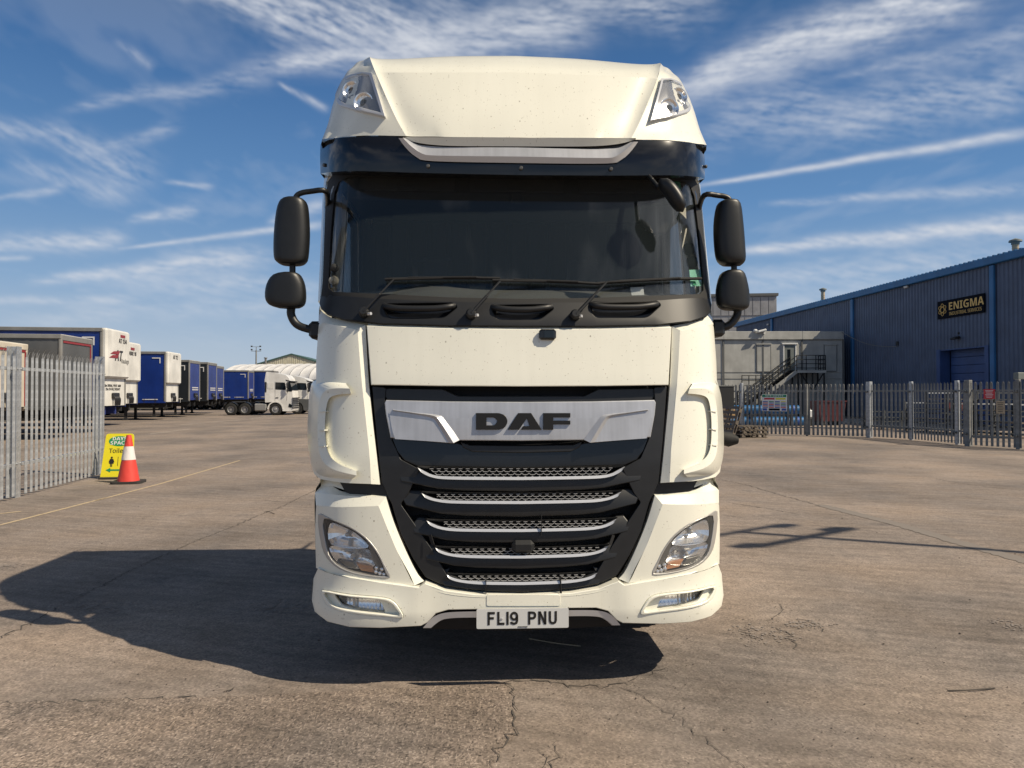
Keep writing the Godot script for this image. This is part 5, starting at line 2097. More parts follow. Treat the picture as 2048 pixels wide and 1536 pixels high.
func fence_run(called: String, a: Vector3, b: Vector3, h: float, pitch_: float, w: float, material: Material, pm: Mesh, label: String, category: String, posts := true, group := "", front := 1.0) -> Node3D:
	var d := b - a
	d.y = 0
	var L := d.length()
	var F := thing(called, Vector3(a.x, 0, a.z), atan2(-d.z, d.x), label, category, group)
	for y in [h * 0.16 if category == "gate" else h * 0.22, h * 0.86]:
		var r := MB.new()
		r.box(Vector3(L * 0.5, y, -0.035 * front), Vector3(L, 0.055, 0.05), 0.004)
		r.box(Vector3(L * 0.5, y + 0.025, -0.06 * front), Vector3(L, 0.006, 0.05))
		part("rail", r, material, F)
	if posts:
		for x in [0.0, L]:
			var p := MB.new()
			p.box(Vector3(x, h * 0.5, -0.115 * front), Vector3(0.10, h + 0.02, 0.012))
			p.box(Vector3(x, h * 0.5, -0.215 * front), Vector3(0.10, h + 0.02, 0.012))
			p.box(Vector3(x, h * 0.5, -0.165 * front), Vector3(0.010, h + 0.02, 0.09))
			part("post", p, material, F)
	var n := int(L / pitch_)
	for i in n:
		var x := (i + 0.5) * L / n
		var o := part_mesh("pale", pm, material, F)
		o.position = Vector3(x, 0, 0.0)
		if front < 0:
			o.rotation.y = PI
		o.rotation.z = 0.010 * sin(i * 2.7) * sin(i * 0.9 + L)
		o.rotation.y += 0.07 * sin(i * 1.7)
	return F

# ---------------------------------------------------------------- left side of the yard
func build_left_side():
	var p24 := pale_mesh(2.42, 0.066, true)
	var P := gp(38, 995)
	var E := gp(204, 951)
	var dir := (E - P).normalized()
	var near := P - dir * 1.7
	var f1 := fence_run("palisade_fence", near, P - dir * 0.09, 2.42, 0.155, 0.075, M.galvanised, p24, "near run of galvanised palisade fence cut by the left edge of the photo", "fence", false, "", 1.0)
	fence_run("palisade_fence", P + dir * 0.12, E, 2.42, 0.158, 0.075, M.galvanised, p24, "galvanised palisade fence panel between the broad steel post and the yellow board", "fence", false, "", 1.0)
	for q in [[P, "broad galvanised steel fence post near the left edge of the photo", 0.14], [E + dir * 0.08, "galvanised end post of the palisade fence beside the yellow board", 0.09]]:
		var po := thing("fence_post", q[0], atan2(-dir.z, dir.x), q[1], "post", "palisade fence posts")
		var m := MB.new()
		m.box(Vector3(0, 1.22, -0.02), Vector3(q[2], 2.44, 0.014))
		m.box(Vector3(0, 1.22, -0.16), Vector3(q[2], 2.44, 0.014))
		m.box(Vector3(0, 1.22, -0.09), Vector3(0.012, 2.44, 0.128))
		part("column", m, M.galvanised, po)
		var b := MB.new()
		for y in [0.55, 2.08]:
			b.box(Vector3(0.0, y, -0.035), Vector3(q[2] + 0.08, 0.07, 0.012))
			for x in [-0.05, 0.05]:
				b.lathe([[0, 0.014], [0.012, 0.014], [0.014, 0.0]], Vector3(x, y, 0.0 - 0.012), Vector3(0, 0, 1), 6)
		part("bracket", b, M.galvanised, po)
	toilet_board()
	cone()
	trailers()
	far_left()

func toilet_board():
	var b := gp(228, 958)
	var T := thing("pavement_board", b, 0.10, "yellow toilets board with a green oval leaning beside the red cone", "sign")
	var tilt := Basis(Vector3.RIGHT, -0.16)
	var face := Node3D.new()
	var ex := Vector3.RIGHT
	var ey := tilt * Vector3.UP
	var ez := ex.cross(ey)
	var o := Vector3(0.05, 0.035, 0)
	var m := MB.new()
	m.prism(rounded([Vector2(-0.31, 0.0), Vector2(0.31, 0.0), Vector2(0.26, 0.86), Vector2(-0.26, 0.86)], [0.01, 0.01, 0.06, 0.06]), o - ez * 0.02, ex, ey, 0.02)
	part("board", m, M.board_yellow, T)
	var g := MB.new()
	g.prism(ellipse(0.40, 0.20), o + ey * 0.71 + ez * 0.0005, ex, ey, 0.002)
	part("oval", g, M.board_green, T)
	var bs := Basis(ex, ey, ez)
	lettering("lettering", "DAYS", 0.068, o + ey * 0.757 + ez * 0.004, M.sign_white, T, 1.2, bs)
	lettering("lettering", "SPACE", 0.068, o + ey * 0.672 + ez * 0.004, M.sign_white, T, 1.2, bs)
	lettering("lettering", "Toilets", 0.085, o + ey * 0.52 + ez * 0.002, M.mark_black, T, 1.05, bs, false)
	for x in [-0.12, 0.14]:
		var p := MB.new()
		p.prism(ellipse(0.04, 0.04, 14), o + ex * x + ey * 0.385 + ez * 0.001, ex, ey, 0.002)
		p.prism([Vector2(-0.03, 0.355 - 0.36), Vector2(0.03, -0.005), Vector2(0.055, -0.07), Vector2(0.04, -0.075), Vector2(0.03, -0.04), Vector2(0.045, -0.10), Vector2(0.02, -0.10), Vector2(0.018, -0.16), Vector2(0.004, -0.16), Vector2(0.004, -0.10), Vector2(-0.004, -0.10), Vector2(-0.004, -0.16), Vector2(-0.018, -0.16), Vector2(-0.02, -0.10), Vector2(-0.045, -0.10), Vector2(-0.03, -0.04), Vector2(-0.04, -0.075), Vector2(-0.055, -0.07)], o + ex * x + ey * 0.365 + ez * 0.001, ex, ey, 0.002)
		part("figure", p, M.mark_black, T)
	var bar := MB.new()
	bar.prism([Vector2(-0.004, 0.22), Vector2(0.004, 0.22), Vector2(0.004, 0.40), Vector2(-0.004, 0.40)], o + ez * 0.001, ex, ey, 0.002)
	part("divider", bar, M.mark_black, T)
	var ar := MB.new()
	ar.prism([Vector2(-0.22, 0.14), Vector2(-0.13, 0.185), Vector2(-0.13, 0.155), Vector2(0.24, 0.155), Vector2(0.24, 0.125), Vector2(-0.13, 0.125), Vector2(-0.13, 0.095)], o + ez * 0.001, ex, ey, 0.002)
	part("arrow", ar, M.board_green, T)
	var ft := MB.new()
	ft.box(Vector3(0.05, 0.02, -0.1), Vector3(0.64, 0.04, 0.36), 0.015)
	part("foot", ft, M.cone_base, T)
	var st := MB.new()
	st.beam(Vector3(-0.2, 0.04, -0.24), Vector3(-0.16, 0.8, -0.15), 0.03, 0.03)
	st.beam(Vector3(0.3, 0.04, -0.24), Vector3(0.26, 0.8, -0.15), 0.03, 0.03)
	part("prop", st, M.board_yellow, T)

func cone():
	var b := gp(257, 966)
	var T := thing("traffic_cone", b, 0.2, "red and white traffic cone on a black rubber foot", "cone")
	var ft := MB.new()
	ft.prism(rounded([Vector2(-0.27, -0.22), Vector2(0.27, -0.22), Vector2(0.27, 0.22), Vector2(-0.27, 0.22)], 0.1), Vector3(0, 0, 0), Vector3.RIGHT, Vector3.BACK, -0.045)
	part("foot", ft, M.cone_base, T)
	var nz := noise(3, 2.0, 2)
	for k in [[0.04, 0.44, "cone_red", "lower_skirt"], [0.44, 0.69, "cone_white", "reflective_sleeve"], [0.69, 0.90, "cone_red", "tip"]]:
		var m := MB.new()
		var rows := []
		for i in 7:
			var y := lerpf(k[0], k[1], i / 6.0)
			var row := []
			for a in 29:
				var an := TAU * a / 28
				var r := 0.185 * (1.0 - y / 1.06) + 0.012 + (0.004 if k[2] == "cone_white" else 0.0)
				r += 0.006 * nz.get_noise_3d(cos(an) * 2, y * 5, sin(an) * 2)
				row.append(Vector3(cos(an) * r, y, sin(an) * r))
			rows.append(row)
		m.grid(rows, Vector3.ZERO, true, true)
		if k[3] == "tip":
			var e := MB.new()
			for a in 28:
				m.flat(rows[-1][a], rows[-1][a + 1], Vector3(0, 0.905, 0), Vector3.UP)
		part(k[3], m, M[k[2]], T)

# a semi-trailer: front at x = 0, body towards -x, near side at z = 0, far side at z = -w
func trailer(near_px: float, depth: float, h: float, L: float, side: String, front: String, label: String, opt := {}) -> Node3D:
	var c := at(near_px, HOR, depth)
	var T := thing("semi_trailer", Vector3(c.x, 0, c.z), 0.14, label, "trailer", "trailers parked along the left of the yard")
	var w := 2.5
	var y0 := 1.15
	var frame: Material = M[opt.get("frame", "trailer_grey")]
	# curtains with slight billow between poles
	for zz in [0.0, -w]:
		var m := MB.new()
		var rows := []
		for j in 9:
			var y := lerpf(y0, h - 0.16, j / 8.0)
			var row := []
			for i in 61:
				var x := -0.12 - (L - 0.24) * i / 60.0
				var b := 0.012 * sin(i * 1.05) * sin(PI * j / 8.0) + 0.008 * sin(i * 2.6 + j)
				row.append(Vector3(x, y, zz + (b if zz == 0.0 else -b) + (-0.01 if zz == 0.0 else 0.01)))
			rows.append(row)
		m.grid(rows, Vector3(0, 0, 1 if zz == 0.0 else -1))
		part("curtain" if opt.get("soft", true) else "side_wall", m, M[side], T)
	var r := MB.new()
	r.box(Vector3(-L * 0.5, h - 0.03, -w * 0.5), Vector3(L - 0.02, 0.05, w - 0.05))
	part("roof", r, M.trailer_white, T)
	for zz in [0.01, -w - 0.01]:
		var rl := MB.new()
		rl.box(Vector3(-L * 0.5, h - 0.09, zz), Vector3(L, 0.16, 0.06), 0.015)
		part("roof_rail", rl, frame, T)
		var sr := MB.new()
		sr.box(Vector3(-L * 0.5, y0 - 0.02, zz), Vector3(L, 0.10, 0.05), 0.01)
		part("side_rail", sr, M[opt.get("rail", side)], T)
	for zz in [-0.05, -w + 0.05]:
		var ps := MB.new()
		ps.box(Vector3(-0.05, (h + y0) * 0.5 - 0.04, zz), Vector3(0.12, h - y0 - 0.02, 0.14), 0.03)
		part("front_post", ps, frame, T)
	var bh := MB.new()
	if opt.get("step", false):
		bh.box(Vector3(0.06, y0 + (h - y0) * 0.68, -w * 0.5), Vector3(0.24, (h - y0) * 0.64, w - 0.04), 0.08)
		bh.box(Vector3(-0.05, y0 + (h - y0) * 0.18, -w * 0.5), Vector3(0.1, (h - y0) * 0.36, w - 0.34))
	else:
		bh.box(Vector3(-0.04, (h + y0) * 0.5, -w * 0.5), Vector3(0.06, h - y0 - 0.12, w - 0.26), 0.01)
	part("bulkhead", bh, M[front], T)
	if not opt.get("step", false):
		var tr := MB.new()
		tr.box(Vector3(-0.03, h - 0.13, -w * 0.5), Vector3(0.1, 0.22, w), 0.03)
		part("top_frame", tr, frame, T)
	if opt.get("red", false):
		var rd := MB.new()
		rd.box(Vector3(0.0, h - 0.27, -w * 0.5), Vector3(0.03, 0.07, w - 0.3))
		rd.box(Vector3(0.0, (h + y0) * 0.5 - 0.1, -w + 0.16), Vector3(0.03, h - y0 - 0.4, 0.06))
		part("red_edging", rd, M.mark_red, T)
	# reflective corner marks
	if opt.get("marks", true):
		var mk := MB.new()
		mk.box(Vector3(-0.55, h - 0.42, 0.025), Vector3(0.5, 0.06, 0.006))
		mk.box(Vector3(-0.33, h - 0.60, 0.025), Vector3(0.06, 0.30, 0.006))
		for i in 7:
			mk.box(Vector3(-0.9 - i * 1.3, y0 + 0.16, 0.025), Vector3(0.9, 0.05, 0.006))
		part("reflective_tape", mk, M.mark_white, T)
		var bk := MB.new()
		for i in 9:
			bk.box(Vector3(-0.6 - i * 0.65, y0 + 0.06, 0.03), Vector3(0.03, 0.32, 0.012))
		part("curtain_strap", bk, M.mark_black if side != "curtain_dark" else M.mark_white, T)
	# air and electric couplings
	var su := MB.new()
	for k in 5:
		var z := -w * 0.5 - 0.25 + k * 0.12
		su.tube(smooth([Vector3(0.03, y0 + 0.45, z), Vector3(0.16, y0 + 0.3, z + 0.03), Vector3(0.12, y0 + 0.02, z - 0.04)], 4), 0.03, 6)
	su.box(Vector3(0.06, y0 + 0.45, -w * 0.5), Vector3(0.12, 0.22, 0.62), 0.03)
	part("coupling_lines", su, M.mark_black, T)
	if opt.get("print", "") != "":
		var pr := MB.new()
		for k in 2:
			for i in 6:
				pr.box(Vector3(0.02, y0 + 0.95 - k * 0.15, -w * 0.5 - 0.6 + i * 0.24), Vector3(0.012, 0.08, 0.17))
		part("fleet_print", pr, M[opt.print], T)
	# running gear
	var cs := MB.new()
	for zz in [-0.7, -1.8]:
		cs.box(Vector3(-L * 0.5, y0 - 0.22, zz), Vector3(L - 0.3, 0.32, 0.1))
	for i in 8:
		cs.box(Vector3(-0.8 - i * (L - 1.2) / 8.0, y0 - 0.16, -w * 0.5), Vector3(0.08, 0.14, w - 0.1))
	part("chassis", cs, M[opt.get("chassis", "chassis")], T)
	for zz in [-0.45, -2.05]:
		var lg := MB.new()
		lg.box(Vector3(-2.5, 0.55, zz), Vector3(0.14, 1.0, 0.14))
		lg.box(Vector3(-2.5, 0.04, zz), Vector3(0.32, 0.08, 0.3), 0.01)
		part("landing_leg", lg, M.chassis, T)
	var gd := MB.new()
	for y in [0.55, 0.88]:
		gd.box(Vector3(-L * 0.5 + 0.6, y, -0.08), Vector3(L * 0.35, 0.1, 0.03))
	part("side_guard", gd, M.trailer_grey, T)
	for i in 3:
		for zz in [-0.24, -w + 0.24]:
			var W := Node3D.new()
			W.name = "wheel"
			T.add_child(W, true)
			wheel_axis(W, Vector3(-L + 2.2 + i * 1.31, 0.5, zz), 0.5, 0.38, Vector3(0, 0, 1 if zz > -1 else -1), "alloy", 0.1)
	return T

func trailers():
	# nearest first
	var t0 := trailer(-30, 22.5, 3.42, 8.0, "trailer_cream", "trailer_cream", "cream box trailer with a red line, behind the fence at the left edge", {"red": true, "frame": "trailer_cream", "marks": false, "soft": false})
	var t1 := trailer(122, 25.5, 3.82, 9.0, "curtain_grey", "curtain_grey", "grey trailer with a broad grey front frame, standing right behind the palisade fence", {"red": true, "marks": false, "soft": false})
	var lo := MB.new()
	for k in 12:
		lo.box(Vector3(0.0, 2.5 - k * 0.06, -1.55), Vector3(0.03, 0.035, 0.35))
	part("vent_louvre", lo, M.mark_black, t1)
	var t2 := trailer(204, 30.0, 4.47, 13.0, "curtain_blue", "trailer_white", "tall blue curtain trailer with white front and red and black haulage emblem", {"step": true, "chassis": "panel_blue"})
	haulage_mark(t2)
	var t3 := trailer(238, 36.5, 4.40, 13.0, "curtain_blue", "trailer_white", "white fronted trailer half hidden behind the one with the haulage emblem", {"step": true})
	var q := MB.new()
	q.box(Vector3(0.19, 4.05, -1.25), Vector3(0.012, 0.14, 0.5))
	part("red_print", q, M.mark_red, t3)
	lettering("fleet_number", "HIRE 18", 0.2, Vector3(0.195, 3.8, -1.25), M.mark_black, t3, 1.0, Basis(Vector3.UP, PI / 2))
	var t4 := trailer(331, 44.5, 4.32, 13.0, "curtain_blue", "trailer_white", "bright blue curtain trailer with narrow white front and open front gear", {"step": true})
	lettering("fleet_number", "AT 72", 0.24, Vector3(0.195, 4.0, -1.25), M.mark_black, t4, 1.0, Basis(Vector3.UP, PI / 2))
	trailer(379, 50.0, 4.06, 13.0, "curtain_dark", "panel_blue", "dark curtain trailer with blue front, first of the three dark ones", {"print": "mark_white"})
	trailer(416, 54.5, 4.10, 13.0, "curtain_dark", "panel_blue", "dark curtain trailer with blue front, middle of the three dark ones", {"print": "mark_white"})
	trailer(432, 59.5, 4.04, 13.0, "curtain_dark", "panel_blue", "dark curtain trailer with blue front, last of the three dark ones", {"print": "mark_white"})
	trailer(497, 72.0, 4.05, 13.0, "curtain_blue", "panel_blue", "blue curtain trailer standing just behind the white tractor's chassis", {"print": "mark_white"})
	trailer(548, 76.0, 4.15, 11.0, "curtain_blue", "cover_blue", "farthest blue trailer, seen above the white tractor's cab roof", {})

func haulage_mark(t: Node3D):
	var R := Basis(Vector3.UP, PI / 2)
	var ex := Vector3(0, 0, -1)
	var f := MB.new()
	for k in 2:
		f.prism([Vector2(0, 0), Vector2(0.85, 0.0), Vector2(1.0, 0.16), Vector2(0.35, 0.12)], Vector3(0.186, 3.22 + k * 0.17, -0.22 - k * 0.12), ex, Vector3.UP, 0.01)
	part("emblem_flash", f, M.mark_red, t)
	lettering("emblem_letters", "AT", 0.46, Vector3(0.19, 3.33, -1.24), M.mark_black, t, 1.0, R * Basis(Vector3(1, 0, 0), Vector3(0.25, 1, 0), Vector3(0, 0, 1)))
	lettering("emblem_word", "Haulage", 0.19, Vector3(0.19, 3.12, -1.92), M.trailer_grey, t, 0.9, R, false)
	lettering("fleet_number", "AT 134", 0.2, Vector3(0.19, 4.0, -1.65), M.mark_black, t, 1.0, R)
	var q := MB.new()
	q.box(Vector3(0.188, 4.22, -1.65), Vector3(0.012, 0.12, 0.5))
	part("red_print", q, M.mark_red, t)
	lettering("notice_print", "8m SWING, PIVOT 4600", 0.11, Vector3(0.006, 2.02, -1.1), M.mark_black, t, 1.0, R)
	lettering("notice_print", "25m IN AXLE HEIGHT", 0.11, Vector3(0.006, 1.87, -1.1), M.mark_black, t, 1.0, R)

# a parked tractor unit seen from its side: nose towards +x, near side at z = 0
func side_tractor(px_nose: float, depth: float, sc: float, label: String, kind: int):
	var c := at(px_nose, HOR, depth)
	var T := thing("parked_tractor", Vector3(c.x, 0, c.z), 0.10, label, "truck", "parked white tractor units")
	var body: Array
	if kind == 0:
		body = [Vector2(-2.26, 1.05), Vector2(-2.30, 2.9), Vector2(-2.18, 3.62), Vector2(-1.6, 3.56), Vector2(-0.62, 3.36), Vector2(-0.35, 3.1), Vector2(-0.28, 2.85), Vector2(-0.30, 2.78), Vector2(-0.08, 2.1), Vector2(-0.03, 1.5), Vector2(0.0, 0.6), Vector2(-0.05, 0.32), Vector2(-0.85, 0.34), Vector2(-0.92, 0.8), Vector2(-1.1, 1.08), Vector2(-1.42, 1.16), Vector2(-1.8, 1.1)]
	else:
		body = [Vector2(-2.2, 1.05), Vector2(-2.25, 3.2), Vector2(-1.9, 3.42), Vector2(-0.9, 3.2), Vector2(-0.4, 2.95), Vector2(-0.25, 2.7), Vector2(-0.08, 2.0), Vector2(-0.02, 1.3), Vector2(0.0, 0.5), Vector2(-0.05, 0.3), Vector2(-0.8, 0.32), Vector2(-0.92, 0.8), Vector2(-1.1, 1.08), Vector2(-1.42, 1.16), Vector2(-1.8, 1.1)]
	for i in body.size():
		body[i] *= sc
	var w := 2.45 * sc
	var m := MB.new()
	m.prism(rounded(body, 0.08, 3), Vector3(0, 0, -w), Vector3.RIGHT, Vector3.UP, w)
	part("cab", m, M.white_van, T)
	var V := func(x, y): return Vector2(x, y) * sc
	var put := func(called, pts, material, z := 0.004, th := 0.012, r := 0.05):
		var q := []
		for p in pts:
			q.append(Vector2(p[0], p[1]) * sc)
		var b := MB.new()
		b.prism(rounded(q, r, 3), Vector3(0, 0, z - 0.006), Vector3.RIGHT, Vector3.UP, th)
		part(called, b, material, T)
	put.call("door_window", [[-1.42, 2.14], [-0.62, 2.10], [-0.56, 2.2], [-0.66, 2.72], [-1.42, 2.74]], M.dark_glass)
	put.call("door_seam", [[-1.46, 1.2], [-1.44, 1.2], [-1.44, 2.8], [-1.46, 2.8]], M.trailer_grey, 0.003, 0.01, 0.0)
	put.call("door_seam", [[-0.52, 1.2], [-0.50, 1.2], [-0.46, 2.1], [-0.48, 2.1]], M.trailer_grey, 0.003, 0.01, 0.0)
	put.call("door_handle", [[-1.40, 1.42], [-1.18, 1.42], [-1.18, 1.49], [-1.40, 1.49]], M.mark_black, 0.012, 0.02, 0.01)
	put.call("locker_panel", [[-2.05, 2.2], [-1.6, 2.2], [-1.6, 2.7], [-2.05, 2.7]], M.trailer_white, 0.008, 0.012, 0.03)
	put.call("air_baffle", [[-2.27, 1.95], [-2.15, 1.9], [-2.12, 2.7], [-2.2, 2.78], [-2.27, 2.76]], M.mark_black, 0.012, 0.02, 0.03)
	if kind == 1:
		put.call("lower_skirt", [[-0.84, 0.34], [-0.06, 0.34], [-0.02, 1.3], [-2.2, 1.36], [-2.2, 1.1], [-1.42, 1.2], [-1.0, 1.05], [-0.9, 0.8]], M.curtain_grey, 0.012, 0.02, 0.05)
	# windscreen edge, visor, lamp and grille seen along the nose
	var ws := MB.new()
	ws.prism([V.call(-0.50, 2.75), V.call(-0.27, 2.78), V.call(-0.07, 2.1), V.call(-0.12, 1.96), V.call(-0.42, 1.98)], Vector3(0.012, 0, -w - 0.008), Vector3.RIGHT, Vector3.UP, w + 0.016)
	part("windscreen", ws, M.dark_glass, T)
	var vs := MB.new()
	vs.prism([V.call(-0.62, 2.96), V.call(-0.12, 2.84), V.call(-0.14, 2.76), V.call(-0.55, 2.84)], Vector3(0, 0, -w - 0.01), Vector3.RIGHT, Vector3.UP, w + 0.02)
	part("sun_visor", vs, M.mark_black, T)
	for k in 6:
		var gr := MB.new()
		gr.box(Vector3(-0.06, 0.62 + k * 0.16, -w * 0.5) * sc + Vector3(0.055, 0, 0), Vector3(0.10, 0.10, w * 0.98) * Vector3(sc, sc, 1), 0.02)
		part("grille_slat", gr, M.mark_black, T)
	put.call("headlamp", [[-0.36, 0.70], [-0.08, 0.62], [-0.06, 0.86], [-0.3, 0.98]], M.dark_glass, 0.012, 0.02, 0.04)
	var mr := MB.new()
	mr.box(Vector3(-0.42, 2.45, 0.2) * sc, Vector3(0.14, 0.46, 0.22) * sc, 0.05)
	mr.box(Vector3(-0.42, 2.05, 0.2) * sc, Vector3(0.14, 0.26, 0.22) * sc, 0.05)
	mr.tube([Vector3(-0.5, 2.7, 0) * sc, Vector3(-0.44, 2.7, 0.18) * sc, Vector3(-0.44, 1.86, 0.18) * sc, Vector3(-0.46, 1.84, 0) * sc], 0.02, 6)
	part("door_mirror", mr, M.mark_black, T)
	var arch := MB.new()
	for k in 14:
		var a0 := PI * k / 14.0
		var a1 := PI * (k + 1) / 14.0
		arch.beam(Vector3(-1.42 + cos(a0) * 0.60, 0.5 + sin(a0) * 0.62, 0.006) * sc, Vector3(-1.42 + cos(a1) * 0.60, 0.5 + sin(a1) * 0.62, 0.006) * sc, 0.05, 0.09)
	part("wheel_arch", arch, M.white_van if kind == 0 else M.curtain_grey, T)
	for x in [-1.42, -5.0, -3.9] if kind == 0 else [-1.42, -5.0]:
		for zz in [-0.16, -w + 0.16]:
			var W := Node3D.new()
			W.name = "wheel"
			T.add_child(W, true)
			wheel_axis(W, Vector3(x * sc, 0.5 * sc, zz), 0.5 * sc, 0.34, Vector3(0, 0, 1 if zz > -1 else -1), "alloy", 0.06 if x > -2 else 0.16)
	for x in [-5.0, -3.9]:
		var mg := MB.new()
		var r2 := [[], []]
		for k in 13:
			var an := lerpf(0.1, PI - 0.1, k / 12.0)
			for j in 2:
				r2[j].append(Vector3(x + cos(an) * 0.58, 0.5 + sin(an) * 0.6, 0.0 if j == 0 else -0.6) * sc)
		mg.grid(r2, Vector3.UP)
		part("mudguard", mg, M.black_plastic, T)
	var tk := MB.new()
	tk.box(Vector3(-2.65, 0.66, -0.3) * sc, Vector3(1.0, 0.62, 0.56) * sc, 0.08)
	part("fuel_tank", tk, M.tank_alloy, T)
	var ch := MB.new()
	ch.box(Vector3(-3.6, 0.88, -0.85) * sc, Vector3(4.0, 0.26, 0.1) * sc)
	ch.box(Vector3(-3.6, 0.88, -1.6) * sc, Vector3(4.0, 0.26, 0.1) * sc)
	ch.box(Vector3(-4.6, 1.08, -1.2) * sc, Vector3(1.1, 0.12, 1.0) * sc, 0.03)
	part("chassis", ch, M.chassis, T)

func far_left():
	side_tractor(586, 55.0, 0.93, "white tractor unit parked side on, nose to the right", 0)
	side_tractor(627, 58.0, 0.93, "white tractor unit with grey skirts, half hidden behind the other parked one", 1)
	# blue cab cover beyond
	var cb := thing("covered_cab", at(634, HOR, 66), 0.1, "bright blue cab roof behind the second parked tractor", "truck")
	cb.position.y = 0
	var cm := MB.new()
	cm.box(Vector3(-1.0, 1.9, -1.2), Vector3(2.2, 1.6, 2.4), 0.3)
	cm.box(Vector3(-1.0, 0.7, -1.2), Vector3(2.2, 0.9, 2.3), 0.1)
	part("cab", cm, M.cover_blue, cb)
	for x in [-0.5, -1.6]:
		var W := Node3D.new()
		W.name = "wheel"
		cb.add_child(W, true)
		wheel_axis(W, Vector3(x, 0.45, -0.1), 0.45, 0.3, Vector3(0, 0, 1), "alloy", 0.06)
	# long white barrel-roofed tent
	var a := at(440, HOR, 118)
	var b := at(700, HOR, 112)
	var d := b - a
	d.y = 0
	var L := d.length()
	var W2 := 14.0
	var tent := thing("storage_tent", Vector3(a.x, 0, a.z), atan2(-d.z, d.x), "long white barrel roofed storage tent behind the parked trucks", "tent")
	var n := 13
	for i in n:
		var x0 := L * i / n
		var x1 := L * (i + 1) / n
		var rows := []
		for j in 15:
			var t := j / 14.0
			var an := PI * t
			var y := 3.9 + sin(an) * 2.9
			var z := -W2 * 0.5 + cos(an) * W2 * 0.5
			var row := []
			for k in 5:
				var u := k / 4.0
				var sag := 0.10 * sin(PI * u)
				row.append(Vector3(lerpf(x0 + 0.04, x1 - 0.04, u), y - sag * sin(an), z - sag * cos(an)))
			rows.append(row)
		var m := MB.new()
		m.grid(rows, Vector3(0, 1, 0.6))
		part("roof_bay", m, M.canvas_white, tent)
		var wl := MB.new()
		wl.box(Vector3((x0 + x1) * 0.5, 1.95, -0.02), Vector3(x1 - x0 - 0.1, 3.9, 0.06))
		part("wall_bay", wl, M.curtain_grey, tent)
		var ps := MB.new()
		ps.box(Vector3(x0, 1.97, 0.03), Vector3(0.2, 3.94, 0.2))
		part("post", ps, M.trailer_grey, tent)
	# beige gabled shed behind it
	var g := at(583, HOR, 170)
	var shed := thing("gabled_shed", Vector3(g.x, 0, g.z), 0.05, "pale beige gabled shed with dark green verge behind the white tent", "building")
	var gw := MB.new()
	for i in 40:
		var x := -9.5 + i * 0.5
		var h0 := 11.0 - absf(x) * 0.30
		var h1 := 11.0 - absf(x + 0.5) * 0.30
		gw.prism([Vector2(x, 0), Vector2(x + 0.36, 0), Vector2(x + 0.36, lerpf(h0, h1, 0.7)), Vector2(x, h0)], Vector3(0, 0, 0.04 * (i % 2)), Vector3.RIGHT, Vector3.UP, 0.08)
	gw.prism([Vector2(-9.5, 0), Vector2(10.5, 0), Vector2(10.5, 7.8), Vector2(0, 11.0), Vector2(-9.5, 8.1)], Vector3(0, 0, -20), Vector3.RIGHT, Vector3.UP, 20.0)
	part("gable_wall", gw, M.beige_sheet, shed)
	for s in [-1, 1]:
		var v := MB.new()
		v.beam(Vector3(0, 11.1, 0.1), Vector3(s * 11.0, 7.8, 0.1), 0.4, 0.35)
		part("verge", v, M.green_trim, shed)
		var rf := MB.new()
		rf.quad(Vector3(0, 11.25, 0.2), Vector3(s * 11.0, 7.95, 0.2), Vector3(s * 11.0, 7.95, -20), Vector3(0, 11.25, -20), Vector3.UP)
		part("roof", rf, M.green_trim, shed)
	var fl := thing("flue", at(531, HOR, 160), 0.0, "thin dark flue left of the beige gable", "flue")
	fl.position.y = 0
	var fm := MB.new()
	fm.tube([Vector3(0, 0, 0), Vector3(0, 9.6, 0)], 0.25, 8)
	fm.tube([Vector3(0, 9.6, 0), Vector3(0, 9.8, 0)], 0.4, 8)
	part("pipe", fm, M.trailer_grey, fl)
	# floodlight mast
	var mast := thing("floodlight_mast", at(512, HOR, 130), 0.0, "tall floodlight mast with four lamp heads above the white tent", "lamp post")
	mast.position.y = 0
	flood_mast(mast, 9.6, 0.12, 0.75)
	# the same kind of mast stands outside the frame on the right: its shadow lies on the yard
	var head := gp(1590, 1072)
	var hgt := 9.0
	var base := head - Vector3(SUN_DIR.x, 0, SUN_DIR.z) * hgt
	var near_mast := thing("floodlight_mast", base, 0.6, "floodlight mast beyond the right edge, its thin shadow lying on the yard", "lamp post")
	flood_mast(near_mast, hgt, 0.06, 0.8)

func flood_mast(T: Node3D, h: float, r: float, s: float):
	var m := MB.new()
	m.tube([Vector3.ZERO, Vector3(0, h * 0.5, 0), Vector3(0, h, 0)], [r * 1.5, r * 1.2, r], 10)
	part("mast", m, M.galvanised_old, T)
	var c := MB.new()
	c.box(Vector3(0, h - 0.15, 0), Vector3(2.4 * s, 0.09, 0.09))
	c.box(Vector3(0, h + 0.85 * s, 0), Vector3(1.9 * s, 0.07, 0.07))
	c.box(Vector3(0, h + 0.4 * s, 0), Vector3(0.09, 1.0 * s, 0.09))
	part("crossarm", c, M.galvanised_old, T)
	for x in [-1.05, 1.05]:
		for y in [0.15, 0.95]:
			var l := MB.new()
			l.box(Vector3(x * s, h + y * s, 0.12), Vector3(0.44 * s, 0.34 * s, 0.14), 0.03, Basis(Vector3.RIGHT, 0.4))
			part("lamp_head", l, M.curtain_grey, T)

# ---------------------------------------------------------------- right side of the yard
func wall_at(d: float) -> Vector3: # the long wall of the blue shed, by distance from the camera
	return Vector3(26.0 - 0.067 * (d - 36.0), 0, -d)

func wall_hit(px: float, py: float) -> Vector3:
	var k := (px - 1024.0) / FOC
	var d := (26.0 + 0.067 * 36.0) / (k + 0.067)
	return at(px, py, d)

func build_right_side():
	blue_shed()
	cabin()
	stairs()
	back_block()
	right_fences()
	yard_goods()

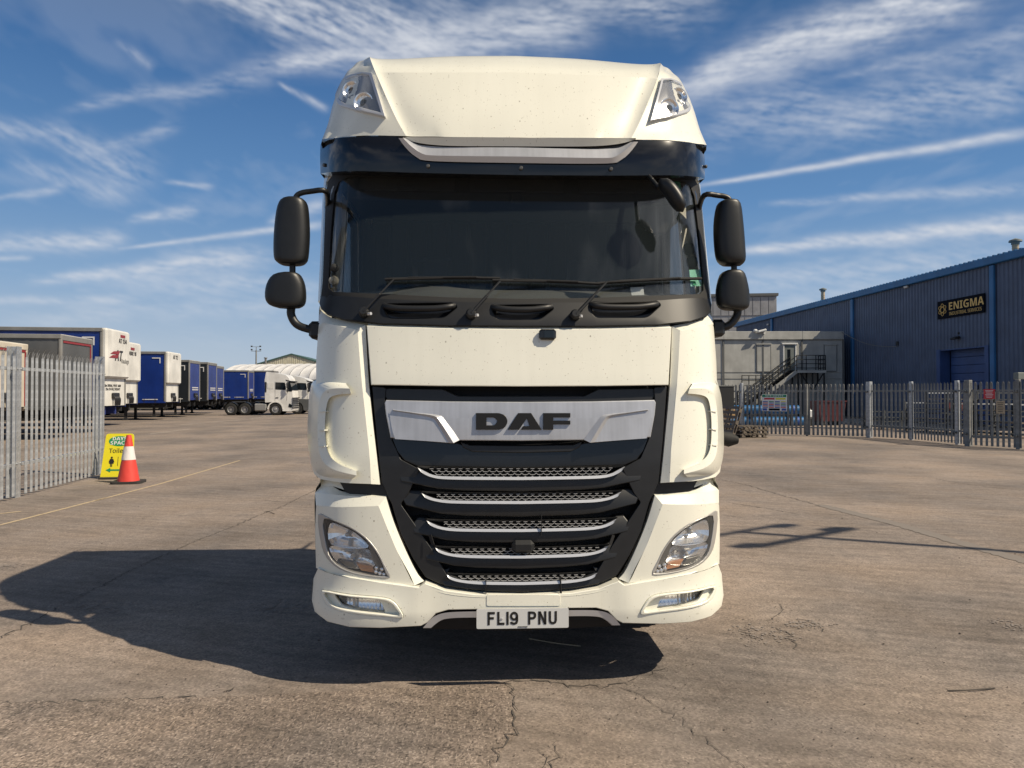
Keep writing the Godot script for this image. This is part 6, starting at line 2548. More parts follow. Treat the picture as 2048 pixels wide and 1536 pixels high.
func blue_shed():
	var a := wall_at(30.0)
	var b := wall_at(74.0)
	var d := b - a
	var L := d.length()
	# own axes: x along the wall away from the camera, z out of the wall towards the yard
	var turn := atan2(-d.z, d.x)
	var S := thing("warehouse", a, turn, "long dark blue profiled steel warehouse with bright blue eaves on the right", "building")
	var inv := Basis(Vector3.UP, turn).inverse()
	var loc := func(px, py) -> Vector3: return inv * (wall_hit(px, py) - a)
	var h := 8.75
	# which side faces the yard
	var out := signf((inv * Vector3(-1, 0, 0)).z)
	var dl: Vector3 = loc.call(1882, 700)
	var dr: Vector3 = loc.call(1973, 690)
	var dx0 := dr.x
	var dx1 := dl.x
	var dh := dl.y
	# profiled sheet: trapezoid ribs every 0.33 m, one mesh for each bay between the downpipes
	var pipes := [loc.call(1991, 700).x, loc.call(1709, 700).x, loc.call(1547, 700).x]
	var cuts := [0.0, pipes[0], pipes[1], pipes[2], L]
	for k in 4:
		var m := MB.new()
		var x: float = cuts[k]
		while x < cuts[k + 1] - 0.01:
			var p := [x, x + 0.09, x + 0.13, x + 0.26, x + 0.30]
			var z := [0.0, 0.0, 0.045, 0.045, 0.0]
			for i in 4:
				var x0: float = minf(p[i], cuts[k + 1])
				var x1: float = minf(p[i + 1], cuts[k + 1])
				var y0 := 0.0
				if x0 > dx0 - 0.02 and x1 < dx1 + 0.02:
					y0 = dh
				m.quad(Vector3(x0, y0, z[i] * out), Vector3(x1, y0, z[i + 1] * out), Vector3(x1, h, z[i + 1] * out), Vector3(x0, h, z[i] * out), Vector3(z[i] - z[i + 1], 0, 0.05 * out))
			x += 0.30
		part("wall_sheet", m, M.shed_blue, S)
	for x in pipes:
		var p := MB.new()
		p.box(Vector3(x, h * 0.5 - 0.1, 0.13 * out), Vector3(0.32, h - 0.2, 0.16), 0.03)
		part("downpipe", p, M.shed_trim, S)
	var ev := MB.new()
	ev.box(Vector3(L * 0.5, h + 0.05, 0.12 * out), Vector3(L + 0.4, 0.42, 0.34), 0.04)
	part("eaves_gutter", ev, M.shed_trim, S)
	var rf := MB.new()
	rf.quad(Vector3(0, h + 0.2, 0.0), Vector3(L, h + 0.2, 0.0), Vector3(L, h + 2.2, -22 * out), Vector3(0, h + 2.2, -22 * out), Vector3.UP)
	for i in 120:
		var x := L * i / 120.0
		rf.box(Vector3(x, h + 0.26, 0.05 * out), Vector3(0.12, 0.08, 0.5))
	part("roof", rf, M.shed_trim, S)
	var ends := MB.new()
	ends.quad(Vector3(L, 0, 0), Vector3(L, 0, -22 * out), Vector3(L, h + 2.2, -22 * out), Vector3(L, h + 0.2, 0), Vector3.RIGHT)
	ends.quad(Vector3(0, 0, 0), Vector3(0, 0, -22 * out), Vector3(0, h + 2.2, -22 * out), Vector3(0, h + 0.2, 0), Vector3.LEFT)
	ends.quad(Vector3(0, 0, -22 * out), Vector3(L, 0, -22 * out), Vector3(L, h + 2.2, -22 * out), Vector3(0, h + 2.2, -22 * out), Vector3(0, 0, -out))
	part("gable_wall", ends, M.shed_blue, S)
	# roller door in a recess with blue reveals
	var D := Node3D.new()
	D.name = "roller_door"
	S.add_child(D)
	for i in 9:
		var s := MB.new()
		var y0 := dh * i / 9.0
		s.box(Vector3((dx0 + dx1) * 0.5, y0 + dh / 18.0, -0.55 * out), Vector3(dx1 - dx0 - 0.3, dh / 9.0 - 0.02, 0.05), 0.008)
		part("door_panel", s, M.door_blue, D)
	var rv := MB.new()
	for x in [dx0 + 0.02, dx1 - 0.02]:
		rv.box(Vector3(x, dh * 0.5, -0.25 * out), Vector3(0.06, dh, 0.6))
		rv.box(Vector3(x + (0.14 if x > dx0 + 0.1 else -0.14), dh * 0.5, 0.06 * out), Vector3(0.3, dh + 0.05, 0.05))
	rv.box(Vector3((dx0 + dx1) * 0.5, dh - 0.03, -0.25 * out), Vector3(dx1 - dx0, 0.06, 0.6))
	part("door_reveal", rv, M.door_blue, S)
	var hd := MB.new()
	hd.box(Vector3(lerpf(dx0, dx1, 0.35), dh * 0.45, -0.51 * out), Vector3(0.05, 0.5, 0.04))
	part("door_handle", hd, M.mark_black, S)
	# sign
	var s0: Vector3 = loc.call(1974, 607)
	var s1: Vector3 = loc.call(1880, 620)
	var sy := (s0.y + s1.y) * 0.5
	var G := Node3D.new()
	G.name = "company_sign"
	S.add_child(G)
	var sx := (s0.x + s1.x) * 0.5
	var sw := absf(s1.x - s0.x)
	var sg := MB.new()
	sg.box(Vector3(sx, sy, 0.09 * out), Vector3(sw, 1.05, 0.06))
	part("board", sg, M.sign_black, G)
	# text runs away from the reader's right: its x axis points back along the wall
	var R := Basis(Vector3(-1, 0, 0), Vector3.UP, Vector3(0, 0, out)) if out < 0 else Basis.IDENTITY
	var dirx := -1.0 if out < 0 else 1.0
	var zt := 0.125 * out
	lettering("name_letters", "ENIGMA", 0.44, Vector3(sx + dirx * sw * 0.12, sy + 0.13, zt), M.sign_gold, G, 1.16, R)
	lettering("name_letters", "INDUSTRIAL SERVICES", 0.19, Vector3(sx + dirx * sw * 0.11, sy - 0.30, zt), M.sign_gold, G, 1.0, R, false)
	for k in 3:
		var kn := MB.new()
		var c := Vector3(sx - dirx * sw * 0.385, sy, zt)
		var path := []
		for i in 25:
			var an := TAU * i / 24
			var q := Vector2(cos(an) * 0.36, sin(an) * 0.15).rotated(k * PI / 3 + 0.5)
			path.append(c + Vector3(q.x, q.y, 0.002 * k))
		kn.tube(path, 0.018, 6, false)
		part("knot_ring", kn, M.sign_gold, G)
	# lamps, camera, cable and conduit on the wall
	var fl: Vector3 = loc.call(1920, 676)
	var f := MB.new()
	f.box(fl + Vector3(0, 0, 0.30 * out), Vector3(0.46, 0.12, 0.34), 0.03, Basis(Vector3.RIGHT, 0.35 * out))
	f.box(fl + Vector3(0, 0, 0.1 * out), Vector3(0.08, 0.08, 0.2))
	f.box(fl + Vector3(0, 0.28, 0.08 * out), Vector3(0.12, 0.12, 0.1), 0.03)
	part("wall_lamp", f, M.mark_black, S)
	for q in [[1818, 574], [1540, 649]]:
		var cl: Vector3 = loc.call(q[0], q[1])
		var cm := MB.new()
		cm.box(cl + Vector3(0, 0, 0.2 * out), Vector3(0.34, 0.14, 0.14), 0.03)
		cm.box(cl + Vector3(0, 0.02, 0.08 * out), Vector3(0.06, 0.06, 0.2))
		part("wall_camera", cm, M.trailer_white, S)
	var bx: Vector3 = loc.call(1797, 687)
	var bm := MB.new()
	bm.box(bx + Vector3(0, 0, 0.09 * out), Vector3(0.22, 0.28, 0.1), 0.03)
	part("junction_box", bm, M.mark_black, S)
	# chimneys on the roof
	for q in [[1646, 608, 66.0, "thin pale flue on the roof of the warehouse, above the stairs", 3.9], [2031, 508, 41.0, "short pale flue on the warehouse roof by the right edge of the photo", 3.3]]:
		var w := at(q[0], q[1], q[2])
		var F := thing("roof_flue", w - Vector3(0, 2.4, 0), 0, q[3], "flue", "flues on the warehouse roof")
		var fm := MB.new()
		var r := 0.17
		fm.tube([Vector3(0, 0, 0), Vector3(0, q[4] - 0.3, 0)], r, 12)
		for k in 6:
			fm.tube([Vector3(0, 2.4 + k * 0.15, 0), Vector3(0, 2.43 + k * 0.15, 0)], r * 1.08, 12)
		part("pipe", fm, M.sign_tan, F)
		var cp := MB.new()
		cp.lathe([[0, 0.0], [0, r * 2.0], [0.1, r * 1.9], [0.22, 0.0]], Vector3(0, q[4] - 0.2, 0), Vector3.UP, 14)
		cp.tube([Vector3(0, q[4] - 0.35, 0), Vector3(0, q[4] - 0.2, 0)], r * 1.3, 10)
		part("cowl", cp, M.cabin_dark, F)
	# cable from the cabin to the junction box
	var ca := thing("cable", at(1683, 664, 51.4), 0, "thin pale cable sagging from the grey cabin to the warehouse wall", "cable")
	var p0 := at(1683, 664, 51.4)
	var p1 := wall_hit(1797, 693) + Vector3(-0.12, 0, 0)
	var path := []
	for i in 15:
		var t := i / 14.0
		path.append(p0.lerp(p1, t) - Vector3(0, 0.35 * sin(PI * t), 0) - p0)
	var cmb := MB.new()
	cmb.tube(path, 0.022, 6)
	part("wire", cmb, M.trailer_grey, ca)

const CD := 51.5 # distance of the cabin front

func cpx(px: float) -> float:
	return (px - 1024.0) / FOC * CD

func cpy(py: float) -> float:
	return at(1600, py, CD).y

func cabin():
	var x0 := cpx(1405)
	var x1 := cpx(1687)
	var top := cpy(663)
	var fas := cpy(679)
	var C := thing("modular_cabin", Vector3(x0, 0, -CD), 0, "two storey pale grey modular office cabin with outside stairs", "building")
	var W := x1 - x0
	var m := MB.new()
	m.box(Vector3(W * 0.5, top * 0.5, -3.0), Vector3(W, top - 0.02, 5.9))
	part("wall", m, M.cabin_grey, C)
	# four bays, each a sheet with real joints between
	var joints := [1405.0, 1447.0, 1526.0, 1604.0, 1687.0]
	var d_bot := cpy(746)
	for i in 4:
		var a: float = cpx(joints[i]) - x0 + 0.07
		var b: float = cpx(joints[i + 1]) - x0 - 0.07
		for r in [[d_bot + 0.05, fas - 0.1], [2.75, d_bot - 0.05], [0.1, 2.65]]:
			var p := MB.new()
			p.box(Vector3((a + b) * 0.5, (r[0] + r[1]) * 0.5, -0.03), Vector3(b - a, r[1] - r[0], 0.06), 0.008)
			part("wall_panel", p, M.cabin_grey, C)
		var f := MB.new()
		f.box(Vector3((a + b) * 0.5, (top + fas) * 0.5, 0.05), Vector3(b - a + 0.13, top - fas, 0.16), 0.015)
		part("fascia", f, M.cabin_grey, C)
		var j := MB.new()
		j.box(Vector3(b + 0.07, (fas + 0.2) * 0.5, 0.03), Vector3(0.10, fas - 0.2, 0.07))
		part("joint_cover", j, M.cabin_joint, C)
	# blanked window, door, another blank
	for q in [[1514, 1541, 689, 743], [1649, 1673, 690, 742]]:
		var b := MB.new()
		var a := cpx(q[0]) - x0
		var e := cpx(q[1]) - x0
		var y0 := cpy(q[3])
		var y1 := cpy(q[2])
		b.box(Vector3((a + e) * 0.5, (y0 + y1) * 0.5, 0.02), Vector3(e - a, y1 - y0, 0.05), 0.012)
		b.box(Vector3((a + e) * 0.5, y1 + 0.03, 0.05), Vector3(e - a + 0.12, 0.07, 0.12))
		part("blanked_window", b, M.cabin_grey, C)
		var lines := MB.new()
		lines.box(Vector3(a - 0.02, (y0 + y1) * 0.5, 0.03), Vector3(0.035, y1 - y0, 0.04))
		lines.box(Vector3(e + 0.02, (y0 + y1) * 0.5, 0.03), Vector3(0.035, y1 - y0, 0.04))
		lines.box(Vector3((a + e) * 0.5, y0 - 0.02, 0.03), Vector3(e - a, 0.035, 0.04))
		part("window_edge", lines, M.cabin_joint, C)
	var D := Node3D.new()
	D.name = "door"
	C.add_child(D)
	var a := cpx(1567) - x0
	var e := cpx(1591) - x0
	var y0 := cpy(741)
	var y1 := cpy(689)
	var dm := MB.new()
	dm.box(Vector3((a + e) * 0.5, (y0 + y1) * 0.5, 0.03), Vector3(e - a - 0.1, y1 - y0, 0.06), 0.01)
	part("leaf", dm, M.cabin_dark, D)
	var gm := MB.new()
	gm.box(Vector3(lerpf(a, e, 0.44), lerpf(y0, y1, 0.48), 0.055), Vector3(0.22, (y1 - y0) * 0.66, 0.03))
	part("pane", gm, M.dark_glass, D)
	var fm := MB.new()
	for x in [a, e]:
		fm.box(Vector3(x, (y0 + y1) * 0.5, 0.05), Vector3(0.08, y1 - y0, 0.10), 0.01)
	fm.box(Vector3((a + e) * 0.5, y1 + 0.05, 0.07), Vector3(e - a + 0.28, 0.10, 0.16), 0.01)
	part("frame", fm, M.sign_white, D)
	# floodlight on the fascia
	var lc := MB.new()
	var lx := cpx(1521) - x0
	lc.box(Vector3(lx, top + 0.02, 0.32), Vector3(0.62, 0.16, 0.3), 0.04, Basis(Vector3.FORWARD, -0.25))
	lc.box(Vector3(lx + 0.22, top - 0.05, 0.14), Vector3(0.1, 0.3, 0.2))
	lc.box(Vector3(lx - 0.42, top + 0.05, 0.2), Vector3(0.24, 0.2, 0.2), 0.05)
	part("floodlight", lc, M.sign_white, C)

# steel staircase up to the cabin door, from two flights of treads between stringers
func stairs():
	var z0 := -CD + 0.15
	var wd := 1.15
	var S := thing("steel_staircase", Vector3(0, 0, z0), 0, "black steel outside staircase with landing climbing to the cabin door", "stairs")
	var X := func(px): return (px - 1024.0) / FOC * (CD - 0.8)
	var Y := func(py): return at(1600, py, CD - 0.8).y
	var ly: float = Y.call(742)
	var lx0: float = X.call(1588)
	var lx1: float = X.call(1645)
	var sx0: float = X.call(1484)
	var sy0: float = 0.15
	var bx: float = X.call(1448)
	var pl := MB.new()
	pl.box(Vector3((lx0 + lx1) * 0.5, ly, wd * 0.5), Vector3(lx1 - lx0, 0.10, wd + 0.2))
	part("landing", pl, M.steel_black, S)
	var ed := MB.new()
	ed.box(Vector3((lx0 + lx1) * 0.5, ly - 0.06, wd + 0.12), Vector3(lx1 - lx0, 0.18, 0.04))
	part("landing_edge", ed, M.cabin_grey, S)
	var foot := Vector3(X.call(1462), 0.4, 0)
	var head := Vector3(lx0, ly, 0)
	# stringer slope from the photograph: passes (1545, 770)
	var slope: float = (ly - Y.call(772)) / (lx0 - X.call(1548))
	foot = Vector3(lx0 - ly / slope, 0.0, 0)
	for z in [0.0, wd]:
		var st := MB.new()
		st.beam(foot + Vector3(0, -0.05, z), head + Vector3(0, -0.05, z), 0.05, 0.26)
		part("stringer", st, M.cabin_grey if z > 0 else M.steel_black, S)
	var n := int(ly / 0.19)
	for i in n:
		var p := foot.lerp(head, (i + 0.5) / n)
		var t := MB.new()
		t.box(p + Vector3(0, 0, wd * 0.5), Vector3(0.26, 0.035, wd))
		part("tread", t, M.steel_black, S)
	for z in [0.0, wd]:
		var hr := MB.new()
		for k in [1.05, 0.75, 0.45]:
			hr.tube([foot + Vector3(0, k, z), head + Vector3(0, k, z)], 0.03, 6)
		for i in 6:
			var p := foot.lerp(head, i / 5.0)
			hr.tube([p + Vector3(0, 0, z), p + Vector3(0, 1.05, z)], 0.03, 6)
		part("flight_rail", hr, M.steel_black, S)
	var lr := MB.new()
	var corner := [Vector3(lx0, ly, wd), Vector3(lx1, ly, wd), Vector3(lx1, ly, 0)]
	for i in 2:
		var a: Vector3 = corner[i]
		var b: Vector3 = corner[i + 1]
		for k in [1.1, 0.8, 0.5, 0.2]:
			lr.tube([a + Vector3(0, k, 0), b + Vector3(0, k, 0)], 0.028, 6)
		for j in 4:
			var p := a.lerp(b, j / 3.0)
			lr.tube([p, p + Vector3(0, 1.12, 0)], 0.032, 6)
	part("landing_rail", lr, M.steel_black, S)
	for x in [lx0 + 0.1, lerpf(lx0, lx1, 0.55), lx1 - 0.1]:
		for z in [0.1, wd]:
			var lg := MB.new()
			lg.box(Vector3(x, ly * 0.5, z), Vector3(0.09, ly, 0.09))
			part("leg", lg, M.steel_black, S)
	var br := MB.new()
	br.beam(Vector3(lerpf(lx0, lx1, 0.55), ly - 1.4, wd), Vector3(lx0 + 0.2, ly - 0.1, wd), 0.07, 0.07)
	br.beam(Vector3(lerpf(lx0, lx1, 0.55), ly - 1.4, wd), Vector3(lx1 - 0.1, ly - 0.1, wd), 0.07, 0.07)
	part("brace", br, M.steel_black, S)
	# small half landing at the foot side
	var h2 := thing("steel_staircase", Vector3(0, 0, z0), 0, "lower black steel landing with rails beside the cabin, left of the stairs", "stairs")
	var y2: float = Y.call(783)
	var g0: float = X.call(1468)
	var g1: float = X.call(1522)
	var lm := MB.new()
	lm.box(Vector3((g0 + g1) * 0.5, y2, 1.9), Vector3(g1 - g0, 0.08, 1.0))
	part("landing", lm, M.steel_black, h2)
	var rl := MB.new()
	for k in [1.1, 0.75, 0.4]:
		rl.tube([Vector3(g0, y2 + k, 2.4), Vector3(g1, y2 + k, 2.4)], 0.028, 6)
	for i in 5:
		var x := lerpf(g0, g1, i / 4.0)
		rl.tube([Vector3(x, 0.0, 2.4), Vector3(x, y2 + 1.12, 2.4)], 0.032, 6)
		rl.tube([Vector3(x, 0.0, 1.45), Vector3(x, y2, 1.45)], 0.04, 6)
	part("landing_rail", rl, M.steel_black, h2)

func back_block():
	var D := 112.0
	var c := at(1434, HOR, D)
	var e := at(1546, HOR, D)
	var h := at(1500, 594, D).y
	var B := thing("industrial_block", Vector3(c.x - 8.0, 0, c.z), -0.12, "tall flat roofed grey concrete block far behind the cabin", "building")
	var W := e.x - c.x + 8.0
	var m := MB.new()
	m.box(Vector3(W * 0.5, h * 0.5, -9.0), Vector3(W, h, 17.9))
	part("core", m, M.block_grey, B)
	for i in 14:
		for r in [[0.2, h * 0.30], [h * 0.31, h * 0.56], [h * 0.57, h * 0.80], [h * 0.82, h * 0.985]]:
			var p := MB.new()
			p.box(Vector3(W * (i + 0.5) / 14.0, (r[0] + r[1]) * 0.5, 0.0), Vector3(W / 14.0 - 0.10, r[1] - r[0], 0.12))
			part("cladding_panel", p, M.block_grey, B)
	for i in 6:
		for k in 2:
			var p := MB.new()
			p.box(Vector3(W + 0.02, h * (0.25 + 0.5 * k), -1.6 - i * 2.9), Vector3(0.08, h * 0.46, 2.7))
			part("end_panel", p, M.block_pale, B)
	for i in 5:
		var wn := MB.new()
		wn.box(Vector3(W * 0.30 + i * 2.4, h * 0.60, 0.08), Vector3(1.5, 2.4, 0.06))
		part("window", wn, M.dark_glass, B)
	var cp := MB.new()
	cp.box(Vector3(W * 0.5, h + 0.12, -9.0), Vector3(W + 0.5, 0.4, 18.5))
	part("parapet", cp, M.cabin_joint, B)

func right_fences():
	var pm := pale_mesh(2.06, 0.082, false)
	var pts := [gp(1330, 862), gp(1483, 868.5), gp(1738, 875), gp(1822, 880), gp(1914, 889), gp(1936, 892), gp(2036, 898.5), gp(2100, 904)]
	var labels := ["weathered palisade fence run emerging from behind the truck on the right", "long weathered palisade gate carrying the site safety sign", "weathered palisade fence bay just right of the tall pale gate post", "weathered palisade fence bay in front of the stacked stillages", "narrow palisade gap filler beside the tall pale gate post", "weathered palisade gate carrying the red and tan notices", "weathered palisade fence at the right edge of the photo"]
	for i in 7:
		var is_gate := i == 1 or i == 5
		var a: Vector3 = pts[i]
		var b: Vector3 = pts[i + 1]
		fence_run("palisade_gate" if is_gate else "palisade_fence", a, b, 2.06, 0.152, 0.07, M.galvanised_old, pm, labels[i], "gate" if is_gate else "fence", false, "weathered fences across the right of the yard")
	var names := ["", "pale steel fence post beside the pile of pallets", "tall pale gate post where the fence turns", "pale steel fence post in front of the stillages", "pale steel fence post left of the notice gate", "dark gate post carrying the notice gate", "fence post at the right edge of the photo", ""]
	for i in range(1, 7):
		var P := thing("fence_post", pts[i], 0.4, names[i], "post", "posts of the weathered fence")
		var m := MB.new()
		var w := 0.17 if i in [2, 5] else 0.11
		m.box(Vector3(0, 1.05, 0.02), Vector3(w, 2.12 if i != 2 else 2.16, w), 0.01)
		part("column", m, M.galvanised_old if i in [5, 6] else M.galvanised, P)
		for y in [0.4, 1.75]:
			var b := MB.new()
			b.box(Vector3(-w * 0.7, y, 0.0), Vector3(0.10, 0.07, 0.07), 0.01)
			part("hinge", b, M.cabin_joint, P)
	# middle stile of the wide gate
	var st := thing("fence_post", gp(1613, 872), 0.4, "slim meeting stile in the middle of the long gate", "post", "posts of the weathered fence")
	var sm := MB.new()
	sm.box(Vector3(0, 1.03, 0.03), Vector3(0.08, 2.04, 0.06), 0.008)
	part("column", sm, M.galvanised_old, st)
	# boards fixed to the fences, a hand's breadth in front of the pales
	safety_sign()
	var a: Vector3 = pts[5]
	var b2: Vector3 = pts[6]
	var dir := (b2 - a).normalized()
	var turn := atan2(-dir.z, dir.x)
	var nrm := Basis(Vector3.UP, turn) * Vector3(0, 0, 1)
	for q in [[1980, 788, 19.0, 19.5, "sign_red", "red notice board fixed high on the right gate", "red_notice"], [2003, 814.5, 14.5, 25.0, "sign_tan", "tan notice board fixed below the red one on the right gate", "tan_notice"]]:
		var t := 0.0
		var best := a
		var bd := 1e9
		for k in 101:
			var p := a.lerp(b2, k / 100.0)
			var sx := 1024.0 + p.x / -p.z * FOC
			if absf(sx - q[0]) < bd:
				bd = absf(sx - q[0])
				best = p
		var dep := -best.z
		var y := at(q[0], q[1], dep).y
		var N := thing(q[6], best + nrm * 0.05 + Vector3(0, y, 0), turn, q[5], "notice")
		var sc := dep / FOC
		var m := MB.new()
		m.box(Vector3.ZERO, Vector3(q[2] * sc * 1.15, q[3] * sc, 0.012), 0.003)
		part("board", m, M[q[4]], N)
		var ln := MB.new()
		for k in 6:
			ln.box(Vector3(0, q[3] * sc * (0.36 - 0.14 * k), 0.008), Vector3(q[2] * sc * (0.8 - 0.1 * (k % 3)), q[3] * sc * 0.045, 0.003))
		part("print", ln, M.sign_white if q[4] == "sign_red" else M.mark_black, N)

func safety_sign():
	var a := gp(1483, 868.5)
	var b := gp(1738, 875)
	var dir := (b - a).normalized()
	var turn := atan2(-dir.z, dir.x)
	var nrm := Basis(Vector3.UP, turn) * Vector3(0, 0, 1)
	var best := a
	var bd := 1e9
	for k in 201:
		var p := a.lerp(b, k / 200.0)
		var sx := 1024.0 + p.x / -p.z * FOC
		if absf(sx - 1548.5) < bd:
			bd = absf(sx - 1548.5)
			best = p
	var sc := -best.z / FOC
	var y := at(1548.5, 805.5, -best.z).y
	var N := thing("safety_sign", best + nrm * 0.055 + Vector3(0, y, 0), turn, "white site safety board with a green heading on the long gate", "sign")
	var w := 45.0 * sc / cos(turn) * 0.93
	var h := 33.5 * sc
	var m := MB.new()
	m.box(Vector3.ZERO, Vector3(w, h, 0.012), 0.003)
	part("board", m, M.sign_white, N)
	var hd := MB.new()
	hd.box(Vector3(0, h * 0.41, 0.008), Vector3(w * 0.97, h * 0.15, 0.004))
	part("heading", hd, M.sign_green, N)
	lettering("heading_letters", "SITE SAFETY", h * 0.085, Vector3(0, h * 0.41, 0.013), M.sign_white, N, 1.5)
	var cols := ["sign_blue", "sign_red", "sign_blue", "sign_red", "sign_blue", "sign_green", "sign_blue", "sign_yellow"]
	for r in 5:
		for c in 4:
			var q := MB.new()
			q.box(Vector3(w * (-0.36 + 0.24 * c), h * (0.07 - 0.085 * r), 0.008), Vector3(w * 0.20, h * 0.05, 0.003))
			part("row", q, M[cols[(r * 3 + c * 5) % 8]], N)
	for q in [[-0.2, 0.24, 0.42, 0.10, "sign_red"], [0.25, 0.24, 0.40, 0.10, "sign_yellow"], [-0.38, -0.40, 0.18, 0.13, "sign_blue"], [0.0, -0.40, 0.44, 0.13, "sign_black"], [0.38, -0.40, 0.18, 0.13, "sign_blue"]]:
		var k := MB.new()
		k.box(Vector3(w * q[0], h * q[1], 0.008), Vector3(w * q[2], h * q[3], 0.003))
		part("panel", k, M[q[4]], N)

func pallet(called: String, where: Vector3, turn: float, label: String, sc := 1.0, mat_ := "wood_old") -> Node3D:
	var P := thing(called, where, turn, label, "pallet", "old pallets in the pile by the gate")
	for i in 7:
		var m := MB.new()
		m.box(Vector3(-0.54 + i * 0.18, 0.134, 0) * sc, Vector3(0.10, 0.022, 1.2) * sc)
		part("deck_board", m, M[mat_], P)
	for x in [-0.45, 0.0, 0.45]:
		for z in [-0.52, 0.0, 0.52]:
			var b := MB.new()
			b.box(Vector3(x, 0.072, z) * sc, Vector3(0.14, 0.09, 0.12) * sc)
			part("block", b, M[mat_], P)
	for z in [-0.52, 0.0, 0.52]:
		var s := MB.new()
		s.box(Vector3(0, 0.013, z) * sc, Vector3(1.15, 0.022, 0.1) * sc)
		s.box(Vector3(0, 0.117, z) * sc, Vector3(1.15, 0.012, 0.1) * sc)
		part("stringer_board", s, M[mat_], P)
	return P

func yard_goods():
	# pile of pallets in front of the gate
	var c := gp(1500, 876)
	for i in 3:
		pallet("pallet", c + Vector3(0.02 * i, 0.147 * i, -0.5 - 0.03 * i), 0.25 + 0.06 * i, ["weathered pallet at the bottom of the pile by the gate", "weathered pallet in the middle of the pile by the gate", "weathered pallet on top of the pile by the gate"][i])
	var lean := pallet("pallet", gp(1462, 880) + Vector3(0.0, 0.62, -0.2), 0.2, "weathered pallet standing on edge beside the truck's right flank")
	lean.rotation = Vector3(0.0, 0.3, 1.25)
	# dark cabinet with yellow-brown timber on top of its skid, half hidden by the truck
	var bc := gp(1452, 874)
	var B := thing("timber_stack", bc, 0.1, "yellow timber baulks under a dark crate right beside the truck", "timber")
	for i in 2:
		var m := MB.new()
		m.box(Vector3(0.05, 0.78 + i * 0.2, -0.4), Vector3(0.9, 0.17, 0.2), 0.01)
		part("baulk", m, M.wood_new, B)
	var sk := MB.new()
	sk.box(Vector3(-0.2, 0.34, -0.4), Vector3(0.6, 0.68, 0.5))
	part("skid", sk, M.wood_old, B)
	var K := thing("dark_crate", bc + Vector3(0, 1.07, -0.4), 0.1, "dark grey crate resting on the yellow timber beside the truck", "crate")
	var km := MB.new()
	km.box(Vector3(0.0, 0.45, 0), Vector3(0.72, 0.88, 0.5), 0.02)
	part("body", km, M.steel_black, K)
	var kl := MB.new()
	kl.box(Vector3(0.0, 0.9, 0), Vector3(0.76, 0.05, 0.54), 0.01)
	part("lid", kl, M.cabin_joint, K)
	# blue pipes behind the gate
	for q in [[1440, 1598, 827, "upper of two long blue pipes lying behind the gate", 0.60], [1425, 1606, 843, "lower of two long blue pipes lying behind the gate", 0.0]]:
		var d := 37.0
		var a := at(q[0], q[2], d)
		var b := at(q[1], q[2], d)
		var r := 0.23
		var y: float = 0.24 + q[4]
		var P := thing("pipe", Vector3(a.x, y - r, -d - (0.0 if q[4] == 0.0 else 0.1)), 0, q[3], "pipe", "blue pipes behind the gate")
		var m := MB.new()
		m.lathe([[0.0, r * 0.8], [0.0, r], [b.x - a.x, r], [b.x - a.x, r * 0.8], [0.0, r * 0.8]], Vector3(0, r, 0), Vector3.RIGHT, 24)
		part("barrel", m, M.pipe_blue, P)
		var e := MB.new()
		for x in [0.3, (b.x - a.x) * 0.5, b.x - a.x - 0.3]:
			e.lathe([[x - 0.03, r * 1.03], [x + 0.03, r * 1.03]], Vector3(0, r, 0), Vector3.RIGHT, 24)
		part("band", e, M.sign_blue, P)
	var rk := thing("pipe_rack", Vector3(at(1500, HOR, 37).x, 0, -37), 0, "low dark rack between the two blue pipes", "rack")
	for x in [-2.0, 0.0, 2.0]:
		var m := MB.new()
		m.box(Vector3(x, 0.53, -0.05), Vector3(0.1, 0.1, 0.7))
		m.box(Vector3(x, 0.26, -0.4), Vector3(0.1, 0.52, 0.08))
		m.box(Vector3(x, 0.26, 0.33), Vector3(0.1, 0.52, 0.08))
		part("bearer", m, M.steel_black, rk)
	# grey low wall of stored steel under the cabin
	var w := thing("kerb_wall", Vector3(at(1560, HOR, 40).x, 0, -40), 0, "low pale block kerb behind the gate", "wall")
	for i in 16:
		var m := MB.new()
		m.box(Vector3(-4.2 + i * 0.56, 0.12, 0), Vector3(0.53, 0.24, 0.3), 0.015)
		part("block", m, M.block_pale, w)
	# red skip and white drum
	var rp := at(1652, HOR, 38.0)
	var R := thing("red_skip", Vector3(rp.x, 0, rp.z), 0.1, "dark red steel skip behind the long gate", "skip")
	var m2 := MB.new()
	m2.prism([Vector2(-0.62, 0.22), Vector2(0.62, 0.22), Vector2(0.78, 1.28), Vector2(-0.78, 1.28)], Vector3(0, 0, -0.6), Vector3.RIGHT, Vector3.UP, 1.2)
	part("body", m2, M.skip_red, R)
	var m3 := MB.new()
	for x in [-0.5, 0.0, 0.5]:
		m3.box(Vector3(x, 0.72, 0.62), Vector3(0.07, 0.95, 0.05))
	m3.box(Vector3(0, 1.27, 0.62), Vector3(1.6, 0.08, 0.07))
	part("rib", m3, M.skip_red, R)
	for x in [-0.45, 0.45]:
		var m4 := MB.new()
		m4.box(Vector3(x, 0.11, 0), Vector3(0.14, 0.22, 1.1))
		part("skid", m4, M.steel_black, R)
	var dp := at(1621, HOR, 37.0)
	var Dn := thing("white_canister", Vector3(dp.x, 0, dp.z), 0.0, "small white canister on a dark stand between the pipes and the red skip", "canister")
	var m5 := MB.new()
	m5.box(Vector3(0, 0.62, 0), Vector3(0.28, 0.40, 0.24), 0.05)
	m5.tube([Vector3(-0.04, 0.82, 0), Vector3(-0.04, 0.88, 0)], 0.04, 8)
	part("tank", m5, M.sign_white, Dn)
	var m6 := MB.new()
	m6.box(Vector3(0, 0.2, 0), Vector3(0.3, 0.4, 0.26), 0.02)
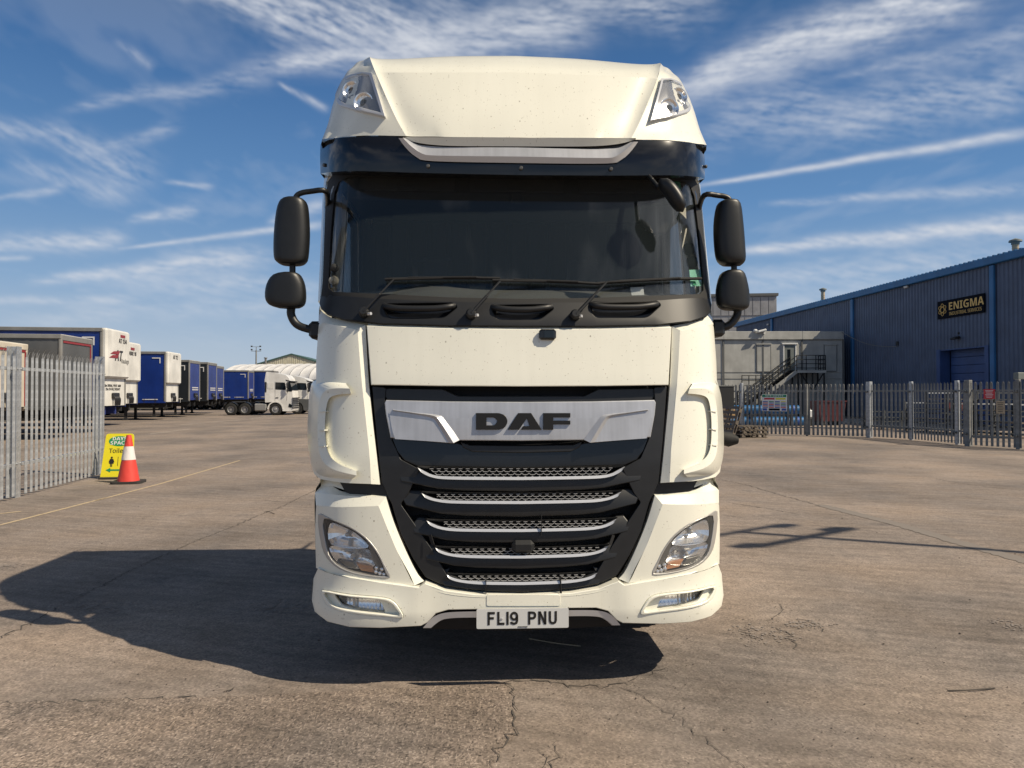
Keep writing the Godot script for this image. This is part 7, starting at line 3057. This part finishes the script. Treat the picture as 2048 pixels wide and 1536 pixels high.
	part("stand", m6, M.steel_black, Dn)
	# stacked steel stillages in front of the warehouse
	var spots := [[1850, 31.5, 3, "low stack of dark stillages left of the white racks"], [1893, 30.5, 4, "tall stack of stillages with a red panel, left of the roller door"], [1950, 29.0, 4, "stack of dark stillages in front of the roller door"], [1990, 28.0, 4, "stack of dark stillages behind the red notice"], [2030, 27.0, 4, "stack of dark stillages nearest the right edge"], [1765, 33.5, 2, "dark heap of low stillages behind the gate post"]]
	for q in spots:
		var p := at(q[0], HOR, q[1])
		for k in q[2]:
			var T := thing("stillage", Vector3(p.x + 0.04 * (k % 2), k * 0.44, p.z), 0.35, ["bottom of the ", "second of the ", "third of the ", "top of the "][k] + q[3], "stillage", "stillages stacked behind the fence")
			for x in [-0.6, 0.6]:
				for z in [-0.5, 0.5]:
					var lg := MB.new()
					lg.box(Vector3(x, 0.22, z), Vector3(0.07, 0.436, 0.07))
					part("leg", lg, M.stillage, T)
			var dk := MB.new()
			for i in 6:
				dk.box(Vector3(0, 0.12, -0.45 + i * 0.18), Vector3(1.14, 0.03, 0.12))
			part("deck", dk, M.wood_old if (k + int(q[0])) % 3 == 0 else M.stillage, T)
			var rl := MB.new()
			for z in [-0.5, 0.5]:
				rl.box(Vector3(0, 0.38, z), Vector3(1.13, 0.05, 0.05))
			part("rail", rl, M.galvanised if (k + int(q[0])) % 4 == 0 else M.stillage, T)
			if q[0] == 1893 and k == 2:
				var rp2 := MB.new()
				rp2.box(Vector3(0, 0.24, 0.54), Vector3(1.1, 0.36, 0.03))
				part("panel", rp2, M.skip_red, T)
	# grey control box on a post at the right edge
	var kp := at(2040, HOR, 24.5)
	var KB := thing("control_box", Vector3(kp.x, 0, kp.z), 0.2, "grey control box on a post at the right edge of the photo", "box")
	var k1 := MB.new()
	k1.box(Vector3(0, at(2040, 752, 24.5).y, 0), Vector3(0.36, 0.24, 0.2), 0.02)
	part("cabinet", k1, M.cabin_dark, KB)
	var k2 := MB.new()
	k2.box(Vector3(0, 1.05, -0.02), Vector3(0.08, 2.1, 0.08))
	part("post", k2, M.galvanised_old, KB)
